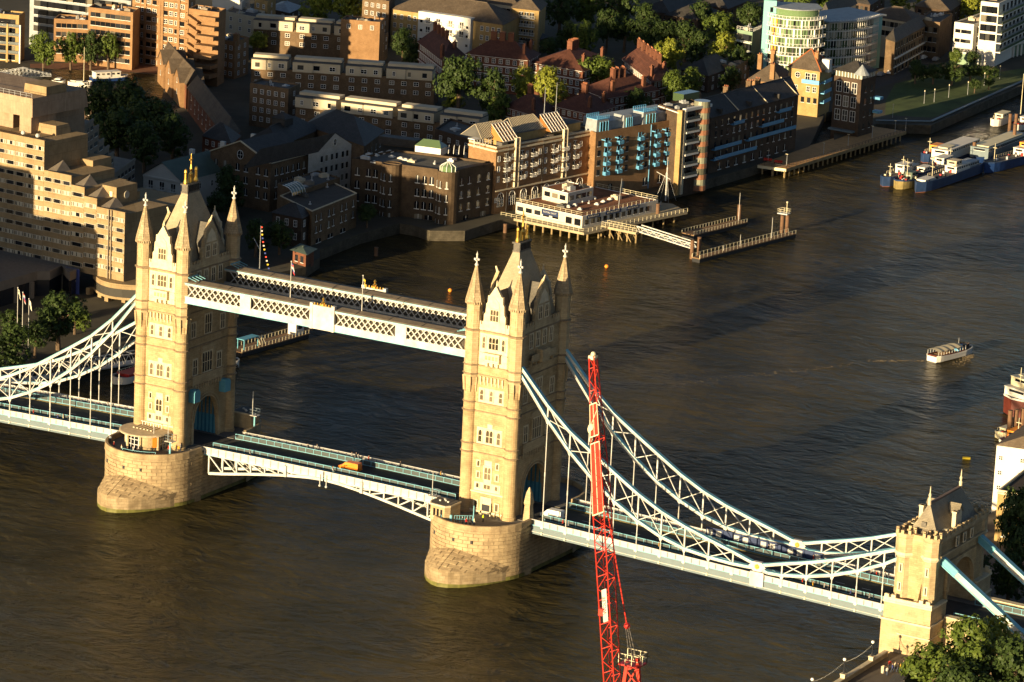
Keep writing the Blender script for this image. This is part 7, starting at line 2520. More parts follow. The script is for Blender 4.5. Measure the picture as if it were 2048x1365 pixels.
# ================================================================ riverside jetties and the pier building
def text_mesh(txt, size, mat, name='lettering'):
 cu = bpy.data.curves.new('lettering', 'FONT')
 cu.body = txt
 cu.size = size
 cu.align_x = 'CENTER'
 cu.align_y = 'CENTER'
 cu.extrude = .012
 cu.resolution_u = 2
 ob_ = bpy.data.objects.new('lettering', cu)
 COL.objects.link(ob_)
 bpy.context.view_layer.update()
 me = bpy.data.meshes.new_from_object(ob_.evaluated_get(bpy.context.evaluated_depsgraph_get()))
 bpy.data.objects.remove(ob_)
 me.materials.clear()
 me.materials.append(M[mat])
 me.name = name
 return me
M['navy'] = paint('navy', (0.012, 0.025, 0.075), 0.6)
def pier_house():
 zd, zr_ = 4.8, 8.3
 deck = [V2(at(u, v, zd)) for u, v in ((1002, 432), (1168, 466), (1375, 424), (1345, 408), (1190, 392), (1012, 412))]
 t = thing('pier_deck', 'long planked pier deck on timber piles carrying the white pier house', 'pier', (*deck[1], 0))
 o = (-deck[1].x, -deck[1].y, 0)
 MB().prism([tuple(p) for p in deck], zd - .7, zd).build('deck', M['pilecap'], t, loc=o)
 for k in range(9):
  for a, b in ((deck[0], deck[1]), (deck[1], deck[2])):
   p = a.lerp(b, (k + .3) / 9)
   q = p.lerp(sum(deck, Vector((0, 0))) / 6, .06)
   MB().tube((q.x, q.y, -2), (q.x, q.y, zd - .6), .28, .28, 7).build('pile', M['pile'], t, loc=o)
 inner = sum(deck, Vector((0, 0))) / 6
 for k in range(8):
  p = deck[0].lerp(deck[2], k / 8).lerp(inner, .4)
  MB().tube((p.x, p.y, -2), (p.x, p.y, zd - .6), .3, .3, 7).build('pile', M['pile'], t, loc=o)
 railing(t, [tuple(p) for p in deck[:3]], zd, 1.1, 'cream', 1.8, o)
 b = Bld('pier_house', 'white flat-roofed pier house with rust-red roof and navy sign boards', poly3((1032, 405), (1165, 434), (1316, 401), zr_), zd, zr_, 'pierwhite', roof='rustroof', parapet=.12, coping='frame')
 b.win(0, [.07, .20, .33, .46, .60], (6.0,), 'plain', 2.2, 1.3)
 b.win(0, [.80, .93], (5.5,), 'plain', 2.2, 1.9)
 b.win(1, [.06, .14, .22, .30, .38, .46, .54, .62, .70, .78, .86], (5.7,), 'plain', 1.7, 1.5)
 railing(b.t, [tuple(V2(p) - V2(b.c)) for p in (b.poly[3], b.poly[0], b.poly[1], b.poly[2], b.poly[3])], zr_ + .1 - b.c.z, 1.1, 'cream', 2.0)
 for i, f, txt in ((0, .52, 'ROYAL NAVY'), (1, .14, 'ROYAL NAVY'), (1, .40, 'HMS PRESIDENT'), (1, .66, 'ROYAL NAVY')):
  w = 7.2 if len(txt) > 11 else 6.0
  bd = MB().box(-w / 2, -.1, 0, w / 2, 0, 1.05 if i else 1.5).build('sign_board', M['navy'], b.t, loc=b.on(i, f, zr_ - .95 if i else zr_ - 1.7, .07), rot=b.rot(i))
  put('lettering', text_mesh(txt, .78, 'white'), bd, (0, -.115, .52 if i else .8), (math.pi / 2, 0, 0))
 # upper room
 z2 = 11.9
 u_ = Bld('x', '', poly3((1085, 375.5), (1136, 388), (1187, 376), z2), zr_, z2, 'pierwhite', roof='rustroof', parapet=.2, coping='frame')
 for c in list(u_.t.children):
  c.parent = b.t
  c.location = c.location + u_.c - b.c
 u2 = u_.t
 for i, fs in ((0, (.2, .5, .8)), (1, (.15, .42, .62, .85))):
  for f in fs:
   put('window', wmesh('plain', 2.2, 1.4), b.t, u_.on(i, f, z2 - 2.2, .012) + u_.c - b.c, u_.rot(i))
 bpy.data.objects.remove(u2)
 for u, v in ((1110, 400), (1150, 412), (1163, 404), (1137, 415), (1188, 398), (1207, 405), (1220, 400), (1194, 410), (1160, 420)):
  MB().box(-.7, -.5, 0, .7, .5, .35).rings([[(-.6, -.4, .35), (.6, -.4, .35), (.6, .4, .35), (-.6, .4, .35)], [(-.3, -.2, .7), (.3, -.2, .7), (.3, .2, .7), (-.3, .2, .7)]]).build('roof_vent', M['white'], b.t, loc=at(u, v, zr_ + .1) - b.c)
 p = at(1136, 381, z2)
 MB().lathe([(.5, 0), (.5, .5), (.8, .7), (.1, 1.1)], 0, 0, 8).build('roof_vent', M['white'], b.t, loc=p + Vector((0, 0, .1)) - b.c)
 MB().tube((0, 0, 0), (.6, 0, 8.5), .1, .05).build('roof_mast', M['steel'], b.t, loc=at(1237, 415, zr_) - b.c)
 MB().box(-3.5, -3, 0, 3.5, 3, 3.0).build('porch', M['greenroof'], b.t, loc=at(1012, 412, zd) - b.c, rot=b.rot(0))
 # signal mast
 p = at(1331, 402, zd)
 m = thing('signal_mast', 'tall white signal mast with yard at the end of the pier house', 'mast', p)
 MB().tube((0, 0, 0), (0, 0, 10), .24, .18, 8).tube((0, 0, 9.6), (0, 0, 13.2), .1, .05, 6).build('pole', M['white'], m)
 MB().tube((-3.4, 0, 8.2), (1.2, 0, 6.6), .12, .1, 6).build('yard', M['white'], m)
 mb = MB()
 for x, y in ((-2.5, 1.5), (2, -2), (2.5, 2), (-2.5, -2)):
  mb.tube((x, y, 0), (0, 0, 9), .03, .03, 4)
 mb.build('stay', M['steel'], m)
 # bridge-like hut on the pier end
 p = at(1300, 412, zd)
 h = thing('pier_hut', 'small buff hut with rails at the outer end of the pier', 'hut', p, .4)
 MB().box(-2.2, -1.5, 0, 2.2, 1.5, 1.6).box(-1.6, -1.1, 1.6, 1.4, 1.1, 2.7).build('cabin', M['render'], h)
 railing(h, [(-3, -2.4), (3, -2.4), (3, 2.4)], 0, 1.1, 'steel', 1.2)
 # approach jetty and gangway
 a, b_ = at(1209, 452, zd), at(1278, 466, zd)
 j = thing('landing_jetty', 'short braced timber jetty leading from the pier house to the white gangway', 'jetty', a)
 r_ = lambda p: Vector(p) - a
 MB().beam(r_(a), r_(b_), 3.2, .7).build('deck', M['pilecap'], j)
 d = (b_ - a)
 side = Vector((-d.y, d.x, 0)).normalized() * 1.4
 for k in range(5):
  for s in (-1, 1):
   q = a.lerp(b_, k / 4) + side * s
   MB().tube((q.x - a.x, q.y - a.y, -2 - a.z), (q.x - a.x, q.y - a.y, -.3), .24, .24, 6).build('pile', M['pile'], j)
   if k < 4:
    q2 = a.lerp(b_, (k + 1) / 4) + side * s
    MB().beam((q.x - a.x, q.y - a.y, -1), (q2.x - a.x, q2.y - a.y, -5), .2, .2).build('brace', M['pile'], j)
 railing(j, [tuple((a - side - a).xy), tuple((b_ - side - a).xy)], .3, 1.1, 'cream', 1.2)
 railing(j, [tuple((a + side - a).xy), tuple((b_ + side - a).xy)], .3, 1.1, 'cream', 1.2)
 g0, g1 = at(1278, 462, zd + .2), at(1388, 497, 3.6)
 g = thing('gangway', 'white truss gangway sloping down to the outer pontoon', 'gangway', g0)
 d = g1 - g0
 side = Vector((-d.y, d.x, 0)).normalized() * 1.1
 MB().beam((0, 0, 0), d, 2.2, .2).build('floor', M['steel'], g)
 for s in (-1, 1):
  for z in (.1, 1.5):
   MB().beam(side * s + Vector((0, 0, z)), d + side * s + Vector((0, 0, z)), .28, .3).build('chord', M['white'], g)
  for k in range(13):
   q = d * (k / 13) + side * s
   q2 = d * ((k + 1) / 13) + side * s
   MB().beam(q + Vector((0, 0, .1 if k % 2 else 1.5)), q2 + Vector((0, 0, 1.5 if k % 2 else .1)), .16, .16).build('web', M['white'], g)
M['pierwhite'] = paint('pierwhite', (0.46, 0.43, 0.36), 0.7, var=0.08)
M['pilecap'] = paint('pilecap', (0.33, 0.27, 0.17), 0.85, var=0.2, scale=0.5)
pier_house()
LOW = 0.0
def pontoon(label, p0, p1, w, z=1.3, posts=14, lamps=(), mat='timber'):
 a, b = at(*p0, z), at(*p1, z)
 d = b - a
 t = thing('pontoon', label, 'pontoon', (a.x, a.y, 0), math.atan2(d.y, d.x))
 l = d.xy.length
 MB().box(0, -w / 2, -.4, l, w / 2, z - .25).build('float', M['ironblack'], t)
 MB().box(-.1, -w / 2 - .1, z - .25, l + .1, w / 2 + .1, z).build('deck', M[mat], t)
 for i in range(posts + 1):
  for s in (-1, 1):
   x = l * i / posts
   MB().box(x - .07, s * w / 2 - .07, z, x + .07, s * w / 2 + .07, z + 1.0).build('rail_post', M['cream'], t)
 for s in (-1, 1):
  MB().beam((0, s * w / 2, z + 1.0), (l, s * w / 2, z + 1.0), .07, .07).build('rail', M['cream'], t)
 for f, h in lamps:
  MB().tube((l * f, 0, z), (l * f, 0, z + h), .09, .05).build('lamp_post', M['white'], t)
 return t
pontoon('outer railed pontoon below the pier house, longest one', (1392, 516), (1584, 466), 2.6, 1.3, 26, ((.28, 1.5), (.45, 3.4), (.78, 6.0)))
pontoon('inner railed pontoon with moored dinghies nearer the bank', (1376, 468), (1482, 442), 4.2, 1.3, 18, ((.95, 8.5),))
def guide_pile(u, v, h, label, grp='rusty guide piles'):
 p = at(u, v, 0)
 MB().tube((0, 0, -2), (0, 0, h), .55, .55, 12).tube((0, 0, h), (0, 0, h + .2), .6, .6, 12).build('guide_pile', M['rustpile'], loc=p, label=label, cat='pile', group=grp)
M['rustpile'] = paint('rustpile', (0.13, 0.072, 0.04), 0.85, var=0.35, scale=0.8)
guide_pile(1383, 518, 5.2, 'rusty guide pile at the gangway foot, left one')
guide_pile(1397, 512, 5.2, 'rusty guide pile at the gangway foot, right one')
guide_pile(1563, 466, 5.0, 'rusty guide pile at the outer pontoon end, left one')
guide_pile(1573, 466, 5.0, 'rusty guide pile at the outer pontoon end, right one')
guide_pile(1477, 446, 5.2, 'rusty guide pile at the inner pontoon end')
guide_pile(1314, 447, 5.6, 'rusty pile beside the pier house')
p = at(1568, 428, 5.2)
t = thing('pile_platform', 'railed beacon platform on two piles at the outer pontoon end', 'platform', p)
MB().box(-1.6, -1.2, 0, 1.6, 1.2, .25).build('floor', M['steel'], t)
railing(t, [(-1.6, -1.2), (1.6, -1.2), (1.6, 1.2), (-1.6, 1.2), (-1.6, -1.2)], .25, 1.2, 'cream', 1.0)
MB().tube((.8, 0, .2), (.8, 0, 3.4), .12, .08).sphere((.8, 0, 3.5), .3).build('beacon', M['cream'], t)
for u, v, h, lb in ((1010, 466, 2.4, 'lone stub pile in dark water left of the pier house'), (752, 512, 2.2, 'lone stub pile in dark water beyond the high walkway')):
 guide_pile(u, v, h, lb, None)
LOW = 2.0
def jetty():
 zd = 4.9
 P_ = [V2(at(u, v, zd)) for u, v in ((1501, 328), (1572, 338), (1812, 263), (1745, 253))]
 c = P_[1]
 t = thing('timber_jetty', 'long timber jetty deck on rows of piles with two red benches', 'jetty', (*c, 0))
 o = (-c.x, -c.y, 0)
 MB().prism([tuple(p) for p in P_], zd - .7, zd).build('deck', M['jettydeck'], t, loc=o)
 MB().beam((*P_[0], zd - .5), (*P_[1], zd - .5), .3, .9).build('fascia', M['cream'], t, loc=o)
 MB().beam((*P_[1], zd - .5), (*P_[2], zd - .5), .3, .9).build('fascia', M['pile'], t, loc=o)
 for k in range(26):
  p = P_[1].lerp(P_[2], k / 26)
  for j in range(2):
   q = p.lerp(P_[0].lerp(P_[3], k / 26), .03 + .35 * j)
   MB().tube((q.x, q.y, -2), (q.x, q.y, zd - .6), .26, .26, 6).build('pile', M['pile'], t, loc=o)
 for k in range(4):
  q = P_[0].lerp(P_[1], k / 3.2).lerp(P_[3], .01)
  MB().tube((q.x, q.y, -2), (q.x, q.y, zd - .6), .26, .26, 6).build('pile', M['pile'], t, loc=o)
 railing(t, [tuple(P_[0]), tuple(P_[1]), tuple(P_[2])], zd, 1.0, 'ironblack', 2.2, o)
 for k, (u, v, h) in enumerate(((1536, 324, 3.4), (1573, 332, 3.6), (1647, 308, 3.4), (1696, 292, 3.6), (1744, 276, 3.8), (1790, 264, 3.6), (1811, 262, 4.0))):
  p = at(u, v, zd)
  l = thing('jetty_lamp', 'slim lamp standard on the timber jetty, ' + ORD[k] + ' from the benches end', 'lamp', p, 0, 'lamps along the timber jetty')
  MB().tube((0, 0, 0), (0, 0, h), .09, .05).build('post', M['steel'], l)
  MB().box(-.5, -.12, h, .3, .12, h + .12).build('lamp_head', M['cream'], l)
 for u, v, lb in ((1535, 324, 'left red bench on the jetty end'), (1556, 328, 'right red bench on the jetty end')):
  p = at(u, v, zd)
  bch = thing('bench', lb, 'bench', p, .2, 'red benches on the jetty')
  MB().box(-1.3, -.35, .4, 1.3, .35, .55).build('seat', M['red'], bch)
  MB().box(-1.3, .3, .55, 1.3, .42, 1.05).build('backrest', M['red'], bch)
  for x in (-1.1, 1.1):
   MB().box(x - .08, -.3, 0, x + .08, .35, .4).build('leg', M['ironblack'], bch)
M['jettydeck'] = paint('jettydeck', (0.42, 0.235, 0.09), 0.85, var=0.2, scale=0.5)
jetty()
# promenade wall with piles at the far right
pts = [at(u, v, QZ + .4) for u, v in ((1752, 241), (1862, 243), (2048, 161), (2150, 118))]
t = thing('promenade_wall', 'pale-capped river wall on dark piles beside the lawn', 'wall', (pts[1].x, pts[1].y, 0))
o = (-pts[1].x, -pts[1].y, 0)
for p, q in zip(pts, pts[1:]):
 MB().beam(p, q, 1.0, .25).build('coping', M['paleblue'], t, loc=o)
 n = int((q - p).length / 2.4)
 for i in range(n):
  a = p.lerp(q, i / n)
  dv = Vector(((q - p).y, -(q - p).x, 0)).normalized() * .5
  a = a + dv
  MB().box(a.x - .25, a.y - .25, -2, a.x + .25, a.y + .25, QZ).build('fender_pile', M['pile'], t, loc=o)
for i, (u, v) in enumerate(((1785, 236), (1848, 208), (1868, 205), (1897, 196), (1935, 190), (1968, 172), (1999, 158), (1892, 160))):
 p = at(u, v, QZ)
 l = thing('path_lamp', 'thin lamp standard by the river wall lawn, ' + ORD[i] + ' from the dark tower house', 'lamp', p, 0, 'lamps on the lawn')
 MB().tube((0, 0, 0), (0, 0, 4.2), .08, .05).build('post', M['steel'], l)
 MB().lathe([(.18, 4.2), (.22, 4.5), (.05, 4.7)], 0, 0, 6).build('lamp_head', M['cream'], l)
LOW = 0.0
# ================================================================ boats
def hull_mesh(L, B, Hh_, bow=.25, stern=.1, sheer=.35, n=14):
 """bow at +x; two-tone hull"""
 rs = []
 mb = MB()
 for i in range(n + 1):
  f = i / n
  x = -L / 2 + L * f
  w = B / 2
  if f > 1 - bow:
   g = (f - 1 + bow) / bow
   w *= math.sqrt(max(0.0, 1 - g ** 2.2)) + .02
  if f < stern:
   w *= .75 + .25 * math.sin(f / stern * math.pi / 2)
  zt = Hh_ + sheer * (abs(f - .45) / .55) ** 2
  rs.append([(x, -w * .7, -.5), (x, -w * .95, .12), (x, -w, zt), (x, w, zt), (x, w * .95, .12), (x, w * .7, -.5)])
 for k, (j0, j1) in enumerate(((0, 1), (1, 2), (2, 3), (3, 4), (4, 5), (5, 0))):
  mb.mat({0: 1, 1: 0, 2: 2, 3: 0, 4: 1, 5: 1}[k])
  for a, b in zip(rs, rs[1:]):
   mb.face([a[j0], b[j0], b[j1], a[j1]])
 mb.mat(0).face(rs[0][::-1]).face(rs[-1])
 # bulwark
 for s in (2, 3):
  for a, b in zip(rs, rs[1:]):
   p, q = Vector(a[s]), Vector(b[s])
   mb.mat(3).beam(p + Vector((0, 0, .2)), q + Vector((0, 0, .2)), .14, .42)
 return mb
M['hullblue'] = paint('hullblue', (0.022, 0.045, 0.11), 0.4, var=0.25, scale=0.5)
M['hullnavy'] = paint('hullnavy', (0.012, 0.035, 0.12), 0.4, var=0.3, scale=0.5)
M['hullorange'] = paint('hullorange', (0.28, 0.10, 0.035), 0.6, var=0.25)
M['hullyellow'] = paint('hullyellow', (0.24, 0.185, 0.07), 0.6, var=0.3)
M['hullred'] = paint('hullred', (0.10, 0.022, 0.014), 0.5, var=0.2)
M['deckgrey'] = paint('deckgrey', (0.16, 0.14, 0.11), 0.8, var=0.3, scale=0.6)
def boat(name, label, p_bow, p_stern, B, h, cols, cabins=(), masts=(), group=None, z=0.0, cat='boat', extras=True, **k):
 a, b = at(*p_bow, z), at(*p_stern, z)
 d = a - b
 L = d.xy.length
 c = (a + b) / 2
 t = thing(name, label, cat, (c.x, c.y, z), math.atan2(d.y, d.x), group)
 hull_mesh(L, B, h, **k).build('hull', [M[cols[0]], M[cols[1]], M['deckgrey'], M[cols[2]]], t)
 for x0, x1, w, z0, z1, mat in cabins:
  cb = MB().box(x0 * L / 2, -w / 2, z0, x1 * L / 2, w / 2, z1).box(x0 * L / 2 - .15, -w / 2 - .15, z1, x1 * L / 2 + .15, w / 2 + .15, z1 + .12)
  g = cb.build('cabin', M[mat], t)
  n = max(2, int((x1 - x0) * L / 2 / 1.6))
  if z1 - z0 > 1.0 and mat != 'deckgrey':
   me = wmesh('plain', .9, .6)
   for s in (-1, 1):
    for i in range(n):
     put('cabin_window', me, g, (x0 * L / 2 + (x1 - x0) * L / 2 * (i + .5) / n, s * (w / 2 + .012), z1 - .9), 0 if s < 0 else math.pi)
   put('cabin_window', wmesh('plain', w * .6, .6), g, (x1 * L / 2 + .012, 0, z1 - .9), math.pi / 2)
 for x, hh in masts:
  MB().tube((x * L / 2, 0, h), (x * L / 2, 0, h + hh), .11, .06).box(x * L / 2 - .06, -.7, h + hh * .75, x * L / 2 + .06, .7, h + hh * .75 + .12).build('mast', M['cream'], t)
 if extras:
  r = random.Random(len(label))
  railing(t, [(-L * .46, -B * .46), (L * .2, -B * .46)], h + .3, .8, 'cream', 1.5)
  for i in range(11):
   x, y = r.uniform(-.7, .8) * L / 2, r.uniform(-.3, .3) * B
   MB().box(x - .4, y - .3, h, x + .4, y + .3, h + r.uniform(.4, 1.0)).build('deck_gear', M[r.choice(['steel', 'reddeep', 'cream', 'ironblack'])], t)
  for i in range(3):
   f = -.5 + .5 * i
   MB().tube((f * L / 2, -B / 2 - .16, .9), (f * L / 2, -B / 2 - .16, .91), .3, .3).lathe([(.28, .3), (.4, .6), (.28, .9)], f * L / 2, -B / 2 - .1, 8).build('fender', M['ironblack'], t)
 return t
boat('work_barge', 'largest blue barge with white wheelhouse, front of the moored group', (1831, 386), (1954, 343), 5.4, 2.6, ('hullblue', 'hullorange', 'hullblue'), ((-.55, -.1, 4.0, 2.4, 4.6, 'renderwhite'), (-.30, -.12, 3.2, 4.6, 6.2, 'render'), (-.85, -.55, 4.0, 2.4, 4.4, 'steelgrey'), (.55, .85, 3.0, 2.6, 3.5, 'renderwhite')), ((.5, 5.0),))
boat('lighter', 'stubby yellow-hulled lighter with green tank beside the largest blue barge', (1792, 379), (1850, 362), 5.2, 2.2, ('hullyellow', 'hullyellow', 'hullblue'), ((-.2, .2, 2.6, 2.2, 4.2, 'greenroof'),), ((.3, 5.5),), bow=.35)
boat('tug', 'small blue and orange bowed barge at the left of the moored group', (1765, 374), (1830, 350), 4.6, 2.4, ('hullblue', 'hullorange', 'hullblue'), ((-.5, .0, 3.0, 2.4, 5.0, 'renderwhite'),), ((.6, 4.2), (-.2, 5.0)))
boat('work_barge', 'blue barge with white deckhouse squeezed behind the largest blue barge', (1822, 366), (1912, 334), 4.6, 2.4, ('hullnavy', 'hullnavy', 'hullblue'), ((-.6, -.2, 3.2, 2.4, 4.8, 'renderwhite'), (.3, .6, 2.6, 2.4, 3.8, 'renderwhite')), ((.1, 4.0), (-.7, 4.5)))
boat('tug', 'small blue and orange tug at the back left of the moored group', (1846, 326), (1890, 310), 4.0, 2.2, ('hullblue', 'hullorange', 'hullblue'), ((-.5, .1, 2.6, 2.2, 4.4, 'orange'),), ((.5, 5.2),))
boat('house_barge', 'white houseboat with flat brown roof behind the moored group', (1868, 334), (1945, 304), 6.0, 1.6, ('hullblue', 'hullorange', 'renderwhite'), ((-.9, .75, 5.6, 1.6, 4.8, 'renderwhite'), (.2, .6, 3.0, 4.8, 5.2, 'cream')), ())
boat('house_barge', 'long grey-white barge house with tarpaulin roof at the right of the moored group', (1952, 331), (2042, 296), 7.0, 2.0, ('hullnavy', 'hullnavy', 'hullblue'), ((-.9, .9, 6.2, 2.0, 5.4, 'paleblue'), (-.7, .8, 4.6, 5.4, 5.7, 'cream')), ())
boat('work_barge', 'dark blue barge running off the right edge below the barge house', (1968, 346), (2090, 312), 5.4, 2.6, ('hullnavy', 'hullnavy', 'hullblue'), ((-.6, -.1, 4.0, 2.6, 4.8, 'renderwhite'), (-.5, -.25, 3, 4.8, 6.2, 'orange')), ((.7, 6.0),))
boat('dinghy', 'small grey dinghy tied between the blue barges', (1868, 372), (1892, 363), 2.2, 1.0, ('steel', 'ironblack', 'cream'), ((-.3, .2, 1.4, 1.0, 1.8, 'orange'),), ())
boat('tug', 'little white-cabined tug tied behind the stubby lighter', (1800, 362), (1842, 347), 3.2, 1.8, ('hullnavy', 'hullorange', 'renderwhite'), ((-.4, .1, 2.2, 1.8, 3.8, 'renderwhite'),), ((.4, 4.5), (-.1, 3.5)))
boat('launch', 'yellow-cabined white launch moored beyond the barge house, left', (1986, 254), (2020, 240), 4.0, 1.8, ('renderwhite', 'ironblack', 'renderwhite'), ((-.5, .4, 2.8, 1.6, 3.6, 'cream'),), ())
boat('launch', 'white launch with red stripe moored beyond the barge house, at right edge', (2032, 262), (2080, 244), 4.0, 1.8, ('renderwhite', 'ironblack', 'red'), ((-.6, .4, 2.8, 1.6, 3.6, 'renderwhite'),), ())
for u, v, h, lb in ((2018, 268, 6.5, 'tall mooring pile left of the pair between launches'), (2030, 268, 6.5, 'tall mooring pile right of the pair between launches'), (1946, 326, 6.5, 'yellowish mooring pile between the barges'), (2026, 305, 9, 'dark mooring pile behind the barge house')):
 guide_pile(u, v, h, lb, 'mooring piles among the barges')
p = at(2041, 230, 2.0)
MB().tube((0, 0, 0), (0, 0, 14), .14, .07).build('derrick_mast', M['cream'], loc=p, label='tall thin derrick mast at the top right among moored boats', cat='mast')
def tour_boat():
 pb, ps = (1941, 704), (1863, 724)
 t = boat('tour_boat', 'white and red passenger boat with pale awning under way on the river', pb, ps, 4.2, 1.1, ('renderwhite', 'ironblack', 'renderwhite'), (), (), z=0, extras=False, bow=.35, sheer=.5)
 a, b = at(*pb, 0), at(*ps, 0)
 L = (a - b).xy.length
 x0, x1 = -L * .47, L * .13
 for s in (-1, 1):
  MB().box(x0, s * 1.75, 1.1, L * .22, s * 1.68, 1.75).build('coaming', M['hullred'], t)
  for i in range(11):
   x = x0 + (L * .22 - x0) * i / 10
   MB().box(x - .05, s * 1.7 - .05, 1.75, x + .05, s * 1.7 + .05, 2.75).build('stanchion', M['white'], t)
 MB().box(x0 - .02, -1.7, 1.1, x0 + .05, 1.7, 1.7).build('coaming', M['hullred'], t)
 n = 8
 for k in range(4):
  mb = MB()
  xa, xb = x0 - .2 + (x1 - x0 + .4) * k / 4, x0 - .2 + (x1 - x0 + .4) * (k + 1) / 4
  R_ = [[(x, -2.0 + 4.0 * i / n, 2.7 + .5 * math.sin(math.pi * i / n) + (.16 if j == 1 else 0)) for i in range(n + 1)] for j, x in enumerate((xa, (xa + xb) / 2, xb))]
  for r0, r1 in zip(R_, R_[1:]):
   for i in range(n):
    mb.face([r0[i], r1[i], r1[i + 1], r0[i + 1]])
  mb.build('awning', M['awning'], t)
 for k in range(5):
  MB().box(x0 + 1 + k * 1.2, -1.3, 1.1, x0 + 1.5 + k * 1.2, 1.3, 1.55).build('bench', M['timber'], t)
 MB().box(L * .14, -.9, 1.1, L * .2, .9, 2.9).build('wheelhouse', M['bluesteel'], t)
 MB().tube((L * .17, 0, 2.9), (L * .17, 0, 4.6), .05, .03).build('mast', M['white'], t)
 d = (a - b).normalized()
 sd = Vector((-d.y, d.x, 0))
 mid = (a + b) / 2
 for i, (f, s, top) in enumerate(((.24, -.8, 'ironblack'), (.26, .5, 'steelgrey'), (.29, -.3, 'ironblack'), (.32, .7, 'flagblue'), (.34, -.7, 'ironblack'), (.37, .1, 'white'), (.40, -.4, 'ironblack'))):
  q = mid + d * (f * L) + sd * s
  person(q.x, q.y, 1.1, math.atan2(d.y, d.x), top, 'denim', 0, 'person in ' + TN[top] + ' standing ' + ORD[i] + ' from the awning on the passenger boat', 'passengers on the boat')
M['awning'] = paint('awning', (0.40, 0.35, 0.24), 0.8)
M['foam'] = paint('foam', (0.16, 0.125, 0.075), 0.8, var=0.3, scale=2.0)
def wake(name, label, pts, seed, wid):
 r = random.Random(seed)
 mb = MB()
 for i in range(150):
  f = r.random() ** .8
  k = f * (len(pts) - 1)
  a, b = pts[int(k)], pts[min(int(k) + 1, len(pts) - 1)]
  p = a.lerp(b, k - int(k))
  p = p + Vector((r.gauss(0, wid * (.5 + 2.2 * f)), r.gauss(0, wid * (.5 + 2.2 * f)), 0))
  s = r.uniform(.05, .26) * (1.1 - f * .7)
  an = r.uniform(0, 6.28)
  mb.rings([[(p.x + s * 1.6 * math.cos(an + q), p.y + s * math.sin(an + q), .0) for q in (0, 1.57, 3.14, 4.71)], [(p.x + .5 * s * math.cos(an + q), p.y + .4 * s * math.sin(an + q), .05 + .12 * s) for q in (0, 1.57, 3.14, 4.71)]])
 mb.build(name, M['foam'], label=label, cat='foam', kind='stuff')
wake('wake_foam', 'broken white foam trailing behind the passenger boat', [at(1862, 722, 0), at(1800, 722, 0), at(1740, 722, 0), at(1640, 738, 0), at(1480, 752, 0), at(1320, 772, 0)], 3, .4)
wake('bow_foam', 'white bow wave beside the passenger boat', [at(1944, 710, 0), at(1936, 716, 0), at(1915, 728, 0)], 5, .5)
# right-edge vessels and buoys
def ship_right():
 t = boat('moored_ship', 'white upper-decked ship with red bulwark cut by the right edge', (2020, 834), (2140, 812), 9, 4.0, ('hullred', 'ironblack', 'renderwhite'), ((-.9, .85, 8.0, 4.0, 6.6, 'renderwhite'), (-.8, .7, 7.2, 6.8, 9.0, 'cream')), ((.75, 8.0),), bow=.15)
ship_right()
boat('tug', 'small orange-cabined white tug at the right edge above the white warehouse', (2004, 905), (2070, 880), 4.4, 2.0, ('renderwhite', 'ironblack', 'renderwhite'), ((-.2, .45, 2.8, 2.0, 4.2, 'orange'), (-.7, -.3, 2.8, 2.0, 3.2, 'renderwhite')), ((.1, 5.0),))
boat('work_float', 'small yellow work float beside the dark piles at the right edge', (1995, 878), (2025, 868), 3.0, 1.0, ('cream', 'hullyellow', 'cream'), ((-.4, .4, 1.6, 1.0, 2.2, 'cream'),), ())
for u, v, lb in ((2016, 888, 'dark dolphin pile left of the pair at the right edge'), (2028, 886, 'dark dolphin pile right of the pair at the right edge'), (2042, 884, 'pale steel dolphin pile at the right edge')):
 guide_pile(u, v, 8, lb, 'dolphin piles at the right edge')
p = at(1933, 917, .2)
t = thing('mooring_buoy', 'long yellow mooring buoy lying on the river near the right edge', 'buoy', p, .4)
MB().tube((-.9, 0, 0), (.9, 0, 0), .36, .36, 12).build('float', M['buoyyellow'] if 'buoyyellow' in M else paint('buoyyellow', (0.55, 0.42, 0.03), 0.5), t)
MB().tube((.9, 0, 0), (1.25, 0, .1), .12, .12).build('mooring_eye', M['ironblack'], t)
for u, v, lb in ((1213, 535, 'small round orange buoy in the dark water right of the south tower'), (900, 583, 'small round orange buoy beyond the high walkway')):
 p = at(u, v, .2)
 t = thing('round_buoy', lb, 'buoy', p)
 MB().sphere((0, 0, .25), .55, 10, 7).build('float', M['orangepaint'], t)
 MB().tube((0, 0, .7), (0, 0, 1.0), .1, .1).build('eye', M['ironblack'], t)
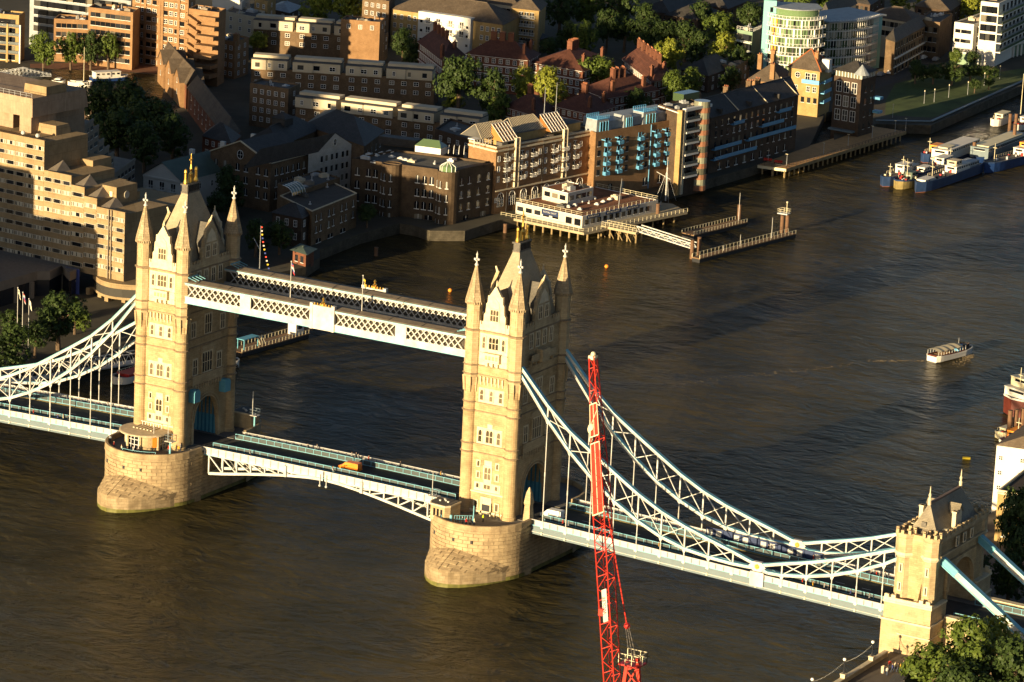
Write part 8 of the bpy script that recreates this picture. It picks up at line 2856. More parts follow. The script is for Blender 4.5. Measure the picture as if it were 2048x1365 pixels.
# floating pontoon with moored craft behind the north tower
def north_landing():
 a, b = at(470, 700, 1.2), at(602, 662, 1.2)
 t = pontoon('floating landing stage with white kiosk behind the north tower', (470, 702), (604, 664), 4.5, 1.2, 20)
 d = b - a
 MB().box(0, -1.3, 1.2, 3.2, 1.3, 4.0).build('kiosk', M['renderwhite'], t, loc=(d.xy.length * .85, 0, 0))
 put('window', wmesh('plain', 1.6, 1.0), t, (d.xy.length * .85 + 1.6, -1.32, 2.6), 0)
 MB().box(0, -1.2, 3.6, 6, 1.2, 3.8).box(.2, -1.1, 1.2, .4, -.9, 3.6).box(5.6, -1.1, 1.2, 5.8, -.9, 3.6).box(.2, .9, 1.2, .4, 1.1, 3.6).build('shelter', M['teal'], t, loc=(2.0, 0, 0))
 for k in range(3):
  MB().beam((9 + k * .9, -.8, 1.2), (9.6 + k * .9, .8, 3.0), .3, .12).build('folded_chair', M['cream'], t)
 # covered gangway truss from the bank
 g0, g1 = at(0, 770, 4.2), at(275, 724, 2.2)
 g = thing('truss_gangway', 'long white triangular-truss gangway behind the left suspension chains', 'gangway', g0)
 d = g1 - g0
 sd = Vector((-d.y, d.x, 0)).normalized() * 1.2
 MB().beam((0, 0, 0), d, 2.4, .25).build('floor', M['steel'], g)
 n = 16
 for s in (-1, 1):
  for z in (.2, 2.6):
   MB().beam(sd * s + Vector((0, 0, z)), d + sd * s + Vector((0, 0, z)), .2, .22).build('chord', M['white'], g)
  for k in range(n):
   q, q2 = d * (k / n) + sd * s, d * ((k + 1) / n) + sd * s
   m = (q + q2) / 2
   MB().beam(q + Vector((0, 0, .2)), m + Vector((0, 0, 2.6)), .12, .12).build('web', M['white'], g)
   MB().beam(m + Vector((0, 0, 2.6)), q2 + Vector((0, 0, .2)), .12, .12).build('web', M['white'], g)
 for k in range(n):
  q = d * (k / n)
  MB().beam(q + sd + Vector((0, 0, 2.6)), q - sd + Vector((0, 0, 2.6)), .12, .12).build('cross_bar', M['white'], g)
north_landing()
boat('party_boat', 'white boat with red seats showing left of the north tower', (228, 770), (300, 748), 5.0, 1.2, ('renderwhite', 'ironblack', 'renderwhite'), ((-.4, .5, 3.6, 1.2, 2.0, 'reddeep'),), ())
boat('launch', 'white rounded bow peeping out right of the north tower', (474, 732), (430, 742), 3.4, 1.4, ('renderwhite', 'ironblack', 'renderwhite'), ((-.6, .3, 2.2, 1.4, 2.8, 'renderwhite'),), ())
# boats in the dock at the top left
LOW = 2.0
boat('narrow_boat', 'white-cabined houseboat moored in the dock below the clipped trees', (256, 160), (182, 164), 3.6, 1.2, ('hullnavy', 'ironblack', 'renderwhite'), ((-.85, .5, 3.0, 1.2, 3.2, 'renderwhite'),), (), z=QZ, extras=False)
boat('motor_boat', 'white motor boat in the dock, left of the sailing mast', (130, 172), (106, 170), 3.0, 1.2, ('renderwhite', 'renderwhite', 'renderwhite'), ((-.4, .3, 2.2, 1.2, 2.3, 'renderwhite'),), (), z=QZ, extras=False)
boat('sailing_yacht', 'white yacht with tall mast in the dock beside the houseboat', (184, 174), (136, 172), 3.0, 1.1, ('renderwhite', 'renderwhite', 'renderwhite'), ((-.3, .2, 2.0, 1.1, 1.7, 'renderwhite'),), ((.3, 12),), z=QZ, extras=False)
boat('work_boat', 'dark blue boat in the dock at the left edge', (26, 166), (-10, 164), 3.4, 1.4, ('hullnavy', 'hullnavy', 'steel'), ((-.5, .6, 2.6, 1.4, 3.0, 'steelgrey'),), (), z=QZ, extras=False)
g0, g1 = at(-10, 150, QZ + .6), at(102, 152, QZ + .6)
t = thing('lock_footbridge', 'grey truss footbridge across the dock at the left edge', 'footbridge', g0)
d = g1 - g0
n = 14
sd = Vector((-d.y, d.x, 0)).normalized() * 1.0
for s in (-1, 1):
 prev = None
 for k in range(n + 1):
  f = k / n
  top = d * f + sd * s + Vector((0, 0, .6 + 1.9 * (1 - abs(2 * f - 1))))
  bot = d * f + sd * s
  MB().beam(bot, top, .12, .12).build('strut', M['steel'], t)
  if prev:
   MB().beam(prev[0], top, .16, .16).build('chord', M['steel'], t)
   MB().beam(prev[1], bot, .16, .16).build('chord', M['steel'], t)
   MB().beam(prev[1], top, .1, .1).build('brace', M['steel'], t)
  prev = (top, bot)
MB().beam((0, 0, 0), d, 2.0, .15).build('floor', M['deckgrey'], t)
LOW = 0.0
# ================================================================ pier-top pavilions
def ticket_pavilion():
 c = at(293, 858, 14.5)
 t = thing('round_pavilion', 'round glazed ticket pavilion with flat railed roof on the left pier', 'pavilion', (c.x, c.y, 10.7))
 R = 4.7
 MB().lathe([(R - .4, .0), (R - .4, 3.4)], 0, 0, 28).build('glazing', M['darkglass'], t)
 MB().lathe([(R, 3.4), (R + 1.2, 3.5), (R + 1.2, 3.75), (R + .9, 3.85), (.1, 3.95)], 0, 0, 32).build('roof', M['pavroof'], t)
 for i in range(28):
  a = 2 * math.pi * i / 28
  if .9 < (a - 4.2) % 6.28 < 1.5:
   continue
  MB().box(R - .38, -.06, 0, R - .25, .06, 3.4).build('mullion', M['frame'], t, rot=a)
 for z in (1.2, 2.3):
  MB().lathe([(R - .36, z), (R - .3, z), (R - .3, z + .1), (R - .36, z + .1)], 0, 0, 28).build('transom', M['frame'], t)
 for i in range(4):
  a = 5.15 + .17 * i
  MB().box(R - .45, -.42, 0, R - .15, .42, 3.3).build('wall_panel', M['ashlar'], t, rot=a)
 MB().box(-.05, -.5, 0, .05, .5, 2.2).build('poster', M['orangepaint'], t, loc=((R - .1) * math.cos(5.72), (R - .1) * math.sin(5.72), .8), rot=5.72)
 for a in (3.4, 4.3, 5.05, 5.9):
  MB().tube((R * .99 * math.cos(a), R * .99 * math.sin(a), 0), (R * .99 * math.cos(a), R * .99 * math.sin(a), 3.4), .28, .28, 10).build('column', M['ashlar'], t)
 mb = MB()
 r = random.Random(4)
 for i in range(6):
  MB().box(-2.6 + i * .9, -1.4, 3.9, -2.2 + i * .9, 1.4, 4.15).build('roof_louvre', M['render'], t)
 for i in range(9):
  x = -2.8 + i * .7
  MB().box(x - .05, 1.5, 3.9, x + .05, 1.6, 4.9).build('roof_rail_post', M['frame'], t)
 MB().box(-2.9, 1.5, 4.8, 2.9, 1.6, 4.9).build('roof_rail', M['frame'], t)
 MB().tube((3.6, -2.4, 3.5), (3.6, -2.4, 8.2), .08, .05).build('flag_mast', M['white'], t)
M['pavroof'] = paint('pavroof', (0.40, 0.33, 0.22), 0.8, var=0.2, scale=0.8)
ticket_pavilion()
def control_cabin(cx, cy, label, rot=0.0):
 t = thing('control_cabin', label, 'cabin', (cx, cy, 10.7), rot)
 pl = [(-2.0, -2.2), (1.6, -2.6), (2.4, -1.6), (2.4, 2.4), (-2.6, 2.4), (-2.8, -.6)]
 MB().prism(pl, 0, 3.2).build('wall', M['ashlar'], t)
 MB().prism([(x * 1.06, y * 1.06) for x, y in pl], 3.2, 3.5).build('cornice', M['portland'], t)
 MB().prism([(x * .95, y * .95) for x, y in pl], 3.5, 3.58).build('roof', M['flatroof'], t)
 for x in (-1.0, -.1, .8):
  put('window', wmesh('plain', .5, 1.7), t, (x, -2.35 - .11 * (x + 1), .9), -.11)
 put('window', wmesh('plain', 1.2, 1.2), t, (-2.45, -1.4, 1.3), -1.1)
 for x, y in ((-1, 0), (0, .6), (.9, 0), (-.6, 1.2)):
  MB().box(x - .2, y - .2, 3.58, x + .2, y + .2, 3.85).build('roof_vent', M['white'], t)
 return t
control_cabin(35.4, -17.0, 'stone control cabin with dark roof on the pier behind the crane')
control_cabin(-35.0, 15.5, 'dark control cabin on the far side of the left pier', math.pi)
def signal_post(x, y, label):
 t = thing('signal_post', label, 'signal post', (x, y, 10.7))
 MB().tube((0, 0, 0), (0, 0, 3.6), .22, .18, 10).build('column', M['bluetop'], t)
 MB().box(-1.0, -.8, 3.6, 1.0, .8, 3.75).build('platform', M['white'], t)
 railing(t, [(-1, -.8), (1, -.8), (1, .8), (-1, .8), (-1, -.8)], 3.75, 1.3, 'paleblue', .9)
 MB().tube((-.6, 0, 3.7), (-.6, 0, 9.0), .08, .05).build('mast', M['white'], t)
 return t
signal_post(-33.6, -16.2, 'pale blue signal post with railed top on the left pier')
signal_post(31.9, -15.2, 'pale blue signal post with flag mast on the pier behind the crane')
signal_post(-31.0, 12.5, 'dark signal mast on the far side of the left pier')
for cx, a0, a1, lb in ((-H, 4.55, 5.35, 'pale teal guard rail along the left pier edge by the round pavilion'), (H, 3.55, 4.2, 'pale teal guard rail along the right pier edge by the control cabin')):
 t = thing('guard_rail', lb, 'railing', (cx, -11.3, 10.7))
 pts = [(9.7 * math.cos(a0 + (a1 - a0) * i / 8), 9.7 * math.sin(a0 + (a1 - a0) * i / 8)) for i in range(9)]
 railing(t, pts, .0, 1.5, 'bluetop', .9)
t = thing('gate_rail', 'pale teal folding gate between lamp posts on the right pier', 'railing', (40.2, -18.2, 10.7))
railing(t, [(-1.6, 0), (1.4, 2.2)], 0, 1.5, 'bluetop', .5)
MB().tube((1.5, 2.4, 0), (1.5, 2.4, 3.6), .12, .1).build('post', M['bluetop'], t)
MB().tube((-2.2, -.4, 0), (-2.2, -.4, 1.6), .28, .28).build('bollard', M['bluetop'], t)
# stone statue buttress beside the arch
mb = MB()
mb.rings([[(-.8, -.9, 0), (.8, -.9, 0), (.8, .9, 0), (-.8, .9, 0)], [(-.6, -.7, 3.4), (.6, -.7, 3.4), (.6, .7, 3.4), (-.6, .7, 3.4)], [(-.75, -.85, 3.9), (.75, -.85, 3.9), (.75, .85, 3.9), (-.75, .85, 3.9)], [(-.5, -.5, 6.0), (.5, -.5, 6.0), (.5, .5, 6.0), (-.5, .5, 6.0)], [(-.12, -.12, 7.2), (.12, -.12, 7.2), (.12, .12, 7.2), (-.12, .12, 7.2)]])
mb.build('stone_pinnacle', M['ashlar'], loc=(50.0, -7.6, 10.7), label='weathered stone pinnacle beside the road arch of the right tower', cat='pinnacle')
# ================================================================ vehicles
def van(x, y, z, rot, body, label, L=4.9, W=1.95, Ht=2.0):
 t = thing('van', label, 'van', (x, y, z), rot)
 prof = [(-L / 2, .35), (L / 2 - .1, .35), (L / 2, .75), (L / 2 - .15, 1.0), (L / 2 - .95, 1.2), (L / 2 - 1.7, Ht - .05), (L / 2 - 2.0, Ht), (-L / 2 + .12, Ht), (-L / 2, Ht - .25)]
 k = .9
 mb = MB()
 a = [(px, -W / 2, pz) if pz < 1.25 else (px, -W / 2 * k, pz) for px, pz in prof]
 b = [(px, W / 2, pz) if pz < 1.25 else (px, W / 2 * k, pz) for px, pz in prof]
 n = len(prof)
 mb.add(a + b, [tuple(range(n)), tuple(range(2 * n - 1, n - 1, -1))] + [((i + 1) % n, i, n + i, n + (i + 1) % n) for i in range(n)])
 mb.build('body', M[body], t)
 for s in (-1, 1):
  mb = MB().add([(L / 2 - 1.15, s * (W / 2 - .012), 1.22), (L / 2 - 2.3, s * (W / 2 - .012), 1.22), (L / 2 - 2.3, s * (W / 2 * k + .02), Ht - .3), (L / 2 - 1.68, s * (W / 2 * k + .02), Ht - .3)], [(0, 1, 2, 3)])
  mb.build('side_window', M['darkglass'], t)
  for x0 in (-L / 2 + 1.0, L / 2 - 1.0):
   MB().tube((x0, s * (W / 2 - .15), .33), (x0, s * (W / 2 + .02), .33), .33, .33, 12).build('wheel', M['ironblack'], t)
  MB().box(L / 2 - .1, s * .7 - .16, .72, L / 2 + .02, s * .7 + .16, .92).build('headlight', M['white'], t)
  MB().box(-L / 2 - .02, s * .8 - .08, .8, -L / 2 + .05, s * .8 + .08, 1.3).build('tail_light', M['reddeep'], t)
 MB().add([(L / 2 - .93, -W * .42, 1.24), (L / 2 - .93, W * .42, 1.24), (L / 2 - 1.66, W * .38, Ht - .1), (L / 2 - 1.66, -W * .38, Ht - .1)], [(0, 1, 2, 3)]).build('windscreen', M['darkglass'], t)
 return t
M['vanorange'] = paint('vanorange', (0.75, 0.20, 0.015), 0.35, var=0.05)
M['vanwhite'] = paint('vanwhite', (0.75, 0.74, 0.70), 0.35, var=0.05)
van(2.3, -.8, 10.97, math.pi, 'vanorange', 'bright orange van driving across the middle of the bascule bridge')
q = at(1108, 1035, 10.6)
van(q.x, -2.6, 10.6, math.pi, 'vanwhite', 'white panel van leaving the tower behind the crane')
def car(x, y, z, rot, body, label, group=None, L=4.3, W=1.8):
 t = thing('car', label, 'car', (x, y, z), rot, group)
 prof = [(-L / 2, .3), (L / 2, .3), (L / 2, .7), (L / 2 - 1.1, .92), (L / 2 - 1.8, 1.42), (-L / 2 + 1.0, 1.44), (-L / 2 + .3, .95), (-L / 2, .85)]
 a = [(px, -W / 2 * (1 if pz < 1 else .82), pz) for px, pz in prof]
 b = [(px, W / 2 * (1 if pz < 1 else .82), pz) for px, pz in prof]
 n = len(prof)
 MB().add(a + b, [tuple(range(n)), tuple(range(2 * n - 1, n - 1, -1))] + [((i + 1) % n, i, n + i, n + (i + 1) % n) for i in range(n)]).build('body', M[body], t)
 for s in (-1, 1):
  MB().add([(L / 2 - 1.3, s * (W / 2 - .02), .95), (-L / 2 + .6, s * (W / 2 - .02), .98), (-L / 2 + 1.05, s * (W / 2 * .82 + .02), 1.38), (L / 2 - 1.8, s * (W / 2 * .82 + .02), 1.38)], [(0, 1, 2, 3)]).build('side_window', M['darkglass'], t)
  for x0 in (-L / 2 + .85, L / 2 - .85):
   MB().tube((x0, s * (W / 2 - .12), .3), (x0, s * (W / 2 + .02), .3), .3, .3, 10).build('wheel', M['ironblack'], t)
 MB().add([(L / 2 - 1.08, -W * .42, .96), (L / 2 - 1.08, W * .42, .96), (L / 2 - 1.76, W * .38, 1.4), (L / 2 - 1.76, -W * .38, 1.4)], [(0, 1, 2, 3)]).build('windscreen', M['darkglass'], t)
 return t
M['cargrey'] = paint('cargrey', (0.25, 0.25, 0.25), 0.3)
M['carblack'] = paint('carblack', (0.02, 0.02, 0.022), 0.25)
LOW = 2.0
s0, s1 = at(1775, 152, QZ), at(1885, 104, QZ)
sa = math.atan2((s1 - s0).y, (s1 - s0).x)
for i, (u, v, c, nm) in enumerate(((1762, 152, 'cargrey', 'grey'), (1782, 148, 'vanwhite', 'white'), (1778, 136, 'carblack', 'black'), (1792, 133, 'carblack', 'black'), (1806, 130, 'cargrey', 'grey'), (1818, 126, 'vanwhite', 'white'), (1826, 138, 'cargrey', 'silver'), (1860, 112, 'carblack', 'black'), (1846, 118, 'vanwhite', 'white'), (1872, 122, 'cargrey', 'grey'))):
 p = at(u, v, QZ + .02)
 car(p.x, p.y, QZ + .02, sa, c, f'{nm} car parked in the far right street, number {i + 1} counting away from the lawn' if False else f'{nm} car parked ' + ('nearest the lawn corner', 'second along the lawn kerb', 'first along the house kerb', 'second along the house kerb', 'third along the house kerb', 'fourth along the house kerb', 'by the hedge end', 'far up the street by the brick row', 'midway up the street by the brick row', 'far up the street by the hedge')[i], 'cars parked in the far street')
LOW = 0.0
car(36.0, 2.2, 10.71, 0, 'carblack', 'dark car emerging from the tower beside the control cabin')
car(31.0, 2.2, 10.85, 0, 'vanyellow' if 'vanyellow' in M else 'flagyellow', 'yellow and black car on the bascule beside the right tower')
# ================================================================ people
def person_mesh(top, legs, skin, hair, pose=0, seed=0):
 r = random.Random(seed)
 mb = MB()
 st = (.0, .26, .14)[pose]
 def ring(cx, cy, z, a, b, n=8):
  return [(cx + a * math.cos(2 * math.pi * i / n), cy + b * math.sin(2 * math.pi * i / n), z) for i in range(n)]
 mb.mat(1)
 for s in (-1, 1):
  fx = st * s
  mb.rings([ring(fx + .06, s * .09, 0, .13, .05), ring(fx, s * .09, .09, .06, .05), ring(fx * .5, s * .1, .48, .075, .07), ring(0, s * .09, .86, .1, .09)])
 mb.mat(0)
 mb.rings([ring(0, 0, .82, .12, .17), ring(0, 0, 1.05, .11, .155), ring(0, 0, 1.28, .13, .19), ring(0, 0, 1.42, .1, .17), ring(0, 0, 1.48, .055, .06)])
 for s in (-1, 1):
  sw = -st * s * .8
  mb.rings([ring(0, s * .2, 1.42, .055, .055), ring(sw * .4, s * .235, 1.14, .045, .045), ring(sw + .06, s * .24, .86, .035, .035)])
 mb.mat(2)
 mb.rings([ring(0, 0, 1.46, .05, .05), ring(.01, 0, 1.53, .055, .05), ring(.02, 0, 1.58, .085, .07), ring(.01, 0, 1.66, .1, .08), ring(0, 0, 1.72, .09, .075)])
 for s in (-1, 1):
  q = -st * s * .8
  mb.rings([ring(q + .07, s * .24, .86, .04, .03), ring(q + .09, s * .24, .74, .025, .02)])
 mb.box(.1, -.015, 1.59, .13, .015, 1.63)
 mb.mat(3)
 mb.rings([ring(-.03, 0, 1.62, .09, .085), ring(-.01, 0, 1.72, .1, .085), ring(0, 0, 1.78, .05, .045)])
 return mb.mesh('person', [M[top], M[legs], M[skin], M[hair]])
M['skin'] = paint('skin', (0.42, 0.26, 0.17), 0.7)
M['skindark'] = paint('skindark', (0.16, 0.09, 0.055), 0.7)
M['hair'] = paint('hair', (0.03, 0.02, 0.013), 0.6)
M['denim'] = paint('denim', (0.04, 0.055, 0.09), 0.8)
M['hivis'] = paint('hivis', (0.62, 0.75, 0.03), 0.6)
M['mustard'] = paint('mustard', (0.55, 0.30, 0.03), 0.8)
PM = {}
def person(x, y, z, rot, top, legs, pose, label, group, h=1.0):
 key = (top, legs, pose)
 if key not in PM:
  PM[key] = person_mesh(top, legs, 'skin', 'hair', pose)
 return put('person', PM[key], None, (x, y, z), rot, (h, h, h), label, 'person', group)
zb = lambda x: 10.7 + .25 * (1 - (x / 31.0) ** 2) + .145
zs = lambda x: zside(x) + .145
TN = {'ironblack': 'black', 'white': 'white', 'red': 'red', 'denim': 'blue', 'mustard': 'mustard', 'hivis': 'lime', 'cream': 'cream', 'steelgrey': 'grey', 'flagblue': 'navy'}
for x, y, top, legs, pose, lb in (
  (-12.5, 5.6, 'ironblack', 'cream', 1, 'in black top and pale trousers striding along the far bascule footway'),
  (-10.8, 6.6, 'white', 'denim', 1, 'in white, further from the road, far bascule footway left part'),
  (-1.6, 6.0, 'white', 'ironblack', 1, 'in white, first of the group on the far bascule footway'),
  (-.7, 6.4, 'ironblack', 'denim', 0, 'in black, second of the group on the far bascule footway'),
  (.2, 5.9, 'steelgrey', 'ironblack', 1, 'in grey, last of the group on the far bascule footway'),
  (2.6, 6.2, 'red', 'ironblack', 1, 'in red, alone just left of the bridge middle, far footway'),
  (10.2, 6.9, 'ironblack', 'ironblack', 0, 'in black leaning at the far parapet near the orange van'),
  (19.3, 5.3, 'ironblack', 'white', 1, 'in black top and white trousers on the far footway right of the van'),
  (20.6, 6.3, 'mustard', 'denim', 1, 'in mustard on the far footway right of the van'),
  (26.2, 6.4, 'ironblack', 'ironblack', 0, 'in black at the far footway near the right tower'),
  (-20.0, -5.8, 'steelgrey', 'ironblack', 1, 'in grey on the near bascule footway, left part'),
  (1.0, -5.6, 'white', 'denim', 1, 'in white on the near bascule footway below the van')):
 person(x, y, zb(x), RND.choice([0, math.pi]), top, legs, pose, 'person ' + lb, 'people crossing the bascules')
k = 0
for x, y, top, legs in ((57.8, -6.9, 'red', 'ironblack'), (59.4, -7.4, 'steelgrey', 'denim'), (80.0, -6.6, 'mustard', 'denim'), (88.5, -7.6, 'ironblack', 'denim'),
      (109.2, -7.8, 'cream', 'denim'), (112.6, -7.2, 'red', 'ironblack'), (115.2, -7.8, 'mustard', 'denim'), (117.5, -7.3, 'white', 'denim'), (118.6, -7.9, 'ironblack', 'ironblack'), (123.2, -7.2, 'flagblue', 'denim'), (124.6, -7.9, 'red', 'denim'), (127.2, -7.0, 'steelgrey', 'denim'),
      (72.0, 7.6, 'white', 'denim'), (73.4, 7.0, 'ironblack', 'ironblack'), (98.0, 7.2, 'ironblack', 'denim'), (108.0, 7.4, 'red', 'denim'), (119.5, 7.3, 'mustard', 'denim'), (120.8, 7.8, 'white', 'denim'), (122.2, 7.1, 'red', 'ironblack'), (123.8, 7.6, 'steelgrey', 'denim')):
 k += 1
 where = ('near' if y < 0 else 'far') + ' right-span footway, ' + (ORD[k - 1] if y < 0 else ORD[k - 13]) + ' from the tower'
 person(x, y, zs(x), RND.choice([0, math.pi]), top, legs, RND.choice([0, 1, 2]), f'person in {TN[top]} on the {where}', 'people on the right side span')
for x, y, top, legs in ((-52.6, 7.2, 'steelgrey', 'denim'), (-53.4, 7.8, 'ironblack', 'ironblack'), (-66.8, 7.4, 'white', 'ironblack'), (-68.5, -7.0, 'cream', 'denim'), (-66.9, -7.4, 'ironblack', 'denim'), (-69.6, -7.6, 'flagblue', 'ironblack'), (-76.5, -7.2, 'red', 'denim'), (-61.0, -7.3, 'steelgrey', 'denim')):
 where = 'far' if y > 0 else 'near'
 person(x, y, zs(x), RND.choice([0, math.pi]), top, legs, 1, f'person in {TN[top]} on the {where} footway of the left side span', 'people on the left side span')
for u, v, top, legs, lb in ((966, 1044, 'hivis', 'ironblack', 'in lime high-visibility vest standing on the right pier'),
       (998, 1042, 'mustard', 'ironblack', 'in mustard coat by the right tower turret'), (1006, 1038, 'mustard', 'denim', 'in mustard behind the coated one by the turret'),
       (1012, 1040, 'ironblack', 'ironblack', 'in black by the right tower turret'), (925, 1050, 'ironblack', 'denim', 'in black at the right pier wall, leftmost'),
       (932, 1052, 'reddeep', 'denim', 'in dark red at the right pier wall'), (940, 1052, 'ironblack', 'ironblack', 'in black at the right pier wall, third'),
       (948, 1052, 'cream', 'denim', 'in cream at the right pier wall'), (905, 1040, 'red', 'ironblack', 'in red beside the control cabin'),
       (243, 905, 'cream', 'denim', 'in cream left of the round pavilion glass'), (266, 908, 'white', 'ironblack', 'in white before the round pavilion glass'),
       (255, 910, 'ironblack', 'denim', 'in black before the round pavilion'), (274, 912, 'ironblack', 'ironblack', 'in black before the pavilion, right one'),
       (337, 906, 'red', 'denim', 'in red at the pavilion poster'), (357, 906, 'mustard', 'ironblack', 'in mustard at the foot of the left tower'),
       (228, 898, 'reddeep', 'denim', 'in dark red in the shade left of the pavilion'), (220, 886, 'steelgrey', 'denim', 'in grey at the far left of the pavilion wall'),
       (361, 902, 'white', 'denim', 'in white beside the signal post on the left pier')):
 p = at(u, v, 10.7)
 person(p.x, p.y, 10.7, RND.uniform(0, 6), top, legs, RND.choice([0, 2]), 'person ' + lb, 'people on the piers')
tour_boat()
# ================================================================ south bank: promenade, lamps, warehouses
t = thing('promenade_parapet', 'low stone river parapet with pedestals at the bottom right', 'wall', (136.4, -40, SZ))
MB().box(-.35, -120, 0, .35, 22, 1.0).build('wall', M['ashlar'], t)
MB().box(-.5, -120, 1.0, .5, 22, 1.15).build('coping', M['portland'], t)
def lamp(x, y, z, label):
 l = thing('promenade_lamp', label, 'lamp', (x, y, z), 0, 'promenade lamps')
 l.scale = (.66, .66, .66)
 MB().box(-.7, -.7, 0, .7, .7, 1.4).box(-.85, -.85, 1.4, .85, .85, 1.6).build('pedestal', M['portland'], l)
 MB().lathe([(.35, 1.6), (.28, 2.2), (.12, 2.6), (.1, 5.0), (.2, 5.2), (.12, 5.4)], 0, 0, 8).build('column', M['ironblack'], l)
 MB().sphere((0, 0, 5.85), .48, 12, 8).build('globe', M['globe'], l)
 MB().lathe([(.2, 6.25), (.02, 6.7)], 0, 0, 8).build('cap', M['ironblack'], l)
M['globe'] = paint('globe', (0.8, 0.78, 0.7), 0.2, var=0.03)
LPS = []
for u, v, lb in ((1740, 1318, 'black globe lamp on the promenade wall, nearest the abutment'), (1678, 1352, 'black globe lamp on the promenade wall, middle one'), (1612, 1392, 'black globe lamp on the promenade wall, cut by the bottom edge')):
 p = at(u, v, SZ + 1.3)
 LPS.append(Vector((136.4, p.y, SZ + .9)))
 lamp(136.4, p.y, SZ + .9, lb)
for a, b, lb in ((LPS[0], LPS[1], 'string of festoon bulbs between the two upper promenade lamps'), (LPS[1], LPS[2], 'string of festoon bulbs between the two lower promenade lamps')):
 t = thing('festoon_string', lb, 'light string', a + Vector((0, 0, 3.5)), 0, 'festoon strings')
 d = b - a
 prev = None
 cab = MB()
 blb = MB().sphere((0, 0, -.12), .055, 6, 4).mesh('bulb', M['globe'])
 for i in range(25):
  f = i / 24
  q = d * f + Vector((0, 0, -.6 * 4 * f * (1 - f)))
  if prev is not None:
   cab.beam(prev, q, .03, .03)
  prev = q
  put('bulb', blb, t, q)
 cab.build('cable', M['ironblack'], t)
for i in range(12):
 p = at(1768 + 5.4 * i, 1340 + RND.uniform(-5, 14), SZ)
 top = ['ironblack', 'white', 'red', 'flagblue', 'cream', 'ironblack', 'mustard', 'steelgrey', 'reddeep', 'denim', 'white', 'ironblack'][i]
 person(p.x, p.y, SZ, RND.uniform(0, 6), top, 'denim', RND.choice([0, 1, 2]), 'person in ' + TN.get(top, 'dark red') + ', ' + ORD[i] + ' from the left in the crowd below the abutment', 'crowd below the abutment')
b = Bld('riverside_kiosk', 'small hip-roofed kiosk at the bottom edge before the crowd', [tuple(at(u, v, 7.4).xy) for u, v in ((1770, 1385), (1830, 1395), (1850, 1365), (1792, 1352))], SZ, 7.4, 'render', parapet=0)
b.hip(7.4, 9.2, 'slateroof', .6)
t = thing('bin', 'pale round litter bin near the crowd', 'bin', at(1766, 1346, SZ))
MB().lathe([(.4, 0), (.45, 1.1), (.3, 1.2)], 0, 0, 12).build('drum', M['render'], t)
MB().lathe([(.5, 1.2), (.5, 1.3), (.1, 1.5)], 0, 0, 12).build('lid', M['cream'], t)
def butlers():
 b = Bld('white_warehouse', 'bright white rendered warehouse with small four-pane windows at the right edge', poly3((1948, 898), (1984, 906), (2110, 925), 20.5) if False else [tuple(at(1984, 1008, 2.0).xy), tuple(at(2110, 1026, 2.0).xy), tuple((at(2110, 1026, 2.0) + Vector((-2, 26, 0))).xy), tuple((at(1984, 1008, 2.0) + Vector((-2, 26, 0))).xy)], 0, 15.5, 'renderwhite', parapet=0)
 b.hip(15.5, 19.0, 'brownroof', .3, gable=True)
 b.win(0, [.08, .42, .7, .95], (12.2, 8.8, 5.4), 'sash', 1.0, 1.1)
 b2 = Bld('yellow_warehouse', 'yellow brick riverside warehouse below the white one, streaked by shadows', [tuple(at(1986, 1105, 0).xy), tuple(at(2120, 1130, 0).xy), tuple((at(2120, 1130, 0) + Vector((-2, 22, 0))).xy), tuple((at(1986, 1105, 0) + Vector((-2, 22, 0))).xy)], -1, 13.5, 'yellowbrick', roof='brownroof', parapet=.5, coping='portland')
 b2.win(0, lin(7), (10.5, 7.2, 3.9), 'arch', 1.1, 1.7)
 b2.band(0, 13.2, .3, .4, 'portland')
butlers()
LOW = 2.0
# flagpoles before the hotel and dock point mast
for u, vb, vt, fl, lb in ((34, 690, 576, ['cream', 'paleblue'], 'tall flagpole with pale flag, left of three before the hotel'), (44, 700, 585, ['red', 'white', 'flagblue'], 'flagpole with red and blue flag, middle of three before the hotel'), (56, 720, 598, ['white', 'cream'], 'flagpole with white flag, right of three before the hotel')):
 p = at(u, vb, QZ)
 flagpole(p.x, p.y, QZ, top_z(p.x, p.y, vt) - QZ, lb, fl, 'flagpoles before the hotel')
p = at(519, 540, QZ)
t = thing('flag_mast', 'dock-point mast with gaff and dressing line of small flags', 'mast', p)
hm = top_z(p.x, p.y, 452) - QZ
MB().tube((0, 0, 0), (0, 0, hm), .14, .08).build('pole', M['steel'], t)
MB().tube((0, 0, hm * .45), (-2.2, 0, hm * .7), .08, .06).build('gaff', M['steel'], t)
for i in range(12):
 f = i / 11
 MB().box(-.22, -.02, -.2, .22, .02, .2).build('pennant', M[['red', 'white', 'flagyellow', 'flagblue'][i % 4]], t, loc=(.3 + 2.6 * f ** 1.5, 0, hm * (.97 - .9 * f)), rot=.4)
# small hut on the dock point
b = Bld('dock_kiosk', 'small brick kiosk with grey roof on the curved dock point', poly3((586, 500), (612, 508), (628, 498), 8.6), QZ, 8.6, 'redbrick', parapet=0)
b.hip(8.6, 9.4, 'greenroof', .9)
b.win(0, lin(2), (5.8,), 'plain', 1.2, 1.8)
LOW = 0.0
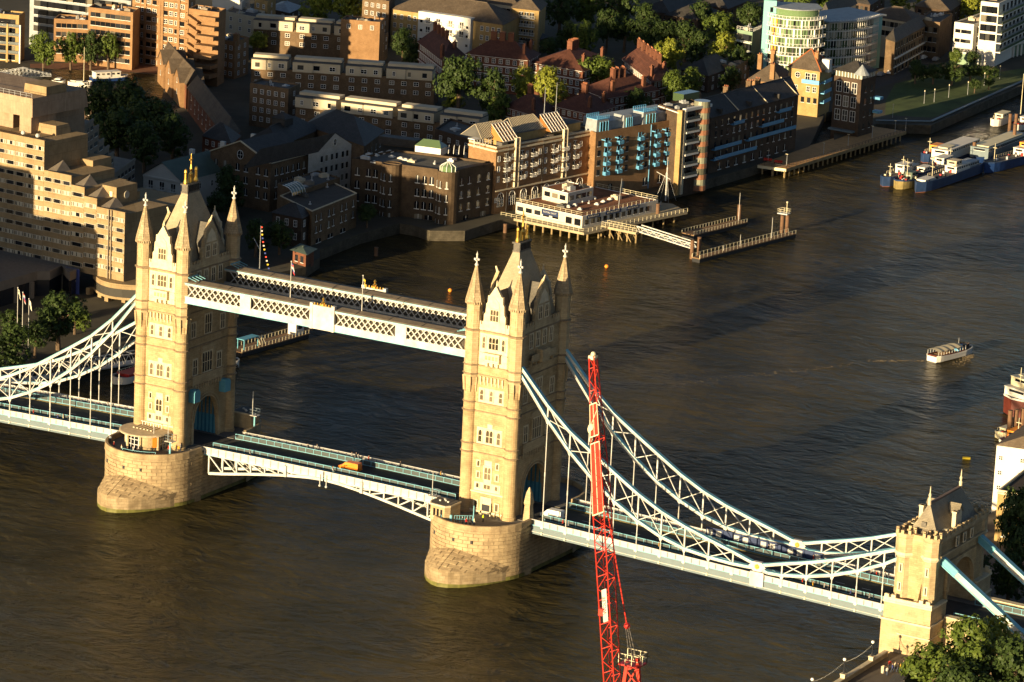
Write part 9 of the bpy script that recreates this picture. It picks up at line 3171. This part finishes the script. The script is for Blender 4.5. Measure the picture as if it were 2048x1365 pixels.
# ================================================================ red crane in the foreground
def crane():
 foot = CAM + (_F * FPX + _R2 * (1262 - 1024) + _U2 * (682.5 - 1380)).normalized() * 500
 tipd = (_F * FPX + _R2 * (1186 - 1024) + _U2 * (682.5 - 716)).normalized()
 bx = CAM + (_F * FPX + _R2 * (1228 - 1024) + _U2 * (682.5 - 1420)).normalized() * 492
 tip = CAM + tipd * 512
 t = thing('luffing_crane', 'red lattice crane boom rising in front of the bridge', 'crane', (foot.x, foot.y, SZ))
 o = Vector((-foot.x, -foot.y, -SZ))
 ax = (tip - bx).normalized()
 Lb = (tip - bx).length
 sd = ax.cross(Vector((0, 1, 0))).normalized()
 fw = sd.cross(ax).normalized()
 hw = lambda f: .76 + .12 * f / .6 if f < .6 else .88 - .5 * (f - .6) / .4
 P_ = lambda f, i, j: bx + ax * (Lb * f) + sd * (hw(f) * i) + fw * (hw(f) * j) + o
 n = 30
 for i in (-1, 1):
  for j in (-1, 1):
   mb = MB()
   for k in range(n):
    mb.beam(P_(k / n, i, j), P_((k + 1) / n, i, j), .13, .13)
   mb.build('boom_chord', M['red'], t)
 for k in range(n):
  f0, f1 = k / n, (k + 1) / n
  for (i0, j0, i1, j1) in ((-1, -1, 1, -1), (-1, 1, 1, 1), (-1, -1, -1, 1), (1, -1, 1, 1)):
   a, b = (P_(f0, i0, j0), P_(f1, i1, j1)) if k % 2 else (P_(f0, i1, j1), P_(f1, i0, j0))
   MB().beam(a, b, .07, .07).build('lattice', M['red'], t)
   if k % 2:
    MB().beam(P_(f0, i0, j0), P_(f0, i1, j1), .09, .09).build('lattice', M['red'], t)
 # sheeted section near the head
 for f0, f1, gap in ((.54, .745, .02), (.765, .86, .02)):
  g = MB()
  g.face([P_(f0, -.98, -1.03), P_(f0, .98, -1.03), P_(f1, .98, -1.03), P_(f1, -.98, -1.03)]).face([P_(f1, -.98, -1.0), P_(f1, .98, -1.0), P_(f0, .98, -1.0), P_(f0, -.98, -1.0)])
  sh = g.build('boom_sheet', M['red'], t)
  MB().beam(P_(f0, .05, -1.05), P_(f1, .05, -1.05), .1, .05).build('sheet_stripe', M['cream'], sh)
  for i in (-1, 1):
   MB().beam(P_(f0, i * 1.0, -1.06), P_(f1, i * 1.0, -1.06), .1, .1).build('sheet_edge', M['cream'], sh)
  for f in (f0, f1):
   MB().beam(P_(f, -1, -1.06), P_(f, 1, -1.06), .14, .14).build('sheet_edge', M['cream'], sh)
 hd = P_(1.0, 0, 0)
 MB().sphere(hd + Vector((0, 0, .5)), .35, 8, 6).box(hd.x - .5, hd.y - .4, hd.z - .2, hd.x + .5, hd.y + .4, hd.z + .3).build('boom_head', M['cream'], t)
 hb = P_(.80, -1, -1)
 MB().sphere(hb + Vector((-.9, 0, -1.0)), .55, 8, 6, sz=1.4).tube(hb + Vector((-.9, 0, -.2)), P_(.84, -1, -1), .05, .05).sphere(hb + Vector((-.9, 0, -2.4)), .3, 6, 5, sz=1.4).build('hook_block', M['cream'], t)
 ld = MB()
 for s in (-.25, .25):
  ld.beam(P_(.84, 1.4 + s, 1), P_(.95, 1.9 + s, 1), .07, .07)
 for k in range(8):
  ld.beam(P_(.84 + .014 * k, 1.15 + .06 * k, 1), P_(.84 + .014 * k, 1.65 + .06 * k, 1), .05, .05)
 ld.build('ladder', M['ironblack'], t)
 sg = MB().beam(P_(.235, -.25, -1.1), P_(.325, -.25, -1.1), .75, .1, up=tuple(fw)).build('sign_board', M['white'], t)
 me = text_mesh('WOLFF', .75, 'red')
 rot = Matrix((ax, -sd if sd.dot(_R2) > 0 else sd, Vector((0, 0, 0))))
 xax = ax
 zax = -fw if (-fw).dot(CAM - bx) > 0 else fw
 yax = zax.cross(xax)
 lo = put('lettering', me, sg)
 c = P_(.28, -.25, -1.1) + zax * .07
 lo.matrix_local = Matrix(((xax.x, yax.x, zax.x, c.x), (xax.y, yax.y, zax.y, c.y), (xax.z, yax.z, zax.z, c.z), (0, 0, 0, 1)))
 MB().box(-.3, -.3, 0, .3, .3, .9).build('winch_box', M['red'], t, loc=P_(.26, .8, -.8))
 # pendant rope down to the A-frame
 af = foot + Vector((0, 0, 4.2)) + o
 a0 = P_(.80, 1, 0)
 mid = CAM + (_F * FPX + _R2 * (1254 - 1024) + _U2 * (682.5 - 1252)).normalized() * 500 + o
 MB().tube(a0, mid, .09, .09, 6).build('pendant', M['red'], t)
 MB().sphere(mid, .45, 8, 6).build('pulley', M['reddeep'], t)
 for s in (-.25, 0, .25):
  MB().tube(mid + Vector((s, 0, 0)), af + Vector((s * 2, 0, 0)), .05, .05, 5).build('rope', M['ropegrey'], t)
 # A-frame with railed platform
 p0 = foot + o
 dn = Vector((0, 0, -1))
 for sx in (-1, 1):
  MB().beam(p0 + sd * (.8 * sx) + Vector((0, 0, 4)), p0 + sd * (2.4 * sx) + Vector((0, 0, -9)), .45, .45).build('a_frame_leg', M['red'], t)
 for z in (3.0, 0, -3.5, -7):
  w = .9 + (4 - z) * .12
  MB().beam(p0 + sd * -w + Vector((0, 0, z)), p0 + sd * w + Vector((0, 0, z)), .28, .28).build('a_frame_bar', M['red'], t)
 MB().beam(p0 + sd * -1.0 + Vector((0, 0, 3)), p0 + sd * 1.3 + Vector((0, 0, 0)), .2, .2).beam(p0 + sd * 1.0 + Vector((0, 0, 3)), p0 + sd * -1.3 + Vector((0, 0, 0)), .2, .2).build('a_frame_brace', M['red'], t)
 MB().box(p0.x - 1.4, p0.y - 1.2, p0.z + 3.4, p0.x + 1.4, p0.y + 1.2, p0.z + 3.6).build('platform', M['reddeep'], t)
 railing(t, [(p0.x - 1.4, p0.y - 1.2), (p0.x + 1.4, p0.y - 1.2), (p0.x + 1.4, p0.y + 1.2), (p0.x - 1.4, p0.y + 1.2)], p0.z + 3.6, 1.4, 'cream', .9)
 # slewing deck and mast down to the ground (below the frame)
 MB().box(p0.x - 3, p0.y - 3, p0.z - 11, p0.x + 3, p0.y + 3, p0.z - 9).build('slewing_deck', M['red'], t)
 for i in (-1, 1):
  MB().beam(P_(0, i, 0), p0 + sd * (1.2 * i) + Vector((0, 0, -10)), .7, .9).build('boom_foot', M['red'], t)
 for sx in (-1, 1):
  for sy in (-1, 1):
   MB().beam((sx * 1.1, sy * 1.1, 0), (sx * 1.1, sy * 1.1, p0.z - 11), .3, .3).build('mast_leg', M['red'], t)
 z = 0
 while z < p0.z - 14:
  for sx in (-1, 1):
   MB().beam((sx * 1.1, -1.1, z), (sx * 1.1, 1.1, z + 3), .14, .14).beam((-1.1, sx * 1.1, z), (1.1, sx * 1.1, z + 3), .14, .14).build('mast_lattice', M['red'], t)
  z += 3
M['ropegrey'] = paint('ropegrey', (0.12, 0.11, 0.10), 0.8)
crane()
# ================================================================ unseen blocks added beyond the left edge to cast shade into view
def off_block(label, c0, c1, y, h, dep, mat='concretegrey', z0=QZ):
 k = math.tan(SUN_AZ)
 x0, x1 = c0 + k * y, c1 + k * y
 b = Bld('shade_block', label, [(x0, y - dep), (x1, y - dep), (x1, y), (x0, y)], z0, h, mat, roof='flatroof', parapet=.6)
 b.win(0, lin(max(3, int((x1 - x0) / 4))), [z0 + 2 + 3.6 * i for i in range(int((h - z0 - 3) / 3.6))], 'plain', 2.4, 2.0)
 b.win(1, lin(max(3, int(dep / 4))), [z0 + 2 + 3.6 * i for i in range(int((h - z0 - 3) / 3.6))], 'plain', 2.4, 2.0)
 return b
off_block('tall concrete office tower out of frame to the left', -313, -262, -150, 104, 30)
off_block('stone riverside block out of frame, shading the hotel foot', -186.0, -164, 40, 30.5, 14, 'ashlar')
off_block('taller stone riverside block out of frame, shading the hotel left', -226, -186.2, 40, 42, 14, 'ashlar')
